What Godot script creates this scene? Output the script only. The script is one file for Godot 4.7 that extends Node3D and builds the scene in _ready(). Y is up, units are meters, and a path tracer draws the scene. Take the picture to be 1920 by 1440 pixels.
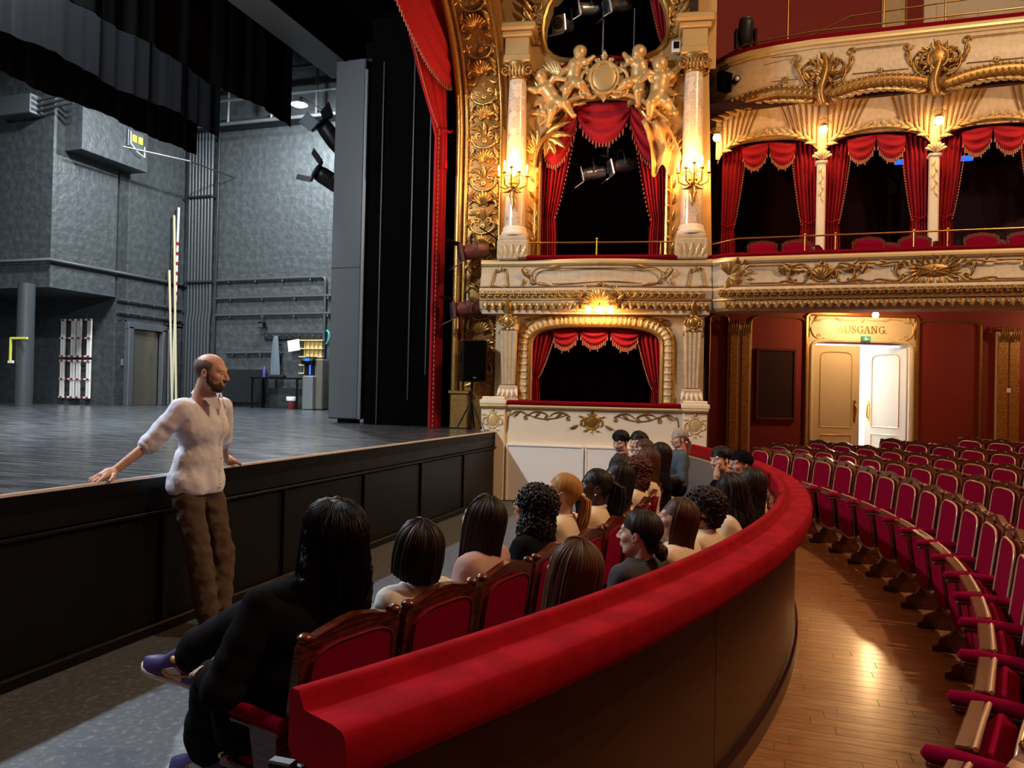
extends Node3D
# An opera house: the stage with its work light on the left, the orchestra seats behind a red
# velvet parapet, the gilded proscenium boxes and two tiers opposite, the stalls on the right.
# World: y up, metres; the stage edge runs along z (away is -z), +x leads into the stalls.

const V := Vector3.ZERO
var M := {}
var used := {}
var rng := RandomNumberGenerator.new()

# ------------------------------------------------------------------ mesh collector
class G:
	var v := PackedVector3Array()
	var c := PackedColorArray()
	var i := PackedInt32Array()
	func tri(a: int, b: int, d: int) -> void:
		i.append(a); i.append(b); i.append(d)
	func quad(a: Vector3, b: Vector3, d: Vector3, e: Vector3) -> void:
		var k := v.size()
		v.append(a); v.append(b); v.append(d); v.append(e)
		i.append_array([k, k + 1, k + 2, k, k + 2, k + 3])
	# box by centre and size; ch cuts the edges
	func box(at: Vector3, s: Vector3, ch := 0.0, b := Basis()) -> G:
		var h := s * 0.5
		if ch <= 0.0:
			for ax in 3:
				for sg in [-1.0, 1.0]:
					var u := V; var w := V; var n := V
					n[ax] = sg * h[ax]; u[(ax + 1) % 3] = h[(ax + 1) % 3]; w[(ax + 2) % 3] = h[(ax + 2) % 3] * sg
					quad(at + b * (n - u - w), at + b * (n - u + w), at + b * (n + u + w), at + b * (n + u - w))
			return self
		ch = minf(ch, minf(h.x, minf(h.y, h.z)) * 0.9)
		var k := v.size()
		for sx in [-1.0, 1.0]:
			for sy in [-1.0, 1.0]:
				for sz in [-1.0, 1.0]:
					v.append(at + b * Vector3(sx * h.x, sy * (h.y - ch), sz * (h.z - ch)))
					v.append(at + b * Vector3(sx * (h.x - ch), sy * h.y, sz * (h.z - ch)))
					v.append(at + b * Vector3(sx * (h.x - ch), sy * (h.y - ch), sz * h.z))
		var id := func(x: int, y: int, z: int, f: int) -> int: return k + ((x * 2 + y) * 2 + z) * 3 + f
		var faces := []
		for s1 in 2:
			faces.append([id.call(s1, 0, 0, 0), id.call(s1, 1, 0, 0), id.call(s1, 1, 1, 0), id.call(s1, 0, 1, 0)])
			faces.append([id.call(0, s1, 0, 1), id.call(0, s1, 1, 1), id.call(1, s1, 1, 1), id.call(1, s1, 0, 1)])
			faces.append([id.call(0, 0, s1, 2), id.call(1, 0, s1, 2), id.call(1, 1, s1, 2), id.call(0, 1, s1, 2)])
			for s2 in 2:
				faces.append([id.call(s1, s2, 0, 0), id.call(s1, s2, 1, 0), id.call(s1, s2, 1, 1), id.call(s1, s2, 0, 1)])
				faces.append([id.call(s1, 0, s2, 0), id.call(s1, 1, s2, 0), id.call(s1, 1, s2, 2), id.call(s1, 0, s2, 2)])
				faces.append([id.call(0, s1, s2, 1), id.call(1, s1, s2, 1), id.call(1, s1, s2, 2), id.call(0, s1, s2, 2)])
				for s3 in 2:
					faces.append([id.call(s1, s2, s3, 0), id.call(s1, s2, s3, 1), id.call(s1, s2, s3, 2)])
		for fc in faces:
			var m := V
			for q in fc: m += v[q]
			m = m / fc.size() - at
			var nn := (v[fc[2]] - v[fc[0]]).cross(v[fc[1]] - v[fc[0]])
			var src := []
			for q in fc: src.append(v[q])
			var o := v.size()
			for q in src: v.append(q)
			if nn.dot(m) < 0.0:
				tri(o, o + 2, o + 1)
				if fc.size() == 4: tri(o, o + 3, o + 2)
			else:
				tri(o, o + 1, o + 2)
				if fc.size() == 4: tri(o, o + 2, o + 3)
		return self
	# rows of points joined into a smooth sheet
	func sheet(rows: Array, close_u := false, close_v := false) -> G:
		var k := v.size()
		var nr := rows.size()
		var nc: int = rows[0].size()
		for r in rows: v.append_array(r)
		for a in (nr if close_v else nr - 1):
			var a2 := (a + 1) % nr
			for b in (nc if close_u else nc - 1):
				var b2 := (b + 1) % nc
				var p := k + a * nc + b; var q := k + a * nc + b2; var r := k + a2 * nc + b2; var s := k + a2 * nc + b
				i.append(p); i.append(s); i.append(r); i.append(p); i.append(r); i.append(q)
		return self
	func fan(ring: PackedVector3Array, flip := false) -> void:
		var k := v.size()
		var m := V
		for p in ring: m += p
		v.append(m / ring.size())
		v.append_array(ring)
		var n := ring.size()
		for a in n:
			var b := (a + 1) % n
			if flip: tri(k, k + 1 + b, k + 1 + a)
			else: tri(k, k + 1 + a, k + 1 + b)
	# tube through points; rad is one number or one per point; flat squeezes it along its binormal
	func tube(pts: Array, rad, sides := 8, caps := true, flat := 1.0, up := Vector3.UP) -> G:
		var rows := []
		var n := pts.size()
		var nrm := V
		for a in n:
			var t: Vector3 = (pts[mini(a + 1, n - 1)] - pts[maxi(a - 1, 0)]).normalized()
			if a == 0:
				nrm = up - t * t.dot(up)
				if nrm.length() < 0.05: nrm = Vector3.RIGHT - t * t.x
				if nrm.length() < 0.05: nrm = Vector3.BACK - t * t.z
			else:
				nrm = nrm - t * t.dot(nrm)
			nrm = nrm.normalized()
			var bn := t.cross(nrm)
			var r: float = rad[a] if rad is Array else rad
			var ring := PackedVector3Array()
			for s in sides:
				var an := TAU * s / sides
				ring.append(pts[a] + nrm * (cos(an) * r) + bn * (sin(an) * r * flat))
			rows.append(ring)
		sheet(rows, true)
		if caps:
			fan(rows[0], false)
			fan(rows[n - 1], true)
		return self
	# profile: [radius, height] pairs turned about the vertical axis through at
	func lathe(prof: Array, seg := 16, at := V, b := Basis()) -> G:
		var rows := []
		for p in prof:
			var ring := PackedVector3Array()
			for s in seg:
				var an := TAU * s / seg
				ring.append(at + b * Vector3(cos(an) * p[0], p[1], -sin(an) * p[0]))
			rows.append(ring)
		return sheet(rows, true)
	func ball(at: Vector3, r: Vector3, seg := 12, rings := 8, b := Basis()) -> G:
		var rows := []
		for a in rings + 1:
			var th := -PI / 2 + PI * a / rings
			var ring := PackedVector3Array()
			for s in seg:
				var an := TAU * s / seg
				ring.append(at + b * (Vector3(cos(an) * cos(th), sin(th), -sin(an) * cos(th)) * r))
			rows.append(ring)
		return sheet(rows, true)
	# flat outline pushed out along the frame's z, from 0 to depth
	func prism(poly: PackedVector2Array, depth: float, f: Transform3D, ch := 0.0) -> G:
		var p := poly
		if Geometry2D.is_polygon_clockwise(p):
			p = p.duplicate(); p.reverse()
		var top := p
		if ch > 0.0:
			var ins := Geometry2D.offset_polygon(p, -ch)
			if ins.size() > 0:
				pass
		var n := p.size()
		var tr := Geometry2D.triangulate_polygon(top)
		for side in 2:
			var k := v.size()
			for q in p: v.append(f * Vector3(q.x, q.y, depth * side))
			for a in range(0, tr.size(), 3):
				if side == 1: _face(k + tr[a], k + tr[a + 1], k + tr[a + 2], f.basis.z)
				else: _face(k + tr[a], k + tr[a + 1], k + tr[a + 2], -f.basis.z)
		for a in n:
			var q1 := p[a]; var q2 := p[(a + 1) % n]
			quad(f * Vector3(q1.x, q1.y, 0), f * Vector3(q1.x, q1.y, depth), f * Vector3(q2.x, q2.y, depth), f * Vector3(q2.x, q2.y, 0))
		return self
	func _face(a: int, b: int, d: int, want: Vector3) -> void:
		if (v[d] - v[a]).cross(v[b] - v[a]).dot(want) < 0.0: tri(a, d, b)
		else: tri(a, b, d)
	# moulding: profile of (out, up) swept along a path; each path point has its outward direction
	func mould(path: Array, outs: Array, prof: Array, hard := true, ends := true) -> G:
		var n := path.size()
		var m := prof.size()
		for q in (m - 1 if hard else 1):
			var rows := []
			for a in n:
				var row := PackedVector3Array()
				for w in ([prof[q], prof[q + 1]] if hard else prof):
					row.append(path[a] + outs[a] * w[0] + Vector3.UP * w[1])
				rows.append(row)
			sheet(rows)
		if ends:
			var pl := PackedVector2Array()
			for w in prof: pl.append(Vector2(w[0], w[1]))
			var tr := Geometry2D.triangulate_polygon(pl)
			for e in [0, n - 1]:
				var k := v.size()
				for w in prof: v.append(path[e] + outs[e] * w[0] + Vector3.UP * w[1])
				for a in range(0, tr.size(), 3): tri(k + tr[a], k + tr[a + 1], k + tr[a + 2])
		return self
	func add(o: G, f := Transform3D()) -> G:
		var k := v.size()
		for p in o.v: v.append(f * p)
		for q in o.i: i.append(q + k)
		return self
	func mesh(smooth := true) -> ArrayMesh:
		var nn := PackedVector3Array()
		nn.resize(v.size())
		for a in range(0, i.size(), 3):
			var p := i[a]; var q := i[a + 1]; var r := i[a + 2]
			var f := (v[r] - v[p]).cross(v[q] - v[p])
			nn[p] += f; nn[q] += f; nn[r] += f
		for a in nn.size():
			var l := nn[a].length()
			nn[a] = nn[a] / l if l > 1e-14 else Vector3.UP
		var arr := []
		arr.resize(Mesh.ARRAY_MAX)
		arr[Mesh.ARRAY_VERTEX] = v
		arr[Mesh.ARRAY_NORMAL] = nn
		arr[Mesh.ARRAY_INDEX] = i
		if c.size() == v.size(): arr[Mesh.ARRAY_COLOR] = c
		var m := ArrayMesh.new()
		m.add_surface_from_arrays(Mesh.PRIMITIVE_TRIANGLES, arr)
		return m

# ------------------------------------------------------------------ naming, tagging
func numbered(called: String) -> String:
	if not used.has(called):
		used[called] = 0
		return called
	used[called] += 1
	return "%s_%03d" % [called, used[called]]

func tag(o: Node, label: String, category: String, group := "", kind := "") -> void:
	o.set_meta("label", label)
	if category: o.set_meta("category", category)
	if group: o.set_meta("group", group)
	if kind: o.set_meta("kind", kind)

func thing(called: String, label: String, category: String, f := Transform3D(), group := "", kind := "") -> Node3D:
	var o := Node3D.new()
	o.name = numbered(called)
	add_child(o)
	o.transform = f
	tag(o, label, category, group, kind)
	return o

func put(called: String, g, m: Material, parent: Node = self, f := Transform3D()) -> MeshInstance3D:
	var o := MeshInstance3D.new()
	o.name = numbered(called) if parent == self else called
	o.mesh = g.mesh() if g is G else g
	o.material_override = m
	o.transform = f
	parent.add_child(o, true)
	return o

func one(called: String, g, m: Material, label: String, category: String, f := Transform3D(), group := "", kind := "") -> MeshInstance3D:
	var o := put(called, g, m, self, f)
	tag(o, label, category, group, kind)
	return o

func setting(called: String, g, m: Material, label := "", f := Transform3D()) -> MeshInstance3D:
	var o := put(called, g, m, self, f)
	o.set_meta("kind", "structure")
	if label: o.set_meta("label", label)
	return o

func setroot(called: String, label: String, f := Transform3D()) -> Node3D:
	var o := Node3D.new()
	o.name = numbered(called)
	add_child(o)
	o.transform = f
	o.set_meta("kind", "structure")
	o.set_meta("label", label)
	return o

func copy(src: Node3D, called: String, label: String, f: Transform3D, group := "") -> Node3D:
	var r: Node3D = src.duplicate()
	r.name = numbered(called)
	add_child(r)
	r.transform = f
	r.set_meta("label", label)
	if group: r.set_meta("group", group)
	return r

# ------------------------------------------------------------------ materials
func noise_tex(freq: float, colors: Array, stops: Array, seed_ := 1, octaves := 4, size := 512, kind := FastNoiseLite.TYPE_SIMPLEX_SMOOTH, stretch := 1.0) -> Texture2D:
	var n := FastNoiseLite.new()
	n.seed = seed_; n.frequency = freq; n.fractal_octaves = octaves; n.noise_type = kind
	var w := size
	var h := size
	var im := Image.create(w, h, false, Image.FORMAT_RGB8)
	var gr := Gradient.new()
	gr.offsets = PackedFloat32Array(stops)
	gr.colors = PackedColorArray(colors)
	# seamless: blend of shifted fields is dear, so noise on a torus-like mirror
	for y in h:
		for x in w:
			var fx := absf(x - w * 0.5) * 1.0
			var fy := absf(y - h * 0.5) * stretch
			im.set_pixel(x, y, gr.sample(clampf(n.get_noise_2d(fx, fy) * 0.8 + 0.5, 0.0, 1.0)))
	return ImageTexture.create_from_image(im)

func mat(key: String, col: Color, rough := 0.6, metal := 0.0, spec := 0.5) -> StandardMaterial3D:
	var m := StandardMaterial3D.new()
	m.resource_name = key
	m.albedo_color = col
	m.roughness = rough
	m.metallic = metal
	m.metallic_specular = spec
	M[key] = m
	return m

func tri(m: StandardMaterial3D, tex: Texture2D, scale: Vector3, world := true) -> StandardMaterial3D:
	m.albedo_texture = tex
	m.uv1_triplanar = true
	m.uv1_world_triplanar = world
	m.uv1_scale = scale
	return m

func relief(m: StandardMaterial3D, tex: Texture2D, cm: float) -> StandardMaterial3D:
	m.heightmap_enabled = true
	m.heightmap_texture = tex
	m.heightmap_scale = cm
	return m

func glow(key: String, col: Color, energy: float) -> StandardMaterial3D:
	var m := mat(key, col, 0.5)
	m.emission_enabled = true
	m.emission = col
	m.emission_energy_multiplier = energy
	return m

func hexc(s: String) -> Color: return Color.html(s)

func lamp(at: Vector3, col: Color, energy: float, size := 0.05, parent: Node = self) -> OmniLight3D:
	var l := OmniLight3D.new()
	l.name = "lamp_light"
	l.light_color = col
	l.light_energy = energy
	l.light_size = size
	l.omni_range = 40.0
	l.omni_attenuation = 2.0
	l.shadow_enabled = true
	parent.add_child(l, true)
	l.position = at
	return l

# ------------------------------------------------------------------ rounded bodies: smooth union of tapered limbs, meshed as surface nets
class Blob:
	var a := PackedVector3Array()   # limb start / ellipsoid centre
	var d := PackedVector3Array()   # limb axis / ellipsoid radii
	var ra := PackedFloat32Array()
	var rb := PackedFloat32Array()
	var k := PackedFloat32Array()   # blend width
	var kind := PackedInt32Array()  # 0 limb, 1 ellipsoid, 2 cut ellipsoid, 3 cut limb
	var rot: Array[Basis] = []
	func limb(p: Vector3, q: Vector3, r1: float, r2: float, kk := 0.03) -> Blob:
		a.append(p); d.append(q - p); ra.append(r1); rb.append(r2); k.append(kk); kind.append(0); rot.append(Basis())
		return self
	func chain(pts: Array, rads: Array, kk := 0.02) -> Blob:
		for n in pts.size() - 1: limb(pts[n], pts[n + 1], rads[n], rads[n + 1], kk)
		return self
	func egg(p: Vector3, r: Vector3, kk := 0.03, b := Basis()) -> Blob:
		a.append(p); d.append(r); ra.append(0); rb.append(0); k.append(kk); kind.append(1); rot.append(b.inverse())
		return self
	func cut(p: Vector3, r: Vector3, kk := 0.01, b := Basis()) -> Blob:
		egg(p, r, kk, b)
		kind[kind.size() - 1] = 2
		return self
	func cut_limb(p: Vector3, q: Vector3, r1: float, r2: float, kk := 0.01) -> Blob:
		limb(p, q, r1, r2, kk)
		kind[kind.size() - 1] = 3
		return self
	func moved(f: Transform3D, grow := 0.0, s := 1.0) -> Blob:
		var o := Blob.new()
		for n in a.size():
			if kind[n] == 0 or kind[n] == 3:
				o.limb(f * a[n], f * (a[n] + d[n]), ra[n] * s + grow, rb[n] * s + grow, k[n])
			else:
				o.egg(f * a[n], d[n] * s + Vector3.ONE * grow, k[n], f.basis.orthonormalized() * rot[n].inverse())
			o.kind[n] = kind[n]
		return o
	func join(o: Blob) -> Blob:
		a.append_array(o.a); d.append_array(o.d); ra.append_array(o.ra); rb.append_array(o.rb); k.append_array(o.k); kind.append_array(o.kind); rot.append_array(o.rot)
		return self
	func dist1(n: int, p: Vector3) -> float:
		if kind[n] == 0 or kind[n] == 3:
			var pa := p - a[n]
			var ba := d[n]
			var l := ba.length_squared()
			var h := clampf(pa.dot(ba) / l, 0.0, 1.0) if l > 1e-12 else 0.0
			return (pa - ba * h).length() - ra[n] - (rb[n] - ra[n]) * h
		var q := rot[n] * (p - a[n])
		var r := d[n]
		var k0 := (q / r).length()
		var k1 := (q / (r * r)).length()
		return k0 * (k0 - 1.0) / k1 if k1 > 1e-9 else -minf(r.x, minf(r.y, r.z))
	func field(p: Vector3, idx: PackedInt32Array) -> float:
		var o := 1.0
		for n in idx:
			var v := dist1(n, p)
			var kk := k[n]
			if kind[n] < 2:
				var h := kk - absf(o - v)
				o = minf(o, v) - (h * h / kk * 0.25 if h > 0.0 else 0.0)
			else:
				v = -v
				var h := kk - absf(o - v)
				o = maxf(o, v) + (h * h / kk * 0.25 if h > 0.0 else 0.0)
		return o
	# keep: optional plane list [point, normal]; the part on the side the normal points to is cut off
	func nets(g: G, cell: float, planes := [], wob: FastNoiseLite = null, amp := 0.0) -> G:
		var lo := Vector3.ONE * 1e9
		var hi := -lo
		for n in a.size():
			if kind[n] >= 2: continue
			if kind[n] == 0:
				var m := maxf(ra[n], rb[n]) + 0.01
				for q in [a[n], a[n] + d[n]]:
					lo = lo.min(q - Vector3.ONE * m); hi = hi.max(q + Vector3.ONE * m)
			else:
				var m := maxf(d[n].x, maxf(d[n].y, d[n].z)) + 0.01
				lo = lo.min(a[n] - Vector3.ONE * m); hi = hi.max(a[n] + Vector3.ONE * m)
		lo -= Vector3.ONE * cell * 2
		hi += Vector3.ONE * cell * 2
		var nx := int(ceil((hi.x - lo.x) / cell)) + 1
		var ny := int(ceil((hi.y - lo.y) / cell)) + 1
		var nz := int(ceil((hi.z - lo.z) / cell)) + 1
		var vals := PackedFloat32Array()
		vals.resize(nx * ny * nz)
		vals.fill(1.0)
		var B := 5
		var rad := cell * (B * 0.5 * 1.7321 + 2.0) + amp
		var act := []
		var n_all := a.size()
		for bx in range(0, nx, B):
			for by in range(0, ny, B):
				for bz in range(0, nz, B):
					var cc := lo + Vector3(bx + B * 0.5 - 0.5, by + B * 0.5 - 0.5, bz + B * 0.5 - 0.5) * cell
					var dd := PackedFloat32Array()
					var mn := 1e9
					for n in n_all:
						var v := dist1(n, cc)
						if kind[n] == 0 or kind[n] == 1: mn = minf(mn, v)
						dd.append(v)
					if mn > rad + 0.03: continue
					var idx := PackedInt32Array()
					for n in n_all:
						if kind[n] < 2:
							if dd[n] < maxf(mn, -rad) + 2.0 * rad + k[n]: idx.append(n)
						elif dd[n] < rad + k[n]: idx.append(n)
					act.append([bx, by, bz])
					for x in range(bx, mini(bx + B, nx)):
						for y in range(by, mini(by + B, ny)):
							var o := (x * ny + y) * nz
							for z in range(bz, mini(bz + B, nz)):
								var p := lo + Vector3(x, y, z) * cell
								var v := field(p, idx)
								if wob: v += wob.get_noise_3dv(p) * amp
								for pl in planes:
									v = maxf(v, (p - pl[0]).dot(pl[1]))
								vals[o + z] = v
		var vid := PackedInt32Array()
		vid.resize(vals.size())
		vid.fill(-1)
		var sy := nz
		var sx := ny * nz
		var offs := [0, 1, sy, sy + 1, sx, sx + 1, sx + sy, sx + sy + 1]
		for b in act:
			for x in range(b[0], mini(b[0] + B, nx - 1)):
				for y in range(b[1], mini(b[1] + B, ny - 1)):
					for z in range(b[2], mini(b[2] + B, nz - 1)):
						var o := x * sx + y * sy + z
						var neg := 0
						for q in 8:
							if vals[o + offs[q]] < 0.0: neg += 1
						if neg == 0 or neg == 8: continue
						var sum := V
						var cnt := 0
						for q in 8:
							var v0 := vals[o + offs[q]]
							for bit in [1, 2, 4]:
								if q & bit: continue
								var v1 := vals[o + offs[q | bit]]
								if (v0 < 0.0) != (v1 < 0.0):
									var t := v0 / (v0 - v1)
									var p := Vector3((q >> 2) & 1, (q >> 1) & 1, q & 1)
									if bit == 4: p.x += t
									elif bit == 2: p.y += t
									else: p.z += t
									sum += p
									cnt += 1
						vid[o] = g.v.size()
						g.v.append(lo + (Vector3(x, y, z) + sum / cnt) * cell)
		for b in act:
			for x in range(maxi(b[0], 1), mini(b[0] + B, nx - 1)):
				for y in range(maxi(b[1], 1), mini(b[1] + B, ny - 1)):
					for z in range(maxi(b[2], 1), mini(b[2] + B, nz - 1)):
						var o := x * sx + y * sy + z
						var inside := vals[o] < 0.0
						for ax in 3:
							var st: int = [sx, sy, 1][ax]
							if (vals[o + st] < 0.0) == inside: continue
							var s1: int = [sy, 1, sx][ax]
							var s2: int = [1, sx, sy][ax]
							var q0 := vid[o]; var q1 := vid[o - s1]; var q2 := vid[o - s1 - s2]; var q3 := vid[o - s2]
							if q0 < 0 or q1 < 0 or q2 < 0 or q3 < 0: continue
							if inside: g.i.append_array([q0, q2, q1, q0, q3, q2])
							else: g.i.append_array([q0, q1, q2, q0, q2, q3])
		return g

# ------------------------------------------------------------------ carved ornament: everything laid out in a frame (x, y on the surface, z out of it)
func curl(p: Vector2, r: float, a0: float, turns: float, dir := 1.0, n := 14, inner := 0.12) -> Array:
	var o := []
	for k in n + 1:
		var t := k / float(n)
		var rr := r * lerpf(1.0, inner, t)
		o.append(p + Vector2(cos(a0 + dir * TAU * turns * t), sin(a0 + dir * TAU * turns * t)) * rr)
	return o

func bez(p0: Vector2, p1: Vector2, p2: Vector2, p3: Vector2, n := 10) -> Array:
	var o := []
	for k in n + 1: o.append(p0.bezier_interpolate(p1, p2, p3, k / float(n)))
	return o

func stroke(g: G, f: Transform3D, pts: Array, r0: float, r1: float, z := 0.0, sides := 6, flat := 0.9) -> void:
	var p3 := []
	var rr := []
	var n := pts.size()
	for k in n:
		var t := k / float(n - 1)
		p3.append(f * Vector3(pts[k].x, pts[k].y, z + lerpf(r0, r1, t) * 0.25))
		rr.append(lerpf(r0, r1, t) * (0.55 + 0.45 * sin(PI * (0.12 + 0.8 * t))))
	g.tube(p3, rr, sides, true, flat, f.basis.z)

# acanthus leaf: ridged, lobed, its tip bent out of the surface
func leaf(g: G, f: Transform3D, p: Vector2, ang: float, l: float, w: float, lift := 0.3, bend := 0.0) -> void:
	var rows := []
	var n := 9
	for k in n:
		var t := k / float(n - 1)
		var an := ang + bend * t
		var wid := w * (sin(PI * (0.1 + 0.88 * t)) * (1.0 - 0.35 * t)) * (1.0 if k % 2 == 0 else 0.72) + 0.001
		var c := p + Vector2(cos(ang + bend * t * 0.5), sin(ang + bend * t * 0.5)) * l * t
		var s := Vector2(-sin(an), cos(an))
		var h := l * lift * (0.25 * sin(PI * t) + t * t * 0.7)
		var row := PackedVector3Array()
		for q in 5:
			var u := q / 2.0 - 1.0
			var pt := c + s * wid * u * 0.5
			row.append(f * Vector3(pt.x, pt.y, h + w * [0.0, 0.16, 0.1, 0.16, 0.0][q] - w * 0.05))
		rows.append(row)
	g.sheet(rows)

func rosette(g: G, f: Transform3D, p: Vector2, r: float, petals := 6, h := 0.35) -> void:
	var rows := []
	for k in 6:
		var t := k / 5.0
		var ring := PackedVector3Array()
		for s in petals * 4:
			var an := TAU * s / (petals * 4)
			var lob := 0.8 + 0.2 * absf(cos(an * petals * 0.5))
			var rr := r * t * (lob if k > 2 else 1.0)
			var z: float = r * h * ([1.0, 0.9, 0.45, 0.75, 0.6, 0.0][k]) * (lob if k > 2 else 1.0)
			ring.append(f * Vector3(p.x + cos(an) * rr, p.y + sin(an) * rr, z))
		rows.append(ring)
	rows.reverse()
	g.sheet(rows, true)

func scallop(g: G, f: Transform3D, p: Vector2, ang: float, r: float, ribs := 9, spread := 2.4, h := 0.25) -> void:
	var rows := []
	for k in 7:
		var t := 0.08 + 0.92 * k / 6.0
		var row := PackedVector3Array()
		for s in ribs * 4 + 1:
			var u := s / float(ribs * 4)
			var an := ang + (u - 0.5) * spread
			var rib := absf(sin(u * ribs * PI))
			var rr := r * t * (1.0 - 0.1 * (1.0 - rib) * t)
			row.append(f * Vector3(p.x + cos(an) * rr, p.y + sin(an) * rr, r * h * (sin(t * 2.4) * 0.7 + t * 0.35 * rib)))
		rows.append(row)
	g.sheet(rows)

# C scroll: a swelling bow that ends in two curls, with a leaf on its back
func cscroll(g: G, f: Transform3D, p: Vector2, ang: float, s: float, r: float, dir := 1.0) -> void:
	var ca := Vector2(cos(ang), sin(ang))
	var sa := Vector2(-ca.y, ca.x) * dir
	var pts := bez(p, p + ca * s * 0.1 + sa * s * 0.55, p + ca * s * 0.9 + sa * s * 0.55, p + ca * s, 9)
	stroke(g, f, pts, r, r * 0.8)
	stroke(g, f, curl(p + ca * s * 0.13, s * 0.13, ang + PI, 1.2, -dir), r * 0.8, r * 0.5)
	stroke(g, f, curl(p + ca * s * 0.9, s * 0.1, ang, 1.2, dir), r * 0.7, r * 0.45)
	leaf(g, f, p + ca * s * 0.45 + sa * s * 0.42, ang + dir * 0.5, s * 0.5, s * 0.22, 0.25, -dir * 0.7)

func sscroll(g: G, f: Transform3D, p: Vector2, q: Vector2, bow: float, r: float) -> void:
	var d := q - p
	var n := Vector2(-d.y, d.x) * bow
	stroke(g, f, bez(p, p + d * 0.25 + n, p + d * 0.75 - n, q, 10), r, r * 0.7)
	stroke(g, f, curl(p - d.normalized() * 0.0 - n.normalized() * absf(bow) * d.length() * 0.25, absf(bow) * d.length() * 0.25, n.angle(), 1.1, -signf(bow)), r, r * 0.5)
	leaf(g, f, p + d * 0.5, d.angle() + 0.6 * signf(bow), d.length() * 0.4, d.length() * 0.16, 0.25, 0.5)

func beads(g: G, pts: Array, r: float) -> void:
	for p in pts: g.ball(p, Vector3.ONE * r, 6, 4)

# shield or oval with a rim of scrolls and leaves
func cartouche(g: G, f: Transform3D, p: Vector2, w: float, h: float, r: float) -> void:
	var rim := []
	for k in 25:
		var an := TAU * k / 24
		rim.append(p + Vector2(cos(an) * w * 0.5, sin(an) * h * 0.5 * (1.0 if sin(an) > 0 else 1.12)))
	stroke(g, f, rim, r, r)
	g.ball(f * Vector3(p.x, p.y, 0), Vector3(w * 0.46, h * 0.48, r), 14, 6, f.basis)
	for sx in [-1.0, 1.0]:
		cscroll(g, f, p + Vector2(sx * w * 0.2, h * 0.62), PI / 2 - sx * PI / 2 * 1.35, w * 0.55, r, -sx)
		cscroll(g, f, p + Vector2(sx * w * 0.55, h * 0.25), -PI / 2, h * 0.6, r, sx)
		leaf(g, f, p + Vector2(sx * w * 0.25, -h * 0.6), -PI / 2 + sx * 0.9, w * 0.4, w * 0.2, 0.3, sx * 0.8)
		leaf(g, f, p + Vector2(sx * w * 0.62, h * 0.3), PI / 2 - sx * 0.9, w * 0.4, w * 0.2, 0.3, -sx * 0.8)
	leaf(g, f, p + Vector2(0, h * 0.55), PI / 2, h * 0.32, w * 0.3, 0.5)
	leaf(g, f, p + Vector2(0, -h * 0.55), -PI / 2, h * 0.35, w * 0.22, 0.4)

# frame swept along a flat path: profile of (outward, z)
func sweep2(g: G, f: Transform3D, path: Array, prof: Array, closed := false) -> void:
	var n := path.size()
	var rows := []
	for k in n:
		var a: Vector2 = path[(k - 1 + n) % n] if closed else path[maxi(k - 1, 0)]
		var b: Vector2 = path[(k + 1) % n] if closed else path[mini(k + 1, n - 1)]
		var t := (b - a).normalized()
		var nn := Vector2(-t.y, t.x)
		var row := PackedVector3Array()
		for w in prof:
			var q: Vector2 = path[k] + nn * w[0]
			row.append(f * Vector3(q.x, q.y, w[1]))
		rows.append(row)
	for w in prof.size() - 1:
		var pr := []
		for row in rows: pr.append(PackedVector3Array([row[w + 1], row[w]]))
		g.sheet(pr, false, closed)

# ------------------------------------------------------------------ draped cloth
# side curtain: hangs from a top line, gathered by a tie; side = +1 when it opens to the +x side
func side_curtain(f: Transform3D, x_out: float, x_top: float, y_top: Callable, tie: Vector2, y_bot: float, folds := 6, deep := 0.05) -> G:
	var rows := []
	var nu := folds * 8
	var sg := signf(x_top - x_out)
	for k in 26:
		var t := k / 25.0
		var row := PackedVector3Array()
		for u in nu + 1:
			var s := u / float(nu)
			var xt := lerpf(x_out, x_top, s)
			var yt: float = y_top.call(xt)
			var y := lerpf(yt, y_bot, t)
			var x_in: float
			if y > tie.y:
				var h := (y - tie.y) / maxf(0.01, y_top.call(x_top) - tie.y)
				x_in = lerpf(tie.x, x_top, pow(clampf(h, 0, 1), 0.8))
			else:
				x_in = tie.x + sg * 0.03 * sin(clampf((tie.y - y) / 0.3, 0, 1) * PI * 0.5)
			var squeeze := clampf(absf(x_in - x_out) / absf(x_top - x_out), 0.2, 1.0)
			var x := lerpf(x_out, x_in, s)
			var z := sin(s * folds * TAU + 0.7 * sin(t * 3.0)) * deep * (0.4 + 0.6 * squeeze) + 0.03 * exp(-pow((y - tie.y) / 0.06, 2)) * -1.0
			z += sin(s * folds * 2.3 + 1.0) * deep * 0.4
			row.append(f * Vector3(x, y, z))
		rows.append(row)
	return G.new().sheet(rows)

# swag hung between two points
func swag(f: Transform3D, a: Vector2, b: Vector2, drop: float, deep := 0.06, rowsn := 16) -> G:
	var rows := []
	for k in rowsn + 1:
		var t := k / float(rowsn)
		var row := PackedVector3Array()
		for u in 25:
			var s := u / 24.0
			var p := a.lerp(b, s)
			var hang := 4.0 * s * (1.0 - s)
			var y := p.y - t * drop * (0.42 + 0.58 * pow(hang, 0.8)) 
			var z := deep * (0.3 + hang) * (0.6 + 0.4 * sin(t * 5.5 * PI)) * sin(PI * (0.15 + 0.75 * t))
			row.append(f * Vector3(p.x + (0.5 - s) * 0.06 * t * absf(b.x - a.x), y, z))
		rows.append(row)
	return G.new().sheet(rows)

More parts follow.
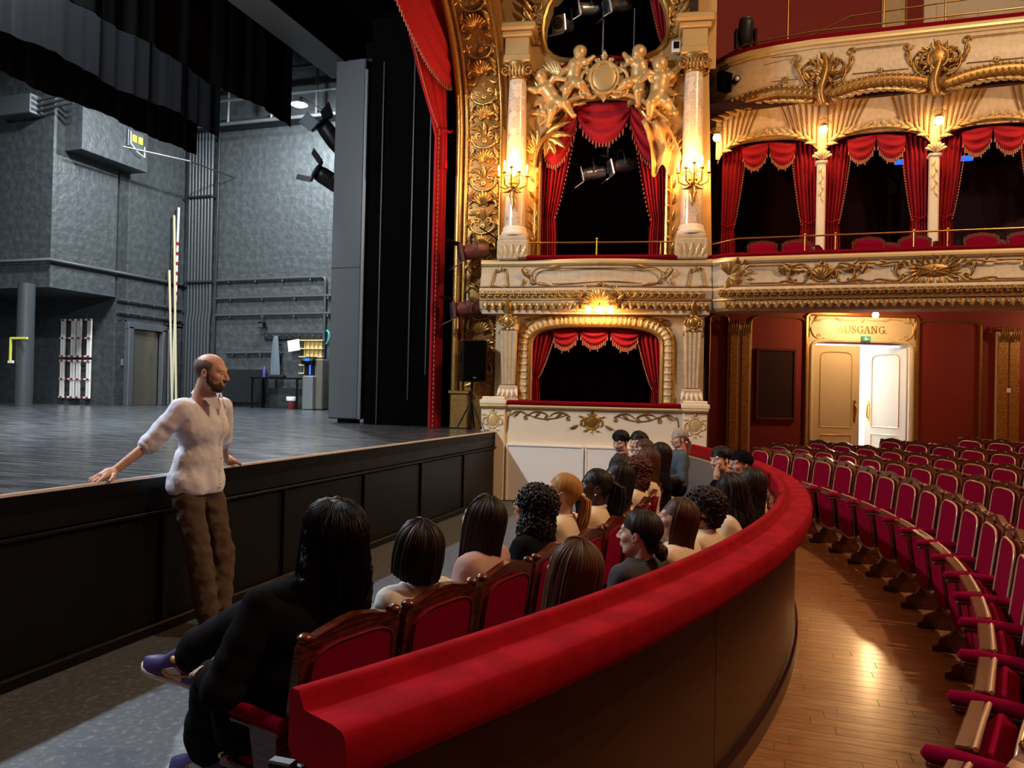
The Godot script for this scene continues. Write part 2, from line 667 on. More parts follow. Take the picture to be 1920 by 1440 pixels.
func fringe_row(g: G, f: Transform3D, pts: Array, l: float, r := 0.007, z := 0.02) -> void:
	for p in pts:
		g.tube([f * Vector3(p.x, p.y, z), f * Vector3(p.x, p.y - l, z)], [r, r * 1.5], 4, true)

# ------------------------------------------------------------------ frames of the house
const STAGE_Y := 1.03
const STAGE_X := -3.7
const REAR_X := -15.65
const SIDE_Z := -18.0
const MID_Z := -6.0
var LF: Transform3D      # loge front: x along the wall, y up, z towards the house
var WF: Transform3D      # side wall of the stalls behind the tiers

func frames() -> void:
	var a := deg_to_rad(8.65)
	LF = Transform3D(Basis(Vector3(cos(a), 0, -sin(a)), Vector3.UP, Vector3(sin(a), 0, cos(a))), Vector3(-3.65, 0, -10.85))
	var b := deg_to_rad(20.0)
	WF = Transform3D(Basis(Vector3(cos(b), 0, -sin(b)), Vector3.UP, Vector3(sin(b), 0, cos(b))), Vector3(1.87, 0, -16.35))

func _ready() -> void:
	rng.seed = 7
	frames()
	camera_and_light()
	materials()
	shell()
	stage()
	stage_things()
	proscenium()
	loge()
	tiers()
	side_wall()
	parapet()
	stalls()
	pit_chairs()
	people()

func camera_and_light() -> void:
	var yaw := deg_to_rad(17.75); var pitch := deg_to_rad(0.55); var roll := deg_to_rad(1.26)
	var fw := Vector3(-sin(yaw) * cos(pitch), sin(pitch), -cos(yaw) * cos(pitch))
	var r0 := Vector3(cos(yaw), 0, -sin(yaw))
	var u0 := r0.cross(fw)
	var r := r0 * cos(roll) + u0 * sin(roll)
	var cam := Camera3D.new()
	cam.name = "camera"
	cam.fov = rad_to_deg(2.0 * atan(720.0 / 1442.0))
	cam.near = 0.05
	cam.far = 100.0
	add_child(cam)
	cam.transform = Transform3D(Basis(r, r.cross(fw), -fw), Vector3(0, 1.62, 0))
	cam.current = true
	var we := WorldEnvironment.new()
	we.name = "world_environment"
	var e := Environment.new()
	e.background_mode = Environment.BG_COLOR
	e.background_color = Color(0.01, 0.01, 0.012)
	e.tonemap_mode = Environment.TONE_MAPPER_LINEAR
	e.tonemap_exposure = 1.0
	e.sdfgi_enabled = true
	e.ssao_enabled = true
	e.ssil_enabled = true
	we.environment = e
	add_child(we)
	# work light over the stage: three cold floods in the fly tower, one of them close to the side wall
	var cold := Color(0.94, 0.98, 1.0)
	for a in [[Vector3(-8.2, 8.8, -6.5), 110.0, 1.6], [Vector3(-11.8, 9.4, -11.5), 120.0, 1.6], [Vector3(-12.6, 9.4, -3.0), 115.0, 1.6]]:
		var l := AreaLight3D.new()
		l.name = "stage_flood_light"
		l.light_color = cold
		l.light_energy = a[1]
		l.area_size = Vector2(a[2], 0.5)
		l.shadow_enabled = true
		add_child(l, true)
		l.position = a[0]
		l.rotation_degrees.x = -90
	lamp(Vector3(-10.6, 8.35, -15.9), cold, 46.0, 0.12)
	# chandelier of the house, above the middle of the stalls, out of the frame
	lamp(Vector3(5.5, 9.6, -5.5), Color(1.0, 0.86, 0.7), 47.0, 0.14)
	# floods under the portal bridge, left of the frame: they throw the shadow of the stage edge on the pit floor and the loge
	for z in [-5.3, -3.9, -2.5]: lamp(Vector3(-7.0, 6.1, z), Color(0.93, 0.96, 1.0), 17.0, 0.1)

func materials() -> void:
	var W1 := Color.WHITE
	var grain := noise_tex(0.02, [Color(0.92, 0.92, 0.92), W1], [0.2, 0.8], 3)
	var plaster := noise_tex(0.016, [Color(0.1, 0.1, 0.1), Color(0.5, 0.5, 0.5), Color(0.9, 0.9, 0.9)], [0.2, 0.5, 0.8], 5, 5)
	M["plaster_tex"] = plaster
	var scuff := noise_tex(0.02, [Color(0.86, 0.86, 0.87), Color(0.93, 0.93, 0.93), Color(1, 1, 1)], [0.25, 0.55, 0.8], 9, 5)
	relief(tri(mat("stage_wall", hexc("45494b"), 0.5), scuff, Vector3.ONE * 0.45), plaster, 0.9)
	var streak := noise_tex(0.012, [Color(0.5, 0.5, 0.52), Color(0.75, 0.75, 0.76), W1], [0.2, 0.5, 0.8], 11, 5, 512, FastNoiseLite.TYPE_SIMPLEX_SMOOTH, 9.0)
	var sf := tri(mat("stage_floor", hexc("54575b"), 0.3), streak, Vector3(0.22, 0.22, 0.22))
	sf.roughness_texture = noise_tex(0.014, [Color(0.75, 0.75, 0.75), W1], [0.3, 0.75], 12, 5, 512, FastNoiseLite.TYPE_SIMPLEX_SMOOTH, 7.0)
	var lino := noise_tex(0.045, [Color(0.72, 0.73, 0.75), Color(0.78, 0.79, 0.8), Color(0.8, 0.81, 0.82), Color(1.0, 1.0, 1.0)], [0.3, 0.6, 0.74, 0.86], 21, 5)
	tri(mat("pit_floor", hexc("6f7a84"), 0.45), lino, Vector3.ONE * 0.8)
	mat("black_paint", hexc("0b0b0c"), 0.42, 0.0, 0.3)
	mat("black_matt", hexc("060606"), 1.0, 0.0, 0.05)
	mat("black_carpet", hexc("0b0a0b"), 0.95)
	mat("dark_metal", hexc("2a2c2e"), 0.45, 0.3)
	mat("grey_metal", hexc("6d7175"), 0.4, 0.6)
	mat("bright_metal", hexc("b9bcbe"), 0.28, 0.9)
	mat("portal_grey", hexc("3d4042"), 0.5)
	mat("pipe_paint", hexc("3c4043"), 0.4)
	var vel := mat("black_velvet", hexc("0f1014"), 0.95, 0.0, 0.15); vel.rim_enabled = true; vel.rim = 0.2; vel.rim_tint = 0.3
	mat("white_strip", hexc("d8d4cc"), 0.4)
	# house
	tri(mat("cream", hexc("c6b18e"), 0.5), grain, Vector3.ONE * 0.9)
	mat("cream_light", hexc("e6d9bd"), 0.45)
	var goldn := noise_tex(0.05, [Color(0.72, 0.66, 0.55), W1], [0.25, 0.75], 31)
	tri(mat("gold", hexc("cfa85f"), 0.34, 0.8), goldn, Vector3.ONE * 1.7)
	tri(mat("gold_dark", hexc("a9854a"), 0.42, 0.7), goldn, Vector3.ONE * 1.7)
	mat("gilt_stone", hexc("bb9d66"), 0.42, 0.4)
	mat("gold_pale", hexc("d4bb84"), 0.42, 0.35)
	var veins := noise_tex(0.02, [Color(0.42, 0.36, 0.3), Color(0.9, 0.88, 0.85), W1], [0.0, 0.14, 0.4], 41, 4, 512, FastNoiseLite.TYPE_CELLULAR)
	var mn := noise_tex(0.012, [Color(0.9, 0.88, 0.85), Color(0.97, 0.96, 0.95), Color(0.5, 0.44, 0.38), Color(0.97, 0.96, 0.95), W1], [0.2, 0.46, 0.5, 0.53, 0.8], 43, 5)
	tri(mat("marble", hexc("dccbb0"), 0.22), mn, Vector3.ONE * 0.8)
	var red := tri(mat("red_curtain", hexc("95202a"), 0.9, 0.0, 0.18), grain, Vector3.ONE * 2.0); red.rim_enabled = true; red.rim = 0.15; red.rim_tint = 1.0
	var rv := tri(mat("red_velvet", hexc("970f1d"), 0.9, 0.0, 0.16), noise_tex(0.012, [Color(0.88, 0.87, 0.87), W1], [0.3, 0.7], 51, 3), Vector3.ONE * 0.9); rv.rim_enabled = true; rv.rim = 0.18; rv.rim_tint = 0.9
	var ms := mat("seat_velvet", hexc("7e0829"), 0.95, 0.0, 0.08); ms.rim_enabled = true; ms.rim = 0.12; ms.rim_tint = 1.0
	mat("ledge_velvet", hexc("6b0a14"), 0.95, 0.0, 0.08)
	tri(mat("red_wall", hexc("85201b"), 0.75), noise_tex(0.06, [Color(0.86, 0.86, 0.86), W1], [0.3, 0.7], 53), Vector3.ONE * 1.5)
	mat("red_panel", hexc("551211"), 0.8)
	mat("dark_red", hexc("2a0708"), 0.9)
	mat("fringe", hexc("94583a"), 0.6, 0.1)
	var woodt := noise_tex(0.01, [Color(0.6, 0.55, 0.5), Color(0.85, 0.82, 0.8), W1], [0.25, 0.5, 0.8], 61, 5, 512, FastNoiseLite.TYPE_SIMPLEX_SMOOTH, 8.0)
	var wd := tri(mat("wood", hexc("662b16"), 0.26), woodt, Vector3(1.5, 1.5, 1.5), false); wd.clearcoat_enabled = true; wd.clearcoat = 0.5; wd.clearcoat_roughness = 0.12
	var wp := tri(mat("wood_panel", hexc("2c1209"), 0.33), woodt, Vector3(0.7, 0.7, 0.7)); wp.clearcoat_enabled = true; wp.clearcoat = 0.25; wp.clearcoat_roughness = 0.2
	M["wood_tex"] = woodt
	var plankt := noise_tex(0.01, [Color(0.84, 0.82, 0.8), Color(0.93, 0.92, 0.91), W1], [0.25, 0.5, 0.8], 63, 4, 512, FastNoiseLite.TYPE_SIMPLEX_SMOOTH, 6.0)
	var pw := ["a8774c", "a37248", "ad7c51", "a5754a"]
	for k in 4:
		var q := tri(mat("plank_%d" % k, hexc(pw[k]), 0.3), plankt, Vector3(0.9, 0.9, 0.9)); q.uv1_offset = Vector3(k * 0.31, 0, k * 0.17)
		q.clearcoat_enabled = true; q.clearcoat = 0.5; q.clearcoat_roughness = 0.16
	mat("brass", hexc("c9a24e"), 0.28, 0.9)
	mat("nail_brass", hexc("d9b48a"), 0.35, 0.6)
	tri(mat("bronze_wall", hexc("b98a4c"), 0.4, 0.2), goldn, Vector3.ONE * 0.8)
	mat("door_cream", hexc("d6c9ad"), 0.45)
	mat("white_wall", hexc("e8ecf2"), 0.7)
	mat("white", hexc("e9e6df"), 0.5)
	mat("timber", hexc("d8c9a0"), 0.6)
	mat("red_tape", hexc("9a2420"), 0.5)
	mat("yellow", hexc("d8d24a"), 0.5)
	mat("shelf_yellow", hexc("d9c284"), 0.5)
	mat("steel", hexc("8b8478"), 0.32, 0.8)
	glow("bulb", Color(1.0, 0.82, 0.52), 9.0)
	glow("globe", Color(1.0, 0.86, 0.62), 6.0)
	glow("cold_bulb", Color(0.9, 0.96, 1.0), 12.0)
	glow("blue_screen", Color(0.12, 0.35, 1.0), 2.2)

# ------------------------------------------------------------------ the shell of the house
func shell() -> void:
	var g := G.new()
	# pit floor, then the black carpet along the stage
	setting("floor", G.new().box(Vector3(-1.72, -0.1, -6.3), Vector3(4.0, 0.2, 12.6)), M.pit_floor, "grey scuffed linoleum floor of the orchestra pit")
	# stalls floor: a base slab and loose planks on the visible aisle
	setting("floor_stalls", G.new().box(Vector3(6.75, -0.12, -6.4), Vector3(13.0, 0.2, 25)), M.plank_1, "")
	var fl := setroot("floor_parquet", "honey-brown parquet of the aisle behind the parapet")
	var kinds := []
	for k in 3: kinds.append(G.new().box(V, Vector3([1.0, 0.74, 0.52][k] - 0.0015, 0.03, 0.0885), 0.0012).mesh())
	var z := -1.1
	var row := 0
	while z > -10.2:
		var x := -1.0 - fmod(row * 0.37, 0.7)
		if z < -3.0: x += 0.7
		while x < 1.9:
			var k := rng.randi() % 3
			var w: float = [1.0, 0.74, 0.52][k]
			if x + w > -0.9 and x + w > 0.2 - 0.056 * pow(z + 6.0, 2) - 0.2:
				put("plank", kinds[k], M["plank_%d" % (rng.randi() % 4)], fl, Transform3D(Basis(), Vector3(x + w / 2, -0.012, z)))
			x += w
		z -= 0.09
		row += 1
	# outer walls and ceiling of the house, outside the frame but closing the room
	setting("wall_back", G.new().box(Vector3(13.2, 5.5, -6), Vector3(0.3, 11.4, 26)), M.red_wall)
	setting("wall_near", G.new().box(Vector3(5.0, 5.5, 3.2), Vector3(17.4, 11.4, 0.3)), M.red_wall)
	setting("ceiling", G.new().box(Vector3(4.6, 11.3, -7), Vector3(17.6, 0.3, 26)), M.cream)
	# stage house
	setting("wall_stage_rear", G.new().box(Vector3(REAR_X - 0.2, 9.8, -17.0), Vector3(0.4, 13.2, 2.8)).box(Vector3(REAR_X - 0.2, 4.4, 0.2), Vector3(0.4, 24.0, 12.0)).box(Vector3(REAR_X - 0.2, 2.1, -17.7), Vector3(0.4, 2.3, 0.78)).box(Vector3(REAR_X - 0.2, 2.1, -15.75), Vector3(0.4, 2.3, 0.4)), M.stage_wall, "dark grey rough plaster rear wall of the stage")
	setting("wall_stage_side", G.new().box(Vector3(-10.2, 7.6, SIDE_Z - 0.2), Vector3(11.4, 13.6, 0.4)), M.stage_wall, "dark grey rough plaster side wall of the stage")
	setting("wall_stage_near", G.new().box(Vector3(-10.2, 7.6, 6.2), Vector3(13.4, 13.6, 0.4)), M.stage_wall)
	setting("ceiling_stage", G.new().box(Vector3(-10.2, 14.4, -6), Vector3(13.6, 0.3, 25)), M.black_matt)

func stage() -> void:
	setting("stage_floor", G.new().box(Vector3((STAGE_X + REAR_X) / 2, STAGE_Y - 0.06, -6), Vector3(STAGE_X - REAR_X, 0.12, 24.0)), M.stage_floor, "dark blue-grey scuffed stage floor with glossy streaks")
	setting("trim_1", G.new().box(Vector3(STAGE_X + 0.004, STAGE_Y - 0.008, MID_Z), Vector3(0.012, 0.02, 9.75), 0.003), M.white_strip, "pale metal strip along the stage edge")
	var s := setroot("stage_front", "black panelled front of the stage under the pale edge strip")
	put("fascia", G.new().box(Vector3(STAGE_X - 0.03, 0.91, MID_Z), Vector3(0.06, 0.215, 9.8), 0.006), M.black_paint, s)
	put("rail", G.new().box(Vector3(STAGE_X - 0.005, 0.785, MID_Z), Vector3(0.05, 0.025, 9.8), 0.006), M.black_paint, s)
	var pm := G.new().box(V, Vector3(0.04, 0.7, 1.325), 0.008).mesh()
	var bm := G.new().box(V, Vector3(0.05, 0.72, 0.03), 0.006).mesh()
	for k in 7:
		var zc := -10.225 + 1.3536 * k
		put("panel", pm, M.black_paint, s, Transform3D(Basis(), Vector3(STAGE_X - 0.035, 0.415, zc)))
		put("batten", bm, M.black_paint, s, Transform3D(Basis(), Vector3(STAGE_X - 0.018, 0.415, zc + 0.677)))
	put("kick_board", G.new().box(Vector3(STAGE_X - 0.002, 0.035, MID_Z), Vector3(0.06, 0.07, 9.8), 0.01), M.black_paint, s)
	# gallery block on the rear wall with the alcove below it
	var blk := setroot("wall_gallery", "dark grey plastered gallery block over the stage alcove")
	put("block_face", G.new().box(Vector3(REAR_X - 1.6, 10.1, -14.6), Vector3(3.2, 12.6, 1.9)).box(Vector3(REAR_X - 4.4, 9.1, -14.6), Vector3(2.6, 10.6, 1.9)), M.stage_wall, blk)
	put("block_back", G.new().box(Vector3(REAR_X - 4.0, 7.6, -15.75), Vector3(8.0, 13.6, 0.3)), M.stage_wall, blk)
	put("floor_slab", G.new().box(Vector3(REAR_X - 3.1, STAGE_Y - 0.06, -12.2), Vector3(6.2, 0.12, 7.0)), M.stage_floor, blk)
	put("alcove_side", G.new().box(Vector3(REAR_X - 6.2, 7.6, -12.2), Vector3(0.3, 13.6, 8.0)), M.stage_wall, blk)
	put("alcove_near", G.new().box(Vector3(REAR_X - 3.2, 7.6, -8.4), Vector3(6.4, 13.6, 0.3)), M.stage_wall, blk)
	put("alcove_cover", G.new().box(Vector3(REAR_X - 3.2, 14.0, -11.0), Vector3(6.4, 0.3, 6.0)), M.black_matt, blk)
	put("column", G.new().lathe([[0.18, 1.03], [0.18, 3.85]], 20, Vector3(-16.05, 0, -13.4)), M.pipe_paint, blk)
	put("ledge_pipe", G.new().tube([Vector3(REAR_X - 5.0, 4.42, -13.58), Vector3(REAR_X + 0.07, 4.42, -13.58), Vector3(REAR_X + 0.07, 4.44, -17.9)], 0.05, 8), M.pipe_paint, blk)
	# portal bridge: side tower, header beam; black drapes beside and above it
	var po := setroot("portal_frame", "grey sheet-clad portal tower and header at the side of the stage")
	put("tower", G.new().box(Vector3(-6.57, 4.1, -11.62), Vector3(0.56, 6.0, 0.6), 0.02), M.portal_grey, po)
	put("tower_joint", G.new().box(Vector3(-6.58, 3.62, -11.316), Vector3(0.58, 0.012, 0.012)), M.dark_metal, po)
	put("tower_cap", G.new().box(Vector3(-6.26, 4.0, -11.34), Vector3(0.06, 5.8, 0.09), 0.01), M.grey_metal, po)
	put("tower_foot", G.new().box(Vector3(-6.58, 1.085, -11.55), Vector3(0.2, 0.11, 0.4)), M.black_matt, po)
	put("header", G.new().box(Vector3(-7.0, 7.5, -6.0), Vector3(0.62, 0.8, 11.9), 0.01), M.portal_grey, po)
	put("header_mask", G.new().box(Vector3(-6.66, 7.55, -6.0), Vector3(0.04, 0.95, 11.9)), M.black_matt, po)
	setting("wall_proscenium_reveal", G.new().box(Vector3(-5.5, 7.5, -11.62), Vector3(1.3, 13.0, 0.7)), M.black_matt, "black side masking between portal tower and red curtain")
	setting("wall_proscenium_head", G.new().box(Vector3(-5.25, 10.0, -6), Vector3(0.7, 4.6, 12.0)).box(Vector3(-6.2, 10.7, -6), Vector3(1.0, 6.0, 12.0)), M.black_matt, "black header masking over the stage opening")
	setting("wall_proscenium_near", G.new().box(Vector3(-5.2, 7.5, 2.6), Vector3(1.6, 14.0, 7.2)), M.black_matt)
	setting("wall_proscenium_far", G.new().box(Vector3(-5.2, 7.5, -15.2), Vector3(1.0, 14.0, 6.4)), M.black_matt)
	for k in 3:
		put("guide_rail", G.new().box(Vector3([-5.9, -5.35, -5.05][k], 4.0 + k * 0.2, -11.24), Vector3(0.02, 5.9 - k * 0.4, 0.03)), M.dark_metal, po)
	# black borders hung across the stage
	var bi := 0
	for b in [[-10.2, -12.0, "black velvet border hanging nearest the rear wall"], [-9.0, -11.15, "black velvet border with bright folds in the middle"], [-7.5, -11.05, "unlit black border closest to the portal header"]]:
		var rows := [PackedVector3Array(), PackedVector3Array(), PackedVector3Array(), PackedVector3Array()]
		var n := 420
		for k in n + 1:
			var zz: float = lerpf(b[1], 2.0, k / float(n))
			var w := sin(zz * 8.1 + bi) * 0.022 + sin(zz * 19.3 + bi * 2) * 0.016 + sin(zz * 2.3) * 0.03 + sin(zz * 41.0) * 0.006
			for r in 4:
				rows[r].append(Vector3(b[0] + w * [0.3, 0.8, 1.0, 1.1][r], [11.0, 8.6, 7.0, 5.96 + sin(zz * 3.1 + bi) * 0.025][r], zz))
		var g := G.new().sheet(rows)
		var back := []
		for r in 4:
			var q := PackedVector3Array()
			for p in rows[r]: q.append(p - Vector3(0.02, 0, 0))
			back.append(q)
		back.reverse()
		g.sheet(back)
		one("stage_border", g, M.black_velvet if bi < 2 else M.black_matt, b[2], "curtain", Transform3D(), "black borders over the stage")
		bi += 1


# ------------------------------------------------------------------ proscenium frame: gilded relief band, torus moulding, red stage curtain
func arch_path(off: float) -> Array:
	var o := []
	var r := 2.4
	o.append(Vector2(-11.08 - off, 1.03))
	o.append(Vector2(-11.08 - off, 3.0))
	for k in 13:
		var an := PI - PI / 2 * k / 12
		o.append(Vector2(-11.08 + r + cos(an) * (r + off), 5.6 + sin(an) * (r + off)))
	o.append(Vector2(-6.0, 5.6 + r + off))
	for k in range(o.size() - 2, -1, -1): o.append(Vector2(-12.0 - o[k].x, o[k].y))
	return o

func proscenium() -> void:
	var pr := setroot("proscenium_arch", "gilded proscenium arch with carved acanthus band and round gold moulding")
	# frame whose x is world z and whose z is world x
	var pf := Transform3D(Basis(Vector3(0, 0, 1), Vector3.UP, Vector3(-1, 0, 0)), Vector3(-4.42, 0, 0))
	var band := G.new()
	var rows := []
	for a in arch_path(0.0): rows.append(PackedVector3Array([Vector3(-4.42, a.y, a.x)]))
	var k := 0
	for a in arch_path(0.04):
		rows[k].append(Vector3(-3.72, a.y, a.x))
		rows[k].append(Vector3(-3.7, a.y, a.x - (0.3 if a.x < -6 else -0.3)))
		k += 1
	band.sheet(rows)
	put("band", band, M.gold_dark, pr)
	var t1 := G.new(); var t2 := G.new(); var t3 := G.new()
	var p1 := []; var p2 := []; var p3 := []
	for a in arch_path(-0.03): p1.append(Vector3(-4.47, a.y, a.x))
	for a in arch_path(-0.02): p2.append(Vector3(-4.36, a.y, a.x))
	for a in arch_path(-0.02): p3.append(Vector3(-3.8, a.y, a.x))
	t1.tube(p1, 0.06, 10); t2.tube(p2, 0.028, 8); t3.tube(p3, 0.022, 8)
	put("torus_moulding", t1, M.gold, pr)
	put("fillet_moulding", t2.add(t3), M.gold, pr)
	# plinth of the arch on the stage
	put("plinth", G.new().box(Vector3(-4.36, 1.3, -11.06), Vector3(0.3, 0.54, 0.2), 0.02).box(Vector3(-4.36, 1.59, -11.06), Vector3(0.34, 0.05, 0.24), 0.01), M.gold_dark, pr)
	# carved ornament on the upright, one carving after the other
	var rf := Transform3D(Basis(), Vector3(-4.33, 0, -11.09))
	for c in 10:
		var y := 1.75 + c * 0.66
		var g := G.new()
		var cx := 0.25
		var fr := Transform3D(Basis(), rf.origin + Vector3(0, y, 0))
		if c > 5:
			# follows the bend of the arch
			var an := PI - (y - 5.6) / 2.4
			fr = Transform3D(Basis(Vector3.RIGHT, (y - 5.6) / 2.4), Vector3(-4.33, 5.6 + sin(an) * 2.38, -11.08 + 2.4 + cos(an) * 2.38))
		scallop(g, fr, Vector2(cx, 0.08), PI / 2, 0.2, 9, 2.5, 0.4)
		for sx in [-1.0, 1.0]:
			cscroll(g, fr, Vector2(cx + sx * 0.03, 0.1), PI / 2 - sx * PI / 2 - sx * 0.25, 0.2, 0.03, sx)
			leaf(g, fr, Vector2(cx + sx * 0.2, 0.12), PI / 2 - sx * 0.2, 0.2, 0.1, 0.4, sx * 0.9)
			leaf(g, fr, Vector2(cx + sx * 0.19, 0.55), -PI / 2 + sx * 0.2, 0.18, 0.1, 0.4, sx * 0.9)
			stroke(g, fr, bez(Vector2(cx, 0.3), Vector2(cx + sx * 0.24, 0.32), Vector2(cx + sx * 0.24, 0.52), Vector2(cx + sx * 0.06, 0.5), 10), 0.03, 0.02)
			stroke(g, fr, curl(Vector2(cx + sx * 0.09, 0.5), 0.06, -PI / 2, 1.3, sx), 0.024, 0.014)
			leaf(g, fr, Vector2(cx + sx * 0.16, 0.36), PI / 2 - sx * 0.8, 0.16, 0.09, 0.35, sx * 1.2)
			leaf(g, fr, Vector2(cx + sx * 0.06, 0.56), PI / 2 - sx * 0.5, 0.16, 0.09, 0.35, -sx * 1.0)
			leaf(g, fr, Vector2(cx + sx * 0.1, 0.0), -PI / 2 + sx * 0.7, 0.15, 0.08, 0.3, sx)
		rosette(g, fr, Vector2(cx, 0.42), 0.055, 6, 0.6)
		leaf(g, fr, Vector2(cx, 0.5), PI / 2, 0.2, 0.1, 0.4)
		put("acanthus_carving", g, M.gold, pr)
	var bg := G.new()
	for n in 92:
		bg.ball(rf.origin + Vector3(-0.015, 1.66 + n * 0.06, 0.01), Vector3(0.018, 0.024, 0.018), 6, 4)
		bg.ball(rf.origin + Vector3(0.5, 1.66 + n * 0.06, 0.01), Vector3(0.014, 0.022, 0.016), 6, 4)
	var bo := put("bead_moulding", bg, M.gold, pr)
	bo.set_meta("kind", "stuff")
	# red stage curtain gathered at the arch
	var cf := Transform3D(Basis(Vector3(0, 0, 1), Vector3.UP, Vector3(-1, 0, 0)), Vector3(-4.72, 0, 0))
	var sc := thing("stage_curtain", "tall red stage curtain gathered beside the gold arch", "curtain")
	put("drape", side_curtain(cf, -11.1, -8.7, func(x): return 7.95, Vector2(-10.72, 5.6), 1.04, 9, 0.05), M.red_curtain, sc)
	var fg := G.new()
	for n in 60:
		var y := lerpf(7.9, 5.6, n / 59.0)
		var h := (y - 5.6) / 2.35
		var x := lerpf(-10.72, -8.7, pow(clampf(h, 0, 1), 0.8))
		fg.tube([Vector3(-4.69, y, x), Vector3(-4.67, y - 0.07, x + 0.015)], [0.008, 0.011], 4)
	for n in 64:
		fg.tube([Vector3(-4.67, 1.1 + n * 0.07, -10.69), Vector3(-4.66, 1.06 + n * 0.07, -10.675)], [0.007, 0.009], 4)
	put("fringe", fg, M.fringe, sc).set_meta("kind", "stuff")
	put("tie_cord", G.new().tube([Vector3(-4.6, 5.66, -11.06), Vector3(-4.58, 5.58, -10.9), Vector3(-4.62, 5.56, -10.7)], 0.016, 6).tube([Vector3(-4.6, 5.57, -10.78), Vector3(-4.59, 5.2, -10.78), Vector3(-4.59, 4.98, -10.78)], [0.012, 0.012, 0.035], 6), M.red_velvet, sc)
	var vl := thing("stage_valance", "red fringed valance swag across the top of the stage opening", "valance")
	var vf := Transform3D(Basis(Vector3(0, 0, 1), Vector3.UP, Vector3(-1, 0, 0)), Vector3(-4.56, 0, 0))
	put("swag", swag(Transform3D(Basis(Vector3(0, 0, 1), Vector3.UP, Vector3(1, 0, 0)), Vector3(-4.6, 0, 0)), Vector2(-11.05, 6.75), Vector2(-7.6, 8.3), 1.0, 0.08), M.red_curtain, vl)
	var vg := G.new()
	for n in 50:
		var s := n / 49.0
		var p := Vector2(-11.05, 6.75).lerp(Vector2(-7.6, 8.3), s)
		var hang := 4.0 * s * (1.0 - s)
		var yy := p.y - (0.42 + 0.58 * pow(hang, 0.8))
		vg.tube([Vector3(-4.58, yy + 0.02, p.x + (0.5 - s) * 0.2), Vector3(-4.57, yy - 0.07, p.x + (0.5 - s) * 0.2)], [0.008, 0.012], 4)
	put("fringe", vg, M.fringe, vl).set_meta("kind", "stuff")

# ------------------------------------------------------------------ proscenium box (loge) opposite
func rect_hit(c: Vector2, p: Vector2, lo: Vector2, hi: Vector2) -> Vector2:
	var d := p - c
	var t := 1e9
	if d.x > 1e-6: t = minf(t, (hi.x - c.x) / d.x)
	if d.x < -1e-6: t = minf(t, (lo.x - c.x) / d.x)
	if d.y > 1e-6: t = minf(t, (hi.y - c.y) / d.y)
	if d.y < -1e-6: t = minf(t, (lo.y - c.y) / d.y)
	return c + d * t

# wall with an opening: path runs from bottom left over the top to bottom right (or closed)
func pierced(g: G, f: Transform3D, path: Array, lo: Vector2, hi: Vector2, z: float, deep: float, closed := false) -> void:
	var c := Vector2.ZERO
	for p in path: c += p
	c /= path.size()
	if not closed: c.y = path[0].y
	var full := []
	var n := path.size()
	for k in (n if closed else n - 1):
		var a: Vector2 = path[k]
		var b: Vector2 = path[(k + 1) % n]
		full.append(a)
		# keep the corners of the rectangle
		var ha := rect_hit(c, a, lo, hi); var hb := rect_hit(c, b, lo, hi)
		if absf(ha.x - hb.x) > 1e-4 and absf(ha.y - hb.y) > 1e-4:
			var best := 0.5; var bd := 1e9
			for s in 41:
				var m := a.lerp(b, s / 40.0)
				var hm := rect_hit(c, m, lo, hi)
				var dd := minf(absf(hm.x - lo.x), absf(hm.x - hi.x)) + minf(absf(hm.y - lo.y), absf(hm.y - hi.y))
				if dd < bd: bd = dd; best = s / 40.0
			full.append(a.lerp(b, best))
	if not closed: full.append(path[n - 1])
	var r1 := PackedVector3Array(); var r2 := PackedVector3Array(); var r3 := PackedVector3Array(); var r4 := PackedVector3Array()
	for p in full:
		var h := rect_hit(c, p, lo, hi)
		if not closed and absf(p.y - path[0].y) < 1e-5: h = Vector2(lo.x if p.x < c.x else hi.x, p.y)
		r1.append(f * Vector3(h.x, h.y, z)); r2.append(f * Vector3(p.x, p.y, z)); r3.append(f * Vector3(p.x, p.y, z)); r4.append(f * Vector3(p.x, p.y, z - deep))
	g.sheet([r2, r1], closed)
	g.sheet([r4, r3], closed)

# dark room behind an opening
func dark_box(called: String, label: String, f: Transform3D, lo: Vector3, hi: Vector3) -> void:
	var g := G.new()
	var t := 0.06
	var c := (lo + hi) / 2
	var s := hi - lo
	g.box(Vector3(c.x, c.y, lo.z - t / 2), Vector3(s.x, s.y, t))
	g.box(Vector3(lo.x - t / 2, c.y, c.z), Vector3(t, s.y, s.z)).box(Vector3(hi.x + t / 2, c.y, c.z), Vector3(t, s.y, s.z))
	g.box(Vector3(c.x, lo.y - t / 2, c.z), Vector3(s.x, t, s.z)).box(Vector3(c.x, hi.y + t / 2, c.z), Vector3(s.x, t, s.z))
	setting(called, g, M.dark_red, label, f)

func arch_line(x0: float, x1: float, y0: float, ys: float, yt: float, n := 20, pw := 2.6) -> Array:
	var o := [Vector2(x0, y0)]
	for k in n + 1:
		var an := PI - PI * k / n
		var cx := (x0 + x1) / 2
		var u := signf(cos(an)) * pow(absf(cos(an)), 2.0 / pw)
		var v := pow(absf(sin(an)), 2.0 / pw)
		o.append(Vector2(cx + u * (x1 - x0) / 2, ys + v * (yt - ys)))
	o.append(Vector2(x1, y0))
	return o

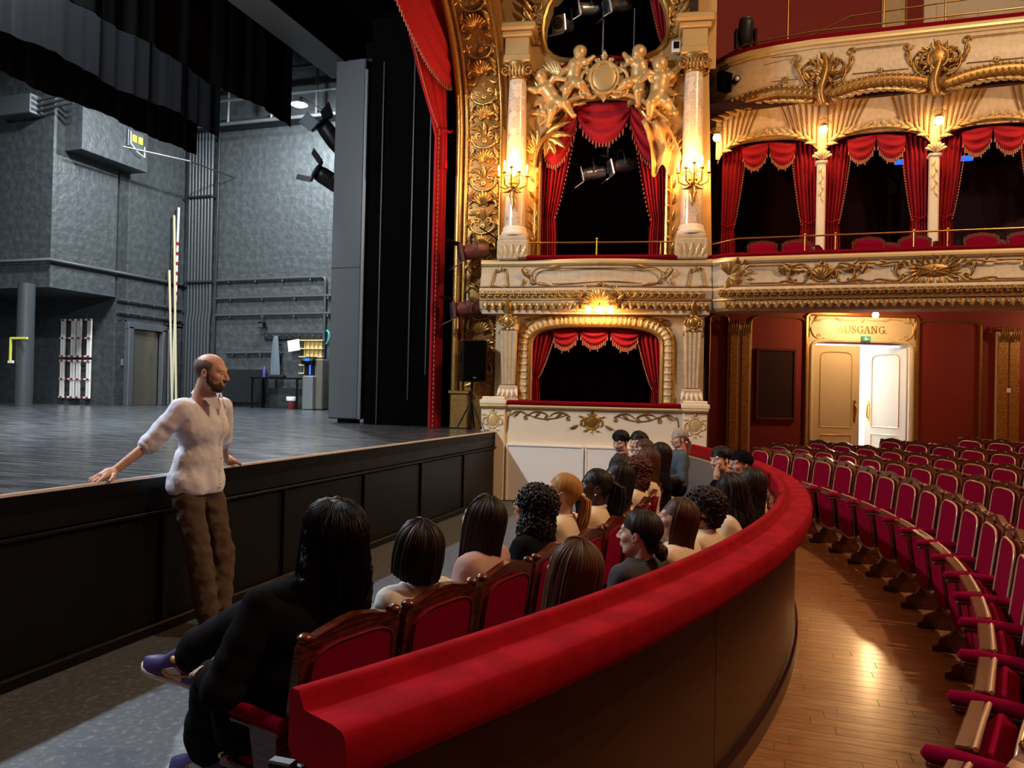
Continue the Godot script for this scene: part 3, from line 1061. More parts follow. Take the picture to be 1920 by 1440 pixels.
func swags(parent: Node, f: Transform3D, tops: Array, drop: float, m: Material, deep := 0.06) -> void:
	var fg := G.new()
	for k in tops.size() - 1:
		put("swag", swag(f, tops[k], tops[k + 1], drop, deep), m, parent)
		for n in 15:
			var s := (n + 0.5) / 15.0
			var p: Vector2 = tops[k].lerp(tops[k + 1], s)
			var y := p.y - drop * (0.42 + 0.58 * pow(4.0 * s * (1.0 - s), 0.8))
			var x: float = p.x + (0.5 - s) * 0.06 * absf(tops[k + 1].x - tops[k].x)
			fg.tube([f * Vector3(x, y + 0.01, 0.02), f * Vector3(x, y - 0.05, 0.025)], [0.012, 0.014], 4)
			if n % 4 == 1: fg.tube([f * Vector3(x, y + 0.01, 0.03), f * Vector3(x, y - 0.085, 0.03)], [0.006, 0.01], 4)
	put("fringe", fg, M.fringe, parent).set_meta("kind", "stuff")

func edge_fringe(f: Transform3D, x_top: float, y_top: float, tie: Vector2) -> G:
	var g := G.new()
	for n in 26:
		var h := n / 25.0
		var y := lerpf(tie.y, y_top, h)
		var x := lerpf(tie.x, x_top, pow(h, 0.8))
		g.tube([f * Vector3(x, y, 0.03), f * Vector3(x, y - 0.03, 0.04)], [0.009, 0.011], 4)
	return g

func loge() -> void:
	var lo := setroot("loge_parapet", "cream parapet of the lower proscenium box with gilded garland", LF)
	# lower parapet: three bays and mouldings
	var g := G.new()
	g.box(Vector3(1.37, 0.71, -0.16), Vector3(2.6, 1.42, 0.28), 0.01)
	g.box(Vector3(-0.1, 0.71, -0.12), Vector3(0.36, 1.42, 0.32), 0.012).box(Vector3(2.83, 0.71, -0.12), Vector3(0.34, 1.42, 0.32), 0.012)
	put("body", g, M.cream_light, lo)
	var path := [Vector3(-0.29, 0, 0.05), Vector3(0.09, 0, 0.05), Vector3(0.09, 0, 0.0), Vector3(2.65, 0, 0.0), Vector3(2.65, 0, 0.05), Vector3(3.01, 0, 0.05)]
	var outs := []
	for p in path: outs.append(Vector3(0, 0, 1))
	put("gold_moulding", G.new().mould(path, outs, [[-0.02, 1.37], [0.025, 1.375], [0.045, 1.395], [0.045, 1.41], [0.03, 1.425]], false), M.gold_pale, lo)
	put("cornice", G.new().box(Vector3(-0.1, 1.46, -0.1), Vector3(0.4, 0.07, 0.38), 0.012).box(Vector3(2.83, 1.46, -0.1), Vector3(0.4, 0.07, 0.38), 0.012).box(Vector3(-0.1, 1.515, -0.1), Vector3(0.34, 0.05, 0.32), 0.012).box(Vector3(2.83, 1.515, -0.1), Vector3(0.34, 0.05, 0.32), 0.012), M.cream_light, lo)
	put("velvet_ledge", G.new().box(Vector3(1.37, 1.455, -0.1), Vector3(2.54, 0.075, 0.3), 0.025), M.ledge_velvet, lo)
	# white boards below, each with a raised edge
	for b in [[0.12, 1.24], [1.29, 2.5]]:
		var w: float = b[1] - b[0]
		var bo := put("board", G.new().box(Vector3((b[0] + b[1]) / 2, 0.42, 0.005), Vector3(w, 0.82, 0.03), 0.004), M.white, lo)
		put("board_edge", G.new().box(Vector3((b[0] + b[1]) / 2, 0.83, 0.012), Vector3(w + 0.02, 0.035, 0.045), 0.006).box(Vector3(b[0], 0.42, 0.012), Vector3(0.03, 0.82, 0.045), 0.006).box(Vector3(b[1], 0.42, 0.012), Vector3(0.03, 0.82, 0.045), 0.006), M.white, bo)
	# garland: bows hung from the top with the cartouche in the middle
	var og := Transform3D(Basis(), Vector3(0, 0, -0.015))
	g = G.new()
	for sx in [-1.0, 1.0]:
		var cx := 1.36
		for s in [[0.32, 0.62, 0.11], [0.64, 0.95, 0.06], [0.95, 1.2, 0.1]]:
			stroke(g, og, bez(Vector2(cx + sx * s[0], 1.27), Vector2(cx + sx * (s[0] + 0.05), 1.34 - s[2] * 0.2), Vector2(cx + sx * (s[1] - 0.08), 1.38), Vector2(cx + sx * s[1], 1.26), 10), 0.016, 0.012)
			stroke(g, og, curl(Vector2(cx + sx * (s[0] + 0.02), 1.235), 0.035, PI / 2, 1.2, -sx), 0.013, 0.008)
			leaf(g, og, Vector2(cx + sx * (s[0] + 0.12), 1.31), -PI / 2 + sx * 1.2, 0.12, 0.05, 0.25, -sx * 0.5)
		stroke(g, og, bez(Vector2(cx + sx * 0.35, 1.3), Vector2(cx + sx * 0.6, 1.2), Vector2(cx + sx * 0.8, 1.2), Vector2(cx + sx * 0.96, 1.3), 10), 0.009, 0.009)
		stroke(g, og, bez(Vector2(cx + sx * 1.2, 1.3), Vector2(cx + sx * 1.27, 1.25), Vector2(cx + sx * 1.22, 1.1), Vector2(cx + sx * 1.26, 1.0), 8), 0.012, 0.006)
		leaf(g, og, Vector2(cx + sx * 0.2, 1.15), -PI / 2 + sx * 0.9, 0.14, 0.06, 0.25, sx * 0.6)
	put("garland", g, M.gold_dark, lo)
	g = G.new()
	cartouche(g, og, Vector2(1.36, 1.2), 0.2, 0.19, 0.018)
	put("cartouche", g, M.gold, lo)
	for u in [-0.1, 2.83]:
		g = G.new()
		cartouche(g, Transform3D(Basis(), Vector3(0, 0, 0.04)), Vector2(u, 1.19), 0.17, 0.21, 0.016)
		g.ball(Vector3(u, 1.19, 0.045), Vector3(0.07, 0.09, 0.012), 14, 6)
		put("oval_medallion", g, M.gold_pale, lo)
	# ---------------- lower opening
	var wl := setroot("wall_loge", "cream and gold wall of the lower proscenium box around its opening", LF)
	var arch := arch_line(0.42, 2.33, 1.46, 2.3, 2.6, 24, 3.2)
	g = G.new()
	pierced(g, Transform3D(), arch, Vector2(-0.12, 1.46), Vector2(2.95, 2.86), -0.16, 0.32)
	put("wall_face", g, M.cream, wl)
	g = G.new()
	sweep2(g, Transform3D(Basis(), Vector3(0, 0, -0.16)), arch, [[0.0, -0.02], [0.0, 0.035], [0.03, 0.05], [0.05, 0.02]])
	put("inner_frame", g, M.gold, wl)
	g = G.new()
	sweep2(g, Transform3D(Basis(), Vector3(0, 0, -0.16)), arch, [[0.05, 0.02], [0.11, 0.045], [0.16, 0.02]])
	put("frame_cove", g, M.cream, wl)
	g = G.new()
	sweep2(g, Transform3D(Basis(), Vector3(0, 0, -0.16)), arch, [[0.16, 0.02], [0.18, 0.05], [0.205, 0.035], [0.21, 0.0]])
	put("outer_frame", g, M.gold, wl)
	# tongues on the cove
	var tongue := G.new()
	leaf(tongue, Transform3D(), Vector2(-0.05, 0), 0.0, 0.1, 0.07, 0.2)
	var tm := tongue.mesh()
	var al := []
	for k in arch.size() - 1:
		var nn := int(ceil(arch[k].distance_to(arch[k + 1]) / 0.11))
		for s in nn: al.append([arch[k].lerp(arch[k + 1], (s + 0.5) / nn), arch[k + 1] - arch[k]])
	for q in al:
		var nrm: Vector2 = Vector2(-q[1].y, q[1].x).normalized()
		var p: Vector2 = q[0] + nrm * 0.105
		put("tongue_ornament", tm, M.gold_pale, wl, Transform3D(Basis(Vector3(0, 0, 1), nrm.angle()), Vector3(p.x, p.y, -0.125)))
	# spandrel leaves and top scrolls
	g = G.new()
	var sf := Transform3D(Basis(), Vector3(0, 0, -0.15))
	for sx in [-1.0, 1.0]:
		cscroll(g, sf, Vector2(1.375 + sx * 1.02, 2.4), PI / 2 - sx * 0.2, 0.28, 0.018, sx)
		for n in 5: leaf(g, sf, Vector2(1.375 + sx * (0.35 + n * 0.13), 2.76 - n * 0.01), (PI if sx < 0 else 0.0) + sx * -0.25, 0.15, 0.07, 0.3, sx * 0.4)
	put("spandrel_scroll", g, M.gold_dark, wl)
	# consoles
	for u in [0.1, 2.78]:
		var co := put("console", console_shaft(), M.cream, wl, Transform3D(Basis(), Vector3(u, 0, -0.1)))
		var cg := G.new()
		cartouche(cg, Transform3D(Basis(), Vector3(0, 0, 0.17)), Vector2(0, 2.66), 0.15, 0.16, 0.02)
		cg.ball(Vector3(0, 2.66, 0.17), Vector3(0.07, 0.08, 0.03), 12, 6)
		leaf(cg, Transform3D(Basis(), Vector3(0, 0, 0.15)), Vector2(0, 2.72), PI / 2, 0.26, 0.16, 0.5)
		for sx in [-1.0, 1.0]: stroke(cg, Transform3D(Basis(), Vector3(0, 0, 0.12)), curl(Vector2(sx * 0.11, 2.5), 0.05, PI / 2, 1.4, sx), 0.016, 0.01)
		put("console_head", cg, M.gold, co)
		cg = G.new()
		for n in 5: leaf(cg, Transform3D(Basis(), Vector3(0, 0, 0.06)), Vector2(-0.1 + n * 0.05, 1.7), -PI / 2 + (n - 2) * 0.16, 0.17, 0.07, 0.35)
		put("console_foot", cg, M.cream_light, co)
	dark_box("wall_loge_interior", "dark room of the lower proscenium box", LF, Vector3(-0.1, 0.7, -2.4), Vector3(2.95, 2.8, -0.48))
	# curtains of the lower opening
	var cu := thing("box_curtain", "red curtains and fringed swags of the lower proscenium box", "curtain", LF)
	var cf := Transform3D(Basis(), Vector3(0, 0, -0.36))
	put("drape", side_curtain(cf, 0.4, 0.78, func(x): return 2.42 + 0.18 * sqrt(clampf((x - 0.38) / 0.5, 0, 1)), Vector2(0.53, 1.86), 1.44, 5, 0.03), M.red_curtain, cu)
	put("drape", side_curtain(cf, 2.35, 1.97, func(x): return 2.42 + 0.18 * sqrt(clampf((2.37 - x) / 0.5, 0, 1)), Vector2(2.22, 1.72), 1.44, 5, 0.03), M.red_curtain, cu)
	var tops := [Vector2(0.72, 2.57), Vector2(1.13, 2.62), Vector2(1.58, 2.62), Vector2(2.03, 2.57)]
	swags(cu, Transform3D(Basis(), Vector3(0, 0, -0.32)), tops, 0.3, M.red_curtain)
	put("edge_fringe", edge_fringe(Transform3D(Basis(), Vector3(0, 0, -0.34)), 0.78, 2.55, Vector2(0.53, 1.86)).add(edge_fringe(Transform3D(Basis(), Vector3(0, 0, -0.34)), 1.97, 2.55, Vector2(2.22, 1.72))), M.fringe, cu).set_meta("kind", "stuff")
	# ---------------- balcony of the upper box
	var ba := setroot("loge_balcony", "bowed cream balcony of the upper proscenium box with gold scrolls", LF)
	var bp := []; var bo2 := []
	for k in 41:
		var u := lerpf(-0.33, 3.02, k / 40.0)
		var s := (u - 1.4) / 1.2
		var out := 0.04 + (0.1 * cos(clampf(s, -1, 1) * PI) * 0.5 + 0.05 if absf(s) < 1.0 else 0.0)
		bp.append(Vector3(u, 0, out - 0.05)); bo2.append(Vector3(0, 0, 1))
	put("front", G.new().mould(bp, bo2, [[-0.25, 3.16], [0.1, 3.14], [0.07, 3.2], [0.02, 3.35], [0.0, 3.5], [-0.25, 3.5]], false), M.cream, ba)
	put("top_moulding", G.new().mould(bp, bo2, [[-0.2, 3.48], [0.02, 3.48], [0.05, 3.51], [0.05, 3.54], [0.03, 3.57], [-0.2, 3.57]]), M.gold_pale, ba)
	put("lower_moulding", G.new().mould(bp, bo2, [[-0.3, 3.14], [0.13, 3.14], [0.15, 3.1], [0.11, 3.0], [0.09, 2.97], [0.11, 2.94], [0.07, 2.84], [0.02, 2.8], [-0.3, 2.8]]), M.cream, ba)
	put("gold_fillet", G.new().mould(bp, bo2, [[0.0, 2.985], [0.12, 2.985], [0.12, 2.96], [0.0, 2.96]]), M.gold, ba)
	put("soffit", G.new().box(Vector3(1.35, 2.8, -0.2), Vector3(3.3, 0.06, 0.5)), M.cream, ba)
	put("velvet_ledge", G.new().box(Vector3(1.38, 3.6, -0.02), Vector3(2.36, 0.07, 0.2), 0.025), M.ledge_velvet, ba)
	var rm := G.new(); rosette(rm, Transform3D(), Vector2.ZERO, 0.06, 6, 0.8)
	var rmm := rm.mesh()
	var tg := G.new(); leaf(tg, Transform3D(), Vector2(0, 0.07), -PI / 2, 0.14, 0.15, 0.25)
	var tgm := tg.mesh()
	for k in 29:
		var u := -0.28 + k * 0.1125
		var s := (u - 1.4) / 1.2
		var out := -0.01 + (0.1 * cos(clampf(s, -1, 1) * PI) * 0.5 + 0.05 if absf(s) < 1.0 else 0.0)
		put("rosette", rmm, M.gold, ba, Transform3D(Basis(), Vector3(u, 3.055, out + 0.12)))
		put("tongue_ornament", tgm, M.gold_dark, ba, Transform3D(Basis(), Vector3(u + 0.05, 2.89, out + 0.09)))
	# painted gold scroll frames in low relief on the front
	g = G.new()
	var ff := Transform3D(Basis(), Vector3(0, 0, 0.115))
	stroke(g, ff, [Vector2(0.75, 3.43), Vector2(1.4, 3.43), Vector2(2.0, 3.43)], 0.012, 0.012)
	stroke(g, Transform3D(Basis(), Vector3(0, 0, 0.145)), bez(Vector2(0.75, 3.2), Vector2(1.2, 3.18), Vector2(1.5, 3.28), Vector2(2.05, 3.2), 12), 0.012, 0.012)
	put("panel_line", g, M.gold_dark, ba)
	for sx in [-1.0, 1.0]:
		g = G.new()
		var c := 1.385
		var f2 := Transform3D(Basis(), Vector3(0, 0, 0.088))
		stroke(g, f2, bez(Vector2(c + sx * 0.66, 3.43), Vector2(c + sx * 0.95, 3.5), Vector2(c + sx * 1.0, 3.3), Vector2(c + sx * 0.85, 3.2), 12), 0.016, 0.012)
		stroke(g, f2, curl(Vector2(c + sx * 1.03, 3.4), 0.06, PI / 2, 1.3, -sx), 0.014, 0.008)
		stroke(g, f2, curl(Vector2(c + sx * 0.93, 3.24), 0.05, 0, 1.3, sx), 0.014, 0.008)
		leaf(g, f2, Vector2(c + sx * 0.7, 3.44), PI / 2 + sx * PI / 2 - sx * 0.3, 0.2, 0.07, 0.2, sx * 0.4)
		leaf(g, f2, Vector2(c + sx * 0.88, 3.22), PI / 2 + sx * PI / 2 + sx * 0.2, 0.24, 0.07, 0.2)
		leaf(g, f2, Vector2(c + sx * 1.0, 3.3), PI / 2 - sx * 0.7, 0.16, 0.07, 0.2)
		leaf(g, f2, Vector2(c + sx * 1.05, 3.28), -PI / 2 + sx * 0.4, 0.12, 0.06, 0.2)
		put("scroll_ornament", g, M.gold_dark, ba)
		g = G.new()
		var pc: float = c + sx * 1.42
		var f3 := Transform3D(Basis.from_euler(Vector3(-0.3, 0, 0)), Vector3(0, 3.3, 0.055))
		for q in [-1.0, 1.0]:
			stroke(g, f3, [Vector2(pc + q * 0.09, 0.1), Vector2(pc + q * 0.1, 0.0), Vector2(pc + q * 0.13, -0.14)], 0.012, 0.012)
			stroke(g, f3, curl(Vector2(pc + q * 0.06, 0.12), 0.035, 0, 1.2, q), 0.012, 0.007)
			leaf(g, f3, Vector2(pc + q * 0.03, -0.14), PI / 2 - q * PI / 2, 0.1, 0.05, 0.2)
		leaf(g, f3, Vector2(pc, 0.11), PI / 2, 0.07, 0.06, 0.3)
		put("pier_scroll", g, M.gold_dark, ba)
	# gilded shell lamp with three bulbs in the middle of the balcony
	var sl := thing("shell_lamp", "gilded shell lamp with three glowing bulbs under the box balcony", "wall lamp", LF.translated_local(Vector3(1.45, 2.84, 0.2)))
	g = G.new()
	scallop(g, Transform3D(), Vector2(0, 0.02), PI / 2, 0.26, 9, 3.3, 0.3)
	for sx in [-1.0, 1.0]:
		cscroll(g, Transform3D(), Vector2(sx * 0.04, 0.22), PI / 2 - sx * 1.1, 0.22, 0.02, -sx)
		stroke(g, Transform3D(), bez(Vector2(sx * 0.02, 0.3), Vector2(sx * 0.2, 0.34), Vector2(sx * 0.36, 0.2), Vector2(sx * 0.24, -0.02), 12), 0.024, 0.016)
		leaf(g, Transform3D(), Vector2(sx * 0.24, 0.1), PI / 2 - sx * 0.8, 0.16, 0.08, 0.3)
	stroke(g, Transform3D(), curl(Vector2(0, 0.33), 0.07, -PI / 2, 1.0, 1.0), 0.02, 0.016)
	put("shell", g, M.gold, sl)
	for q in [-0.15, 0.0, 0.15]:
		var ho := put("holder", G.new().tube([Vector3(q * 0.4, 0.05, 0.02), Vector3(q, 0.06, 0.08), Vector3(q, 0.02, 0.1)], 0.012, 6), M.gold, sl)
		put("bulb", G.new().ball(Vector3(q, -0.03, 0.1), Vector3(0.045, 0.05, 0.045), 12, 10), M.globe, ho)
		lamp(Vector3(q, -0.03, 0.1), Color(1.0, 0.74, 0.46), 0.42, 0.04, sl)
	# rail
	var ra := thing("brass_rail", "thin brass rail on the upper proscenium box ledge", "rail", LF)
	put("bar", G.new().tube([Vector3(0.24, 3.83, -0.02), Vector3(2.52, 3.83, -0.02)], 0.013, 8), M.brass, ra)
	put("post", G.new().tube([Vector3(1.38, 3.62, -0.02), Vector3(1.38, 3.86, -0.02)], 0.014, 8).ball(Vector3(1.38, 3.88, -0.02), Vector3.ONE * 0.022, 8, 6), M.brass, ra)
	put("post", G.new().tube([Vector3(2.3, 3.62, -0.02), Vector3(2.3, 3.83, -0.02)], 0.011, 8), M.brass, ra)
	# ---------------- upper wall with two openings
	var wu := setroot("wall_loge_upper", "gilded wall of the upper proscenium box with its curtained opening", LF)
	var up := [Vector2(0.5, 3.55), Vector2(0.5, 5.3), Vector2(0.56, 5.45), Vector2(0.7, 5.6), Vector2(0.85, 5.75), Vector2(0.97, 5.95), Vector2(1.1, 6.02), Vector2(1.43, 6.05), Vector2(1.77, 6.02), Vector2(1.9, 5.95), Vector2(2.02, 5.75), Vector2(2.15, 5.6), Vector2(2.3, 5.45), Vector2(2.36, 5.3), Vector2(2.36, 3.55)]
	g = G.new()
	pierced(g, Transform3D(), up, Vector2(-0.15, 3.55), Vector2(3.05, 6.42), -0.28, 0.3)
	put("wall_face", g, M.gilt_stone, wu)
	var ov := []
	for k in 28:
		var an := PI + TAU * k / 28.0
		var c := cos(an); var s := sin(an)
		var q := Vector2(1.42 + signf(c) * pow(absf(c), 0.75) * 0.91, 7.1 + s * 0.82)
		if s < 0.0: q.y = 7.1 - pow(-s, 0.9) * (0.65 - 0.2 * (1.0 - c * c))
		ov.append(q)
	ov.reverse()
	g = G.new()
	pierced(g, Transform3D(), ov, Vector2(-0.15, 6.42), Vector2(3.05, 8.6), -0.28, 0.3, true)
	put("wall_face", g, M.gilt_stone, wu)
	g = G.new()
	sweep2(g, Transform3D(Basis(), Vector3(0, 0, -0.28)), ov, [[0.0, 0.0], [0.0, 0.05], [0.03, 0.07], [0.06, 0.04], [0.07, 0.0]], true)
	put("oval_frame", g, M.gold, wu)
	g = G.new()
	sweep2(g, Transform3D(Basis(), Vector3(0, 0, -0.28)), up, [[0.0, 0.0], [0.0, 0.05], [0.025, 0.06], [0.05, 0.02], [0.07, 0.05], [0.1, 0.04], [0.11, 0.0]])
	put("opening_frame", g, M.gold, wu)
	for u in [0.42, 2.46]:
		g = G.new()
		for n in 14:
			leaf(g, Transform3D(Basis(), Vector3(0, 0, -0.26)), Vector2(u, 3.75 + n * 0.115), PI / 2 + (0.5 if n % 2 else -0.5), 0.15, 0.07, 0.35, 0.5)
		put("leaf_pilaster", g, M.gold, wu)
	put("ledge_top", G.new().tube([Vector3(0.7, 6.5, -0.24), Vector3(1.0, 6.58, -0.2), Vector3(1.42, 6.63, -0.18), Vector3(1.85, 6.58, -0.2), Vector3(2.15, 6.5, -0.24)], 0.03, 8), M.ledge_velvet, wu)
	# outer pilaster strips and the carving above the entablature
	g = G.new()
	for sx in [-1.0, 1.0]:
		for n in 6:
			cscroll(g, Transform3D(Basis(), Vector3(0, 0, -0.25)), Vector2(1.42 + sx * (0.95 + 0.07 * (n % 2)), 6.9 + n * 0.16), PI / 2 - sx * (0.2 + 0.1 * n), 0.3, 0.025, sx if n % 2 else -sx)
			leaf(g, Transform3D(Basis(), Vector3(0, 0, -0.22)), Vector2(1.42 + sx * 1.1, 6.95 + n * 0.15), PI / 2 - sx * 1.0, 0.26, 0.12, 0.4, sx * 0.8)
	put("oval_scrollwork", g, M.gold, wu)
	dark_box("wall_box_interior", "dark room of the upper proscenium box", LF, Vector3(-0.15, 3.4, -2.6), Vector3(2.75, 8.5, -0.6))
	columns()
	box_upper_curtain()
	carved_group()

func console_shaft() -> G:
	var rows := []
	for k in 17:
		var t := k / 16.0
		var y := lerpf(1.72, 2.52, t)
		var out := 0.05 + 0.09 * t * t + 0.02 * sin(t * PI)
		var w := 0.1 + 0.03 * t
		var row := PackedVector3Array()
		for s in 33:
			var u := s / 32.0
			var rib := 0.018 * absf(sin(u * 4.0 * PI))
			row.append(Vector3((u - 0.5) * 2.0 * w, y, out + rib - (0.1 if s == 0 or s == 32 else 0.0)))
		rows.append(row)
	rows.reverse()
	var g := G.new().sheet(rows)
	g.box(Vector3(0, 1.6, 0.0), Vector3(0.28, 0.22, 0.16), 0.02).box(Vector3(0, 1.49, 0.01), Vector3(0.32, 0.05, 0.2), 0.01)
	g.box(Vector3(0, 2.58, 0.04), Vector3(0.27, 0.14, 0.24), 0.03)
	return g

func columns() -> void:
	var side := ["beside the gold relief band", "beside the first tier curtain"]
	var k := 0
	for u in [0.14, 2.73]:
		var c := thing("marble_column", "veined marble column with gilt capital %s" % side[k], "column", LF.translated_local(Vector3(u, 0, -0.12)), "marble columns of the proscenium box", "structure")
		put("pedestal", G.new().box(Vector3(0, 3.72, 0), Vector3(0.46, 0.3, 0.4), 0.02).box(Vector3(0, 3.9, 0), Vector3(0.42, 0.08, 0.36), 0.02), M.cream, c)
		var pg := G.new()
		for n in 5: leaf(pg, Transform3D(Basis(), Vector3(0, 0, 0.2)), Vector2(-0.14 + n * 0.07, 3.6), PI / 2 + (2 - n) * 0.2, 0.2, 0.08, 0.2)
		put("pedestal_leaf", pg, M.gold_pale, c)
		put("base", G.new().lathe([[0.19, 3.94], [0.205, 3.96], [0.2, 4.0], [0.175, 4.02], [0.185, 4.05], [0.165, 4.08]], 24), M.cream_light, c)
		var sh := []
		for n in 11:
			var t := n / 10.0
			sh.append([lerpf(0.158, 0.128, t * t), lerpf(4.08, 6.3, t)])
		put("shaft", G.new().lathe(sh, 28), M.marble, c)
		var cg := G.new().lathe([[0.13, 6.28], [0.15, 6.3], [0.14, 6.33], [0.15, 6.4], [0.2, 6.5], [0.2, 6.52]], 20)
		for sx in [-1.0, 1.0]:
			for zz in [0.14, -0.14]:
				stroke(cg, Transform3D(Basis(), Vector3(0, 0, zz)), curl(Vector2(sx * 0.17, 6.4), 0.085, PI / 2, 1.6, sx), 0.03, 0.018)
		for n in 5: leaf(cg, Transform3D(Basis(), Vector3(0, 0, 0.13)), Vector2(-0.1 + n * 0.05, 6.3), PI / 2, 0.18, 0.07, 0.4)
		put("capital", cg, M.gold_dark, c)
		put("entablature", G.new().box(Vector3(0, 6.58, 0), Vector3(0.4, 0.12, 0.36), 0.02).box(Vector3(0, 6.76, 0), Vector3(0.36, 0.26, 0.32), 0.01).box(Vector3(0, 6.93, 0), Vector3(0.46, 0.08, 0.42), 0.02).box(Vector3(0, 7.03, 0), Vector3(0.56, 0.12, 0.52), 0.03), M.gilt_stone, c)
		if k == 1:
			var ca := thing("wall_camera", "small white camera box on the pier beside the oval opening", "camera", LF.translated_local(Vector3(2.47, 6.72, -0.18)))
			put("case", G.new().box(V, Vector3(0.13, 0.17, 0.1), 0.015), M.white, ca)
			put("window", G.new().box(Vector3(0, 0.01, 0.052), Vector3(0.08, 0.1, 0.006)), M.black_paint, ca)
		# candelabrum: five candle arms on a gilt bracket
		var s := thing("candelabrum", "gilt candelabrum with glowing candles on the column %s" % side[k], "wall lamp", LF.translated_local(Vector3(u, 4.62, 0.05)), "candelabra of the proscenium box")
		var bg := G.new()
		leaf(bg, Transform3D(), Vector2(0, 0.1), -PI / 2, 0.42, 0.16, 0.15)
		for sx in [-1.0, 1.0]:
			cscroll(bg, Transform3D(Basis(), Vector3(0, 0, 0.02)), Vector2(0, 0.05), PI / 2 - sx * 0.9, 0.2, 0.016, sx)
			leaf(bg, Transform3D(Basis(), Vector3(0, 0, 0.02)), Vector2(0, 0.0), -PI / 2 + sx * 0.9, 0.17, 0.07, 0.3, sx * 0.6)
		rosette(bg, Transform3D(Basis(), Vector3(0, 0, 0.03)), Vector2(0, 0.08), 0.07, 6, 0.6)
		put("bracket", bg, M.gold, s)
		var tips := [Vector3(-0.21, 0.2, 0.1), Vector3(-0.11, 0.24, 0.2), Vector3(0, 0.3, 0.24), Vector3(0.11, 0.24, 0.2), Vector3(0.21, 0.2, 0.1)]
		for tp in tips:
			var ar := put("arm", G.new().tube([Vector3(0, 0.06, 0.04), Vector3(tp.x * 0.5, -0.02, tp.z * 0.6 + 0.03), Vector3(tp.x * 0.95, 0.02, tp.z), Vector3(tp.x, tp.y - 0.06, tp.z)], [0.016, 0.013, 0.011, 0.011], 6).lathe([[0.012, 0.0], [0.035, 0.012], [0.03, 0.02], [0.014, 0.03]], 10, tp - Vector3(0, 0.06, 0)), M.gold, s)
			put("candle", G.new().lathe([[0.0, 0.0], [0.013, 0.0], [0.013, 0.075], [0.0, 0.08]], 8, tp - Vector3(0, 0.035, 0)), M.cream_light, ar)
			put("bulb", G.new().lathe([[0.0, 0.0], [0.014, 0.015], [0.018, 0.035], [0.01, 0.07], [0.0, 0.09]], 8, tp + Vector3(0, 0.045, 0)), M.bulb, ar)
			lamp(tp + Vector3(0, 0.085, 0), Color(1.0, 0.68, 0.38), 0.5, 0.02, s)
		k += 1

func box_upper_curtain() -> void:
	var cu := thing("box_curtain", "tall red draped curtains of the upper proscenium box", "curtain", LF)
	var cf := Transform3D(Basis(), Vector3(0, 0, -0.44))
	put("drape", side_curtain(cf, 0.48, 1.05, func(x): return 5.35 + 0.65 * clampf((x - 0.48) / 0.5, 0, 1), Vector2(0.72, 4.3), 3.5, 7, 0.04), M.red_curtain, cu)
	put("drape", side_curtain(cf, 2.38, 1.83, func(x): return 5.35 + 0.65 * clampf((2.38 - x) / 0.5, 0, 1), Vector2(2.15, 4.25), 3.5, 7, 0.04), M.red_curtain, cu)
	var f2 := Transform3D(Basis(), Vector3(0, 0, -0.36))
	swags(cu, f2, [Vector2(1.02, 6.0), Vector2(1.82, 6.0)], 0.62, M.red_curtain, 0.1)
	swags(cu, Transform3D(Basis(), Vector3(0, 0, -0.38)), [Vector2(0.52, 5.5), Vector2(1.04, 5.98)], 0.62, M.red_curtain, 0.07)
	swags(cu, Transform3D(Basis(), Vector3(0, 0, -0.38)), [Vector2(1.8, 5.98), Vector2(2.32, 5.5)], 0.62, M.red_curtain, 0.07)
	put("edge_fringe", edge_fringe(Transform3D(Basis(), Vector3(0, 0, -0.42)), 1.05, 5.9, Vector2(0.72, 4.3)).add(edge_fringe(Transform3D(Basis(), Vector3(0, 0, -0.42)), 1.83, 5.9, Vector2(2.15, 4.25))), M.fringe, cu).set_meta("kind", "stuff")
	var ou := thing("box_curtain", "narrow red curtain hanging inside the oval opening", "curtain", LF)
	put("drape", side_curtain(cf, 2.36, 2.0, func(x): return 8.0, Vector2(2.26, 6.9), 6.3, 4, 0.03), M.red_curtain, ou)
	put("edge_fringe", edge_fringe(Transform3D(Basis(), Vector3(0, 0, -0.42)), 2.0, 8.0, Vector2(2.26, 6.9)), M.fringe, ou).set_meta("kind", "stuff")

# gilded putti and cartouche over the upper opening
func putto(s: float, f: Transform3D, pose: Array) -> G:
	# pose: hip, chest, head, elbow a, hand a, elbow b, hand b, knee a, foot a, knee b, foot b
	var b := Blob.new()
	s *= 1.2
	b.limb(pose[0], pose[1], 0.085 * s, 0.095 * s, 0.04)
	b.egg((pose[0] + pose[1]) * 0.5, Vector3(0.09, 0.1, 0.09) * s, 0.04)
	b.egg(pose[2], Vector3(0.075, 0.088, 0.08) * s, 0.02)
	b.egg(pose[2] + Vector3(0, 0.03, -0.01) * s, Vector3(0.085, 0.075, 0.085) * s, 0.015)
	b.limb(pose[1], pose[2], 0.05 * s, 0.04 * s, 0.03)
	var nose: Vector3 = pose[2] + Vector3(0.0, -0.01, 0.075) * s
	b.limb(nose, nose + Vector3(0, -0.015, 0.012) * s, 0.012 * s, 0.014 * s, 0.01)
	for q in [[3, 4], [5, 6]]:
		b.chain([pose[1] + (pose[q[0]] - pose[1]).normalized() * 0.07 * s, pose[q[0]], pose[q[1]]], [0.05 * s, 0.04 * s, 0.028 * s], 0.03)
	for q in [[7, 8], [9, 10]]:
		b.chain([pose[0] + (pose[q[0]] - pose[0]).normalized() * 0.04 * s, pose[q[0]], pose[q[1]]], [0.085 * s, 0.055 * s, 0.03 * s], 0.03)
		b.limb(pose[q[1]], pose[q[1]] + Vector3(0.02, -0.02, 0.06) * s, 0.03 * s, 0.022 * s, 0.02)
	var g := G.new()
	b.moved(f).nets(g, 0.016)
	return g

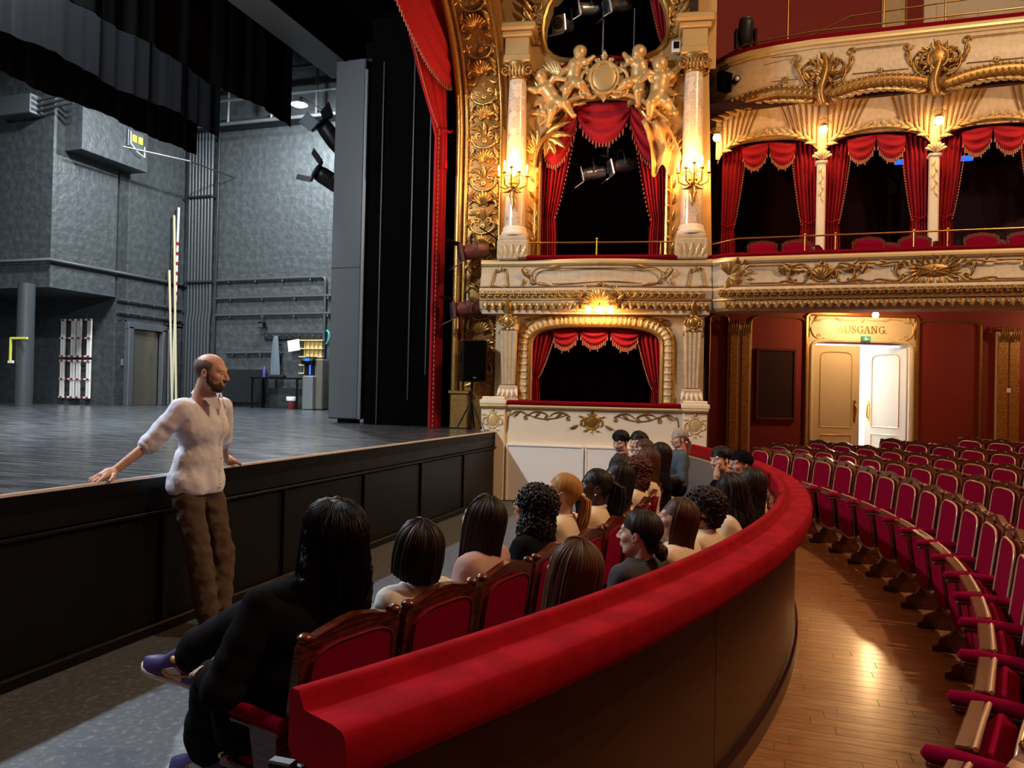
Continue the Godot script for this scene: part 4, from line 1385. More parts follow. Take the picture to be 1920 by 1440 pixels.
func carved_group() -> void:
	var gr := thing("carved_figure_group", "gilded carved putti and shield over the upper box opening", "sculpture", LF, "", "structure")
	var g := G.new()
	var f := Transform3D(Basis(), Vector3(0, 0, -0.2))
	g.prism(PackedVector2Array([Vector2(1.24, 6.48), Vector2(1.14, 6.3), Vector2(1.2, 6.12), Vector2(1.43, 5.98), Vector2(1.66, 6.12), Vector2(1.72, 6.3), Vector2(1.62, 6.48), Vector2(1.43, 6.56)]), 0.06, f)
	g.ball(Vector3(1.43, 6.3, -0.14), Vector3(0.2, 0.22, 0.05), 16, 8)
	put("shield", g, M.gilt_stone, gr)
	g = G.new()
	cartouche(g, Transform3D(Basis(), Vector3(0, 0, -0.12)), Vector2(1.43, 6.3), 0.42, 0.44, 0.035)
	for sx in [-1.0, 1.0]:
		stroke(g, Transform3D(Basis(), Vector3(0, 0, -0.14)), bez(Vector2(1.43 + sx * 0.2, 6.02), Vector2(1.43 + sx * 0.5, 6.08), Vector2(1.43 + sx * 0.7, 5.8), Vector2(1.43 + sx * 0.95, 5.62), 14), 0.05, 0.03)
		stroke(g, Transform3D(Basis(), Vector3(0, 0, -0.1)), curl(Vector2(1.43 + sx * 0.28, 6.08), 0.08, -PI / 2, 1.6, sx), 0.035, 0.02)
	put("shield_scroll", g, M.gilt_stone, gr)
	# two putti on each side, one higher, one lower
	var p1 := [Vector3(0, 0, 0), Vector3(0.05, 0.22, 0.04), Vector3(0.12, 0.38, 0.08), Vector3(0.22, 0.24, 0.1), Vector3(0.32, 0.32, 0.08), Vector3(-0.1, 0.12, 0.1), Vector3(-0.2, 0.02, 0.12), Vector3(0.14, -0.1, 0.14), Vector3(0.26, -0.24, 0.06), Vector3(-0.06, -0.16, 0.1), Vector3(-0.12, -0.34, 0.02)]
	var p2 := [Vector3(0, 0, 0), Vector3(-0.04, 0.24, 0.02), Vector3(-0.02, 0.42, 0.06), Vector3(0.14, 0.3, 0.1), Vector3(0.26, 0.18, 0.12), Vector3(-0.2, 0.3, 0.04), Vector3(-0.3, 0.42, 0.02), Vector3(0.1, -0.14, 0.12), Vector3(0.12, -0.34, 0.04), Vector3(-0.12, -0.12, 0.08), Vector3(-0.26, -0.26, 0.02)]
	put("putto", putto(1.0, Transform3D(Basis(), Vector3(0.95, 6.28, -0.18)), p1), M.gilt_stone, gr)
	put("putto", putto(0.95, Transform3D(Basis(Vector3(0, 0, 1), 0.5), Vector3(0.72, 5.98, -0.18)), p2), M.gilt_stone, gr)
	put("putto", putto(1.05, Transform3D(Basis(Vector3(0, 0, 1), -0.3) * Basis.from_scale(Vector3(-1, 1, 1)), Vector3(1.93, 6.22, -0.18)), p1), M.gilt_stone, gr)
	put("putto", putto(1.15, Transform3D(Basis.from_scale(Vector3(-1, 1, 1)), Vector3(2.22, 6.0, -0.16)), p2), M.gilt_stone, gr)
	# clouds and folds that fill the ground behind the figures
	for q in [[0.62, 6.1, 0.3], [0.9, 6.12, 0.32], [1.08, 6.45, 0.22], [0.7, 6.38, 0.24], [2.0, 6.1, 0.32], [2.26, 6.18, 0.3], [1.8, 6.45, 0.22], [2.2, 6.42, 0.22], [2.3, 5.85, 0.24], [0.55, 5.85, 0.22]]:
		g = G.new()
		for n in 6:
			leaf(g, Transform3D(Basis(), Vector3(0, 0, -0.27)), Vector2(q[0], q[1]), n * 1.05 + q[0] * 7.0, q[2], q[2] * 0.62, 0.3, 0.9)
		rosette(g, Transform3D(Basis(), Vector3(0, 0, -0.25)), Vector2(q[0], q[1]), q[2] * 0.4, 5, 0.8)
		put("carved_cloud", g, M.gilt_stone, gr)
	# wings
	for w in [[0.62, 6.05, 1.9, 1.0], [0.8, 6.35, 2.3, 1.0], [2.3, 6.3, 0.9, -1.0]]:
		g = G.new()
		for n in 6: leaf(g, Transform3D(Basis(), Vector3(0, 0, -0.24 + n * 0.008)), Vector2(w[0], w[1]), w[2] - w[3] * n * 0.16 + w[3] * 0.4, 0.42 - n * 0.035, 0.12, 0.12)
		put("wing", g, M.gilt_stone, gr)
	# hanging drapery on the right, leafy volutes on the left
	var rows := []
	for k in 14:
		var t := k / 13.0
		var row := PackedVector3Array()
		for s in 17:
			var u := s / 16.0
			var w := 0.3 + 0.14 * sin(t * 2.6)
			row.append(Vector3(2.12 + 0.16 * sin(t * 2.2) + (u - 0.45) * w + 0.07 * t, 5.62 - t * 0.72 + 0.06 * sin(u * 9.0 + t * 4.0) * (0.3 + t), -0.12 + 0.07 * sin(u * 13.0 + 3.0 * t) + 0.04 * sin(t * 11.0)))
		rows.append(row)
	put("carved_drapery", G.new().sheet(rows), M.gilt_stone, gr)
	g = G.new()
	for n in 5:
		leaf(g, Transform3D(Basis(), Vector3(0, 0, -0.2)), Vector2(0.55, 5.45), 0.9 - n * 0.5, 0.45 - 0.03 * n, 0.14, 0.3, -0.9)
		leaf(g, Transform3D(Basis(), Vector3(0, 0, -0.2)), Vector2(0.42, 5.2), 2.4 - n * 0.3, 0.35, 0.1, 0.3, 0.6)
		leaf(g, Transform3D(Basis(), Vector3(0, 0, -0.2)), Vector2(2.42, 5.1), 1.0 + n * 0.3, 0.35, 0.1, 0.3, -0.6)
	stroke(g, Transform3D(Basis(), Vector3(0, 0, -0.16)), bez(Vector2(0.42, 5.0), Vector2(0.4, 5.45), Vector2(0.7, 5.6), Vector2(0.95, 5.45), 12), 0.05, 0.03)
	put("carved_volute", g, M.gold, gr)

# ------------------------------------------------------------------ tiers opposite
const T1_Z := -11.2
const T2_Z := -12.4
const BAY := 1.56
const PIL_Z := -12.75

func t2_path(off := 0.0) -> Array:
	var o := []
	for p in [Vector2(-0.9, -13.6), Vector2(-0.86, -13.3), Vector2(-0.74, -12.98), Vector2(-0.52, -12.72), Vector2(-0.2, -12.55), Vector2(0.2, -12.46), Vector2(0.7, -12.4)]:
		o.append(Vector3(p.x, 0, p.y))
	for k in 42: o.append(Vector3(0.9 + k * 0.2, 0, T2_Z))
	return o

func path_outs(path: Array) -> Array:
	var o := []
	var n := path.size()
	for k in n:
		var t: Vector3 = (path[mini(k + 1, n - 1)] - path[maxi(k - 1, 0)]).normalized()
		o.append(Vector3(-t.z, 0, t.x).normalized())
	return o

func bay_s(x: float) -> float:   # -1..1 inside a bay between two pillars
	return fposmod((x - 0.87) / BAY, 1.0) * 2.0 - 1.0

func t2_low(x: float) -> float:
	var s := bay_s(x)
	return 6.08 + 0.16 * (1.0 - s * s)

func arch_y(x: float) -> float:
	var s := bay_s(x)
	return 5.36 + 0.33 * pow(maxf(0.0, 1.0 - pow(absf(s) * 1.02, 3.2)), 0.55)

func tiers() -> void:
	# ---- first tier front, straight from the loge to the right
	var t1 := setroot("tier_front", "cream front of the first tier with gold scrolls and rosette cornice")
	var path := [Vector3(-0.72, 0, -11.36), Vector3(-0.6, 0, -11.3), Vector3(-0.45, 0, T1_Z - 0.02)]
	for k in 24: path.append(Vector3(-0.3 + k * 0.4, 0, T1_Z))
	var outs := path_outs(path)
	put("front", G.new().mould(path, outs, [[-0.25, 3.16], [0.06, 3.14], [0.05, 3.2], [0.01, 3.35], [0.0, 3.5], [-0.25, 3.5]], false), M.cream, t1)
	put("top_moulding", G.new().mould(path, outs, [[-0.2, 3.48], [0.02, 3.48], [0.05, 3.51], [0.05, 3.54], [0.03, 3.57], [-0.2, 3.57]]), M.gold_pale, t1)
	put("lower_moulding", G.new().mould(path, outs, [[-0.4, 3.14], [0.09, 3.14], [0.12, 3.1], [0.08, 3.0], [0.06, 2.97], [0.08, 2.94], [0.04, 2.86], [-0.02, 2.82], [-0.4, 2.82]]), M.cream, t1)
	put("gold_fillet", G.new().mould(path, outs, [[0.0, 2.985], [0.1, 2.985], [0.1, 2.96], [0.0, 2.96]]), M.gold, t1)
	put("velvet_ledge", G.new().mould(path, outs, [[-0.26, 3.57], [0.03, 3.57], [0.04, 3.6], [0.02, 3.63], [-0.26, 3.63]]), M.ledge_velvet, t1)
	var rm := G.new(); rosette(rm, Transform3D(), Vector2.ZERO, 0.06, 6, 0.8)
	var rmm := rm.mesh()
	var tg := G.new(); leaf(tg, Transform3D(), Vector2(0, 0.07), -PI / 2, 0.14, 0.15, 0.25)
	var tgm := tg.mesh()
	for k in 42:
		var x := -0.5 + k * 0.1125
		put("rosette", rmm, M.gold_dark, t1, Transform3D(Basis(), Vector3(x, 3.055, T1_Z + 0.1)))
		put("tongue_ornament", tgm, M.gold_dark, t1, Transform3D(Basis(), Vector3(x + 0.05, 2.9, T1_Z + 0.06)))
	var ff := Transform3D(Basis(), Vector3(0, 0, T1_Z + 0.048))
	# carved fields: a palm fan by the loge, a heart shield, a wide trophy, then again a shield
	var g := G.new()
	scallop(g, ff, Vector2(-0.42, 3.3), 0.2, 0.2, 7, 4.4, 0.2)
	for n in 8: leaf(g, ff, Vector2(-0.35 + 0.17 * cos(n * 0.4 - 1.4), 3.3 + 0.17 * sin(n * 0.4 - 1.4)), n * 0.4 - 1.4, 0.11, 0.06, 0.3)
	put("palm_fan", g, M.gold_dark, t1)
	for c in [[0.79, 0.26, 0.2], [3.7, 0.26, 0.2]]:
		g = G.new()
		cartouche(g, ff, Vector2(c[0], 3.31), c[1], c[2], 0.02)
		scallop(g, ff, Vector2(c[0], 3.23), PI / 2, 0.17, 7, 2.2, 0.25)
		for sx in [-1.0, 1.0]:
			sscroll(g, ff, Vector2(c[0] + sx * 0.2, 3.42), Vector2(c[0] + sx * 0.55, 3.4), 0.2 * sx, 0.02)
			for n in 3: leaf(g, ff, Vector2(c[0] + sx * (0.24 + n * 0.12), 3.36 - n * 0.03), PI / 2 - sx * (1.9 - n * 0.5), 0.16, 0.08, 0.3, sx * 0.8)
			sscroll(g, ff, Vector2(c[0] + sx * 0.2, 3.2), Vector2(c[0] + sx * 0.55, 3.19), -0.2 * sx, 0.02)
			cscroll(g, ff, Vector2(c[0] + sx * 0.33, 3.4), -PI / 2, 0.2, 0.02, sx)
		put("heart_shield", g, M.gold_dark, t1)
	g = G.new()
	g.ball(Vector3(2.15, 3.31, T1_Z + 0.03), Vector3(0.22, 0.1, 0.035), 20, 8)
	for n in 20: leaf(g, ff, Vector2(2.15 + cos(n * TAU / 20) * 0.2, 3.31 + sin(n * TAU / 20) * 0.09), n * TAU / 20, 0.13, 0.06, 0.3, 0.5)
	for sx in [-1.0, 1.0]:
		stroke(g, Transform3D(Basis(), Vector3(0, 0, T1_Z + 0.06)), [Vector2(2.15 - sx * 0.22, 3.24), Vector2(2.15 + sx * 0.24, 3.37)], 0.012, 0.012)
		cscroll(g, ff, Vector2(2.15 + sx * 0.36, 3.22), PI / 2, 0.22, 0.02, -sx)
		for n in 5: leaf(g, ff, Vector2(2.15 + sx * (0.12 + n * 0.06), 3.43 - n * 0.012), PI / 2 - sx * (0.5 + n * 0.1), 0.1, 0.05, 0.3)
		for n in 5: leaf(g, ff, Vector2(2.15 + sx * (0.12 + n * 0.06), 3.2 + n * 0.012), -PI / 2 + sx * (0.5 + n * 0.1), 0.1, 0.05, 0.3)
		sscroll(g, ff, Vector2(2.15 + sx * 0.4, 3.42), Vector2(2.15 + sx * 0.72, 3.42), 0.15 * sx, 0.02)
		sscroll(g, ff, Vector2(2.15 + sx * 0.4, 3.2), Vector2(2.15 + sx * 0.72, 3.2), -0.15 * sx, 0.02)
	rosette(g, Transform3D(Basis(), Vector3(0, 0, T1_Z + 0.05)), Vector2(2.15, 3.31), 0.08, 8, 0.3)
	put("trophy", g, M.gold_dark, t1)
	g = G.new()
	for s in [[-0.15, 0.3], [1.25, 1.45], [2.85, 3.15]]:
		for y in [3.43, 3.19]: stroke(g, ff, [Vector2(s[0], y), Vector2((s[0] + s[1]) / 2, y), Vector2(s[1], y)], 0.014, 0.014)
		leaf(g, ff, Vector2(s[0], 3.43), 0.0, 0.12, 0.05, 0.2); leaf(g, ff, Vector2(s[1], 3.43), PI, 0.12, 0.05, 0.2)
	put("panel_line", g, M.gold_dark, t1)
	# floor slabs and soffits of the tiers
	setting("ceiling_under_tier", G.new().sheet([PackedVector3Array([Vector3(-1.0, 2.84, -11.3), Vector3(9.0, 2.84, -11.3)]), PackedVector3Array([Vector3(-1.4, 2.98, -12.6), Vector3(9.0, 2.98, -12.6)]), PackedVector3Array([Vector3(-1.8, 3.18, -14.2), Vector3(9.0, 3.18, -14.2)]), PackedVector3Array([Vector3(-2.0, 3.38, -14.75), Vector3(9.0, 3.38, -15.4)]), PackedVector3Array([Vector3(-2.0, 3.42, -15.2), Vector3(9.0, 3.42, -19.4)])]), M.cream, "cream ceiling under the first tier")
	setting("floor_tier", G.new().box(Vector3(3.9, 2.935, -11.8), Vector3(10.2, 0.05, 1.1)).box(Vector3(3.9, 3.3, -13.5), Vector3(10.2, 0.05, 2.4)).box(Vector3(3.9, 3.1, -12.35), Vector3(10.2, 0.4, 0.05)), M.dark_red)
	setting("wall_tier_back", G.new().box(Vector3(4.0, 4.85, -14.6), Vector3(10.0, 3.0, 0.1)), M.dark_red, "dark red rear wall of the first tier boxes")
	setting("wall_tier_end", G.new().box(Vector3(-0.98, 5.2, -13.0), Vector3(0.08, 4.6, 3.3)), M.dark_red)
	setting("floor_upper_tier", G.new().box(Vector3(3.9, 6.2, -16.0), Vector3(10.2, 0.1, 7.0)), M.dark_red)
	# rail
	var ra := thing("brass_rail", "long brass rail on the first tier ledge", "rail")
	put("bar", G.new().tube([Vector3(-0.66, 3.8, -11.4), Vector3(-0.3, 3.85, -11.3), Vector3(9.0, 3.85, -11.3)], 0.012, 8), M.brass, ra)
	for x in [0.58, 0.97, 1.93, 2.33, 3.3]: put("post", G.new().tube([Vector3(x, 3.6, -11.3), Vector3(x, 3.86, -11.3)], 0.012, 8).ball(Vector3(x, 3.87, -11.3), Vector3.ONE * 0.02, 8, 6), M.brass, ra)
	# ---- pillars, arches and cove
	var ar := setroot("tier_arcade", "cream arcade of the first tier with ribbed shell cove")
	var cv := []
	var nx := 170
	for r in 8:
		var t := r / 7.0
		var row := PackedVector3Array()
		for k in nx + 1:
			var x := -0.72 + k * 0.055
			var y0 := arch_y(x); var y1 := t2_low(x) + 0.02
			var e := 1.0 if x > 0.7 else clampf((x + 0.9) / 1.6, 0.0, 1.0)
			var ztop := lerpf(-12.95, T2_Z - 0.03, pow(e, 0.5))
			row.append(Vector3(x, lerpf(y0, y1, 1.0 - pow(1.0 - t, 1.7)), lerpf(PIL_Z, ztop, t * t * 0.6 + t * 0.4)))
		cv.append(row)
	put("cove", G.new().sheet(cv), M.cream, ar)
	for b in 4:
		var xc := 0.87 + BAY * (b - 0.5)
		for sg in [-1.0, 1.0]:
			for n in 7:
				var pts := []
				for r in 8:
					var x: float = xc - sg * BAY / 2 + sg * lerpf(0.08 + 0.05 * n, 0.06 + 0.105 * n, pow(r / 7.0, 0.7))
					var ix := clampf((x + 0.72) / 0.055, 0.0, nx - 1.001)
					pts.append(cv[r][int(ix)].lerp(cv[r][int(ix) + 1], ix - int(ix)) + Vector3(0, -0.006, 0.006))
				put("cove_rib", G.new().tube(pts, [0.008, 0.012, 0.015, 0.016, 0.016, 0.015, 0.012, 0.008], 5), M.gold_dark, ar)
		# leafy edge along the arch and along the front
		var lg := G.new()
		for n in 26:
			var x := xc - BAY / 2 + 0.06 + n * 0.0565
			if x < -0.7: continue
			leaf(lg, Transform3D(Basis(), Vector3(0, 0, PIL_Z + 0.05)), Vector2(x, arch_y(x) + 0.04), (0.35 if n < 13 else PI - 0.35), 0.17, 0.08, 0.35, 0.8 if n % 2 else -0.8)
			leaf(lg, Transform3D(Basis(), Vector3(0, 0, T2_Z if x > 0.7 else lerpf(-12.95, T2_Z, pow(clampf((x + 0.9) / 1.6, 0.0, 1.0), 0.5)))), Vector2(x, t2_low(x) - 0.07), (0.5 if n % 2 else PI - 0.5), 0.18, 0.09, 0.3, 0.7)
		put("leaf_edge", lg, M.gilt_stone, ar)
		var ag := []
		for n in 33:
			var x := xc - BAY / 2 + 0.06 + n * 0.045
			ag.append(Vector3(x, arch_y(x) - 0.012, PIL_Z + 0.015))
		put("arch_bead", G.new().tube(ag, 0.016, 6), M.gold, ar)
		# lintel over the arch, up to the cove
		var rows := [PackedVector3Array(), PackedVector3Array()]
		for n in 33:
			var x := xc - BAY / 2 + n * 0.0488
			rows[0].append(Vector3(x, arch_y(x), PIL_Z - 0.02)); rows[1].append(Vector3(x, 6.15, PIL_Z - 0.02))
		put("arch_face", G.new().sheet(rows), M.cream, ar)
	var globe := G.new().ball(V, Vector3.ONE * 0.062, 16, 12).mesh()
	var names := ["by the proscenium box column", "on the pillar between the first two curtained bays", "on the second free pillar of the tier", "", ""]
	for b in 5:
		var x := -0.69 + BAY * b
		var pg := G.new()
		if b > 0:
			pg.box(Vector3(x, 4.1, PIL_Z), Vector3(0.13, 2.3, 0.13), 0.02).box(Vector3(x, 3.05, PIL_Z), Vector3(0.18, 0.2, 0.18), 0.02)
			pg.box(Vector3(x, 5.26, PIL_Z), Vector3(0.18, 0.06, 0.18), 0.02)
			var po := put("pillar", pg, M.cream_light, ar)
			var og := G.new()
			for n in 6: leaf(og, Transform3D(Basis(), Vector3(0, 0, PIL_Z + 0.066)), Vector2(x, 5.2 - n * 0.09), -PI / 2 + (0.4 if n % 2 else -0.4), 0.12, 0.06, 0.3)
			put("pillar_drop", og, M.gold_pale, po)
			og = G.new()
			scallop(og, Transform3D(Basis(), Vector3(0, 0, PIL_Z + 0.08)), Vector2(x, 5.28), PI / 2, 0.16, 7, 2.6, 0.4)
			put("pillar_shell", og, M.gold_pale, po)
		if b < 4:
			var lp := thing("globe_lamp", "glowing globe lamp under the second tier %s" % (names[b] if names[b] else "at the edge of the picture"), "lamp", Transform3D(Basis(), Vector3(x, 5.68, PIL_Z + 0.3)), "globe lamps under the second tier")
			var cr := G.new().tube([Vector3(0, 0.02, -0.25), Vector3(0, 0.1, -0.1), Vector3(0, 0.09, 0.0), Vector3(0, 0.05, 0)], 0.012, 6).lathe([[0.0, 0.07], [0.05, 0.065], [0.06, 0.05], [0.02, 0.055]], 12)
			for n in 11:
				var an := PI * 0.1 + PI * 0.8 * n / 10.0
				cr.tube([Vector3(0, 0.06, -0.02), Vector3(cos(an) * 0.1, 0.06 + sin(an) * 0.1, 0.0)], [0.006, 0.004], 5).ball(Vector3(cos(an) * 0.11, 0.06 + sin(an) * 0.11, 0.0), Vector3.ONE * 0.011, 6, 4)
			put("sunburst", cr, M.gold, lp)
			put("globe", globe, M.globe, lp)
			lamp(V, Color(1.0, 0.74, 0.46), 0.5, 0.055, lp)
	# ---- curtains of the bays
	var bl := ["next to the proscenium box", "of the second bay from the proscenium box", "of the third bay, cut by the picture edge"]
	for b in 3:
		var x0 := -0.62 + BAY * b
		var x1 := x0 + BAY - 0.14
		var cu := thing("tier_curtain", "red swagged curtains %s" % bl[b], "curtain", Transform3D(), "curtains of the first tier bays")
		var cf := Transform3D(Basis(), Vector3(0, 0, PIL_Z - 0.14))
		put("drape", side_curtain(cf, x0, x0 + 0.36, func(x): return minf(arch_y(x), 5.66), Vector2(x0 + 0.2, 4.35), 2.98, 5, 0.03), M.red_curtain, cu)
		put("drape", side_curtain(cf, x1, x1 - 0.36, func(x): return minf(arch_y(x), 5.66), Vector2(x1 - 0.2, 4.35), 2.98, 5, 0.03), M.red_curtain, cu)
		var xm := (x0 + x1) / 2
		swags(cu, Transform3D(Basis(), Vector3(0, 0, PIL_Z - 0.08)), [Vector2(x0 + 0.3, 5.62), Vector2(xm, 5.67), Vector2(x1 - 0.3, 5.62)], 0.38, M.red_curtain, 0.07)
		put("edge_fringe", edge_fringe(Transform3D(Basis(), Vector3(0, 0, PIL_Z - 0.11)), x0 + 0.36, 5.4, Vector2(x0 + 0.2, 4.35)).add(edge_fringe(Transform3D(Basis(), Vector3(0, 0, PIL_Z - 0.11)), x1 - 0.36, 5.4, Vector2(x1 - 0.2, 4.35))), M.fringe, cu).set_meta("kind", "stuff")
		for q in [x0 + 0.1, x1 - 0.1]: put("tie_cord", G.new().tube([Vector3(q - 0.11, 4.4, PIL_Z - 0.09), Vector3(q, 4.34, PIL_Z - 0.06), Vector3(q + 0.11, 4.4, PIL_Z - 0.09)], 0.014, 6), M.red_velvet, cu)
	# ---- second tier front
	var t2 := setroot("tier_front_upper", "cream front of the second tier with gold consoles and scalloped band")
	var tp := t2_path()
	var to := path_outs(tp)
	put("front", G.new().mould(tp, to, [[-0.2, 6.3], [0.0, 6.3], [0.03, 6.4], [0.04, 6.6], [0.0, 6.93], [-0.2, 6.93]], false), M.cream, t2)
	put("top_moulding", G.new().mould(tp, to, [[-0.2, 6.9], [0.02, 6.9], [0.03, 6.93], [0.06, 6.95], [0.06, 6.98], [0.04, 7.0], [0.05, 7.03], [-0.2, 7.03]]), M.gold_pale, t2)
	put("velvet_ledge", G.new().mould(tp, to, [[-0.3, 7.03], [0.05, 7.03], [0.06, 7.07], [0.03, 7.1], [-0.3, 7.1]]), M.ledge_velvet, t2)
	var wav := []
	for p in tp: wav.append(p + Vector3(0, t2_low(p.x) - 6.2 if p.x > 0.8 else (t2_low(maxf(p.x, -0.6)) - 6.2), 0))
	put("gold_band", G.new().mould(wav, to, [[-0.15, 6.2], [0.05, 6.19], [0.09, 6.22], [0.07, 6.27], [0.1, 6.3], [0.06, 6.36], [0.0, 6.38]], false), M.gold_dark, t2)
	var lm := G.new(); leaf(lm, Transform3D(), Vector2(0, 0), PI / 2, 0.085, 0.07, 0.5)
	var lmm := lm.mesh()
	for row in 2:
		for k in 58:
			var x := -0.48 + k * 0.078
			var zz := T2_Z if x > 0.7 else lerpf(-12.7, T2_Z, pow(clampf((x + 0.5) / 1.2, 0, 1), 0.6))
			put("scale_ornament", lmm, M.gold, t2, Transform3D(Basis(), Vector3(x, t2_low(x) + 0.0 + row * 0.085, zz + 0.07)))
	var f2 := Transform3D(Basis(), Vector3(0, 0, T2_Z + 0.04))
	for c in [[0.85, 0], [2.37, 1], [3.93, 0]]:
		var x: float = c[0]
		g = G.new()
		stroke(g, Transform3D(Basis(), Vector3(0, 0, T2_Z + 0.08)), bez(Vector2(x, 6.02), Vector2(x - 0.16, 6.3), Vector2(x + 0.14, 6.45), Vector2(x - 0.02, 6.78), 12), 0.09, 0.06)
		for sx in [-1.0, 1.0]:
			cscroll(g, f2, Vector2(x + sx * 0.1, 6.3), PI / 2 - sx * 0.15, 0.42, 0.026, -sx)
			stroke(g, f2, bez(Vector2(x + sx * 0.14, 6.42), Vector2(x + sx * 0.45, 6.4), Vector2(x + sx * 0.3, 6.75), Vector2(x + sx * 0.42, 6.82), 12), 0.018, 0.012)
			stroke(g, f2, curl(Vector2(x + sx * 0.38, 6.78), 0.07, 0, 1.2, sx), 0.016, 0.01)
			leaf(g, f2, Vector2(x + sx * 0.15, 6.4), PI / 2 - sx * 1.1, 0.25, 0.1, 0.3, sx)
			leaf(g, f2, Vector2(x + sx * 0.1, 6.15), -PI / 2 + sx * 0.7, 0.22, 0.1, 0.3, sx)
			leaf(g, f2, Vector2(x + sx * 0.4, 6.72), -PI / 2, 0.2, 0.08, 0.3, -sx * 0.6)
		for n in 4: leaf(g, Transform3D(Basis(), Vector3(0, 0, T2_Z + 0.1)), Vector2(x, 6.1 + n * 0.15), PI / 2 + (0.5 if n % 2 else -0.5), 0.22, 0.13, 0.35)
		if c[1] == 1:
			cartouche(g, Transform3D(Basis(), Vector3(0, 0, T2_Z + 0.1)), Vector2(x, 6.55), 0.26, 0.28, 0.03)
			g.ball(Vector3(x, 6.55, T2_Z + 0.12), Vector3(0.12, 0.13, 0.04), 12, 6)
		scallop(g, Transform3D(Basis(), Vector3(0, 0, T2_Z + 0.07)), Vector2(x, 6.42), PI / 2, 0.2, 7, 2.6, 0.3)
		for n in 9: leaf(g, Transform3D(Basis(), Vector3(0, 0, T2_Z + 0.06)), Vector2(x, 6.55), n * TAU / 9, 0.27, 0.11, 0.25, 0.8)
		put("gilt_console", g, M.gold_dark, t2)
	g = G.new()
	for s in [[0.1, 0.5], [1.25, 2.0], [2.75, 3.5]]:
		for y in [6.82, 6.45]: stroke(g, f2, [Vector2(s[0], y), Vector2((s[0] + s[1]) / 2, y), Vector2(s[1], y)], 0.01, 0.01)
		rosette(g, f2, Vector2((s[0] + s[1]) / 2, 6.46), 0.05, 5, 0.5)
	put("panel_line", g, M.gold_dark, t2)
	# hatch with a small spotlight in the bend of the front
	put("hatch_opening", G.new().box(Vector3(-0.56, 6.62, -12.66), Vector3(0.34, 0.3, 0.1), 0.0, Basis(Vector3.UP, 0.8)), M.black_matt, t2)
	var hl := thing("hatch_spotlight", "small black spotlight in the hatch of the second tier front", "spotlight", Transform3D(Basis(Vector3.UP, 0.3), Vector3(-0.42, 6.6, -12.54)))
	put("body", G.new().lathe([[0.0, -0.08], [0.05, -0.08], [0.055, 0.07], [0.0, 0.07]], 12, V, Basis(Vector3.RIGHT, PI / 2)), M.black_paint, hl)
	put("lens", G.new().ball(Vector3(0, 0, 0.072), Vector3(0.045, 0.045, 0.012), 12, 6), M.grey_metal, hl)
	# moving head on the ledge
	var mh := thing("moving_head_lamp", "black moving-head spotlight standing on the second tier", "spotlight", Transform3D(Basis(Vector3.UP, 0.2), Vector3(-0.3, 7.1, -13.0)))
	put("base", G.new().box(Vector3(0, 0.06, 0), Vector3(0.34, 0.12, 0.3), 0.02), M.black_paint, mh)
	for sx in [-1.0, 1.0]: put("yoke_arm", G.new().box(Vector3(sx * 0.15, 0.3, 0), Vector3(0.05, 0.4, 0.14), 0.02), M.black_paint, mh)
	put("head", G.new().lathe([[0.0, -0.22], [0.09, -0.2], [0.12, -0.05], [0.12, 0.15], [0.1, 0.24], [0.0, 0.24]], 16, Vector3(0, 0.42, 0), Basis(Vector3.RIGHT, 0.35)), M.dark_metal, mh)
	put("lens", G.new().ball(Vector3(0, 0.42, 0) + Basis(Vector3.RIGHT, 0.35) * Vector3(0, 0.24, 0), Vector3(0.085, 0.03, 0.085), 14, 6, Basis(Vector3.RIGHT, 0.35)), M.grey_metal, mh)
	var r2 := thing("brass_rail", "thin brass rail above the second tier ledge", "rail")
	put("bar", G.new().tube([Vector3(-0.8, 7.16, -13.1), Vector3(-0.3, 7.18, -12.62), Vector3(0.7, 7.2, -12.46), Vector3(9.0, 7.2, -12.46)], 0.012, 6), M.brass, r2)
	put("upper_bar", G.new().tube([Vector3(0.6, 7.5, -13.4), Vector3(1.3, 7.75, -13.3), Vector3(9.0, 7.85, -13.0)], 0.012, 6), M.brass, r2)
	for x in [0.35, 1.75, 2.6]: put("post", G.new().tube([Vector3(x, 7.0, -13.0), Vector3(x, 8.6, -13.0)], 0.014, 6), M.brass, r2)
	# ---- chairs on the first tier
	var proto: Node3D = null
	var spots := [[0.02, 0.0, "pale-edged first tier chair next to the loge"], [0.48, 0.1, "second first-tier chair from the loge"], [0.72, 1.2, "first-tier chair turned sideways before the first pillar"], [1.42, 0.0, "first-tier chair just past the first pillar"], [1.72, 0.0, "first-tier chair half hidden past the first pillar"], [2.0, 0.0, "first-tier chair centred in the second bay"], [2.28, 1.2, "first-tier chair turned sideways before the second pillar"], [2.8, 0.0, "first-tier chair just past the second pillar"], [3.02, 0.0, "first-tier chair half hidden past the second pillar"], [3.3, 0.0, "first-tier chair at the picture edge"]]
	var k := 0
	for s in spots:
		var fz := Transform3D(Basis(Vector3.UP, s[1] + PI), Vector3(s[0], 2.96, -11.75 - (0.45 if s[1] > 1.0 or k == 4 or k == 8 else 0.0)))
		if proto == null:
			proto = box_chair(s[2], fz)
		else: copy(proto, "box_chair", s[2], fz)
		k += 1
	# blue monitors glowing behind the swags
	for a in [[2.25, 5.67, "behind the curtain of the second bay"], [3.22, 5.66, "behind the curtain of the third bay"]]:
		var mo := thing("wall_monitor", "small blue lit monitor %s" % a[1 + 1], "monitor", Transform3D(Basis(), Vector3(a[0], a[1], -14.45)))
		put("case", G.new().box(V, Vector3(0.24, 0.12, 0.06), 0.01), M.black_paint, mo)
		put("screen", G.new().box(Vector3(0, 0, 0.032), Vector3(0.21, 0.09, 0.004)), M.blue_screen, mo)

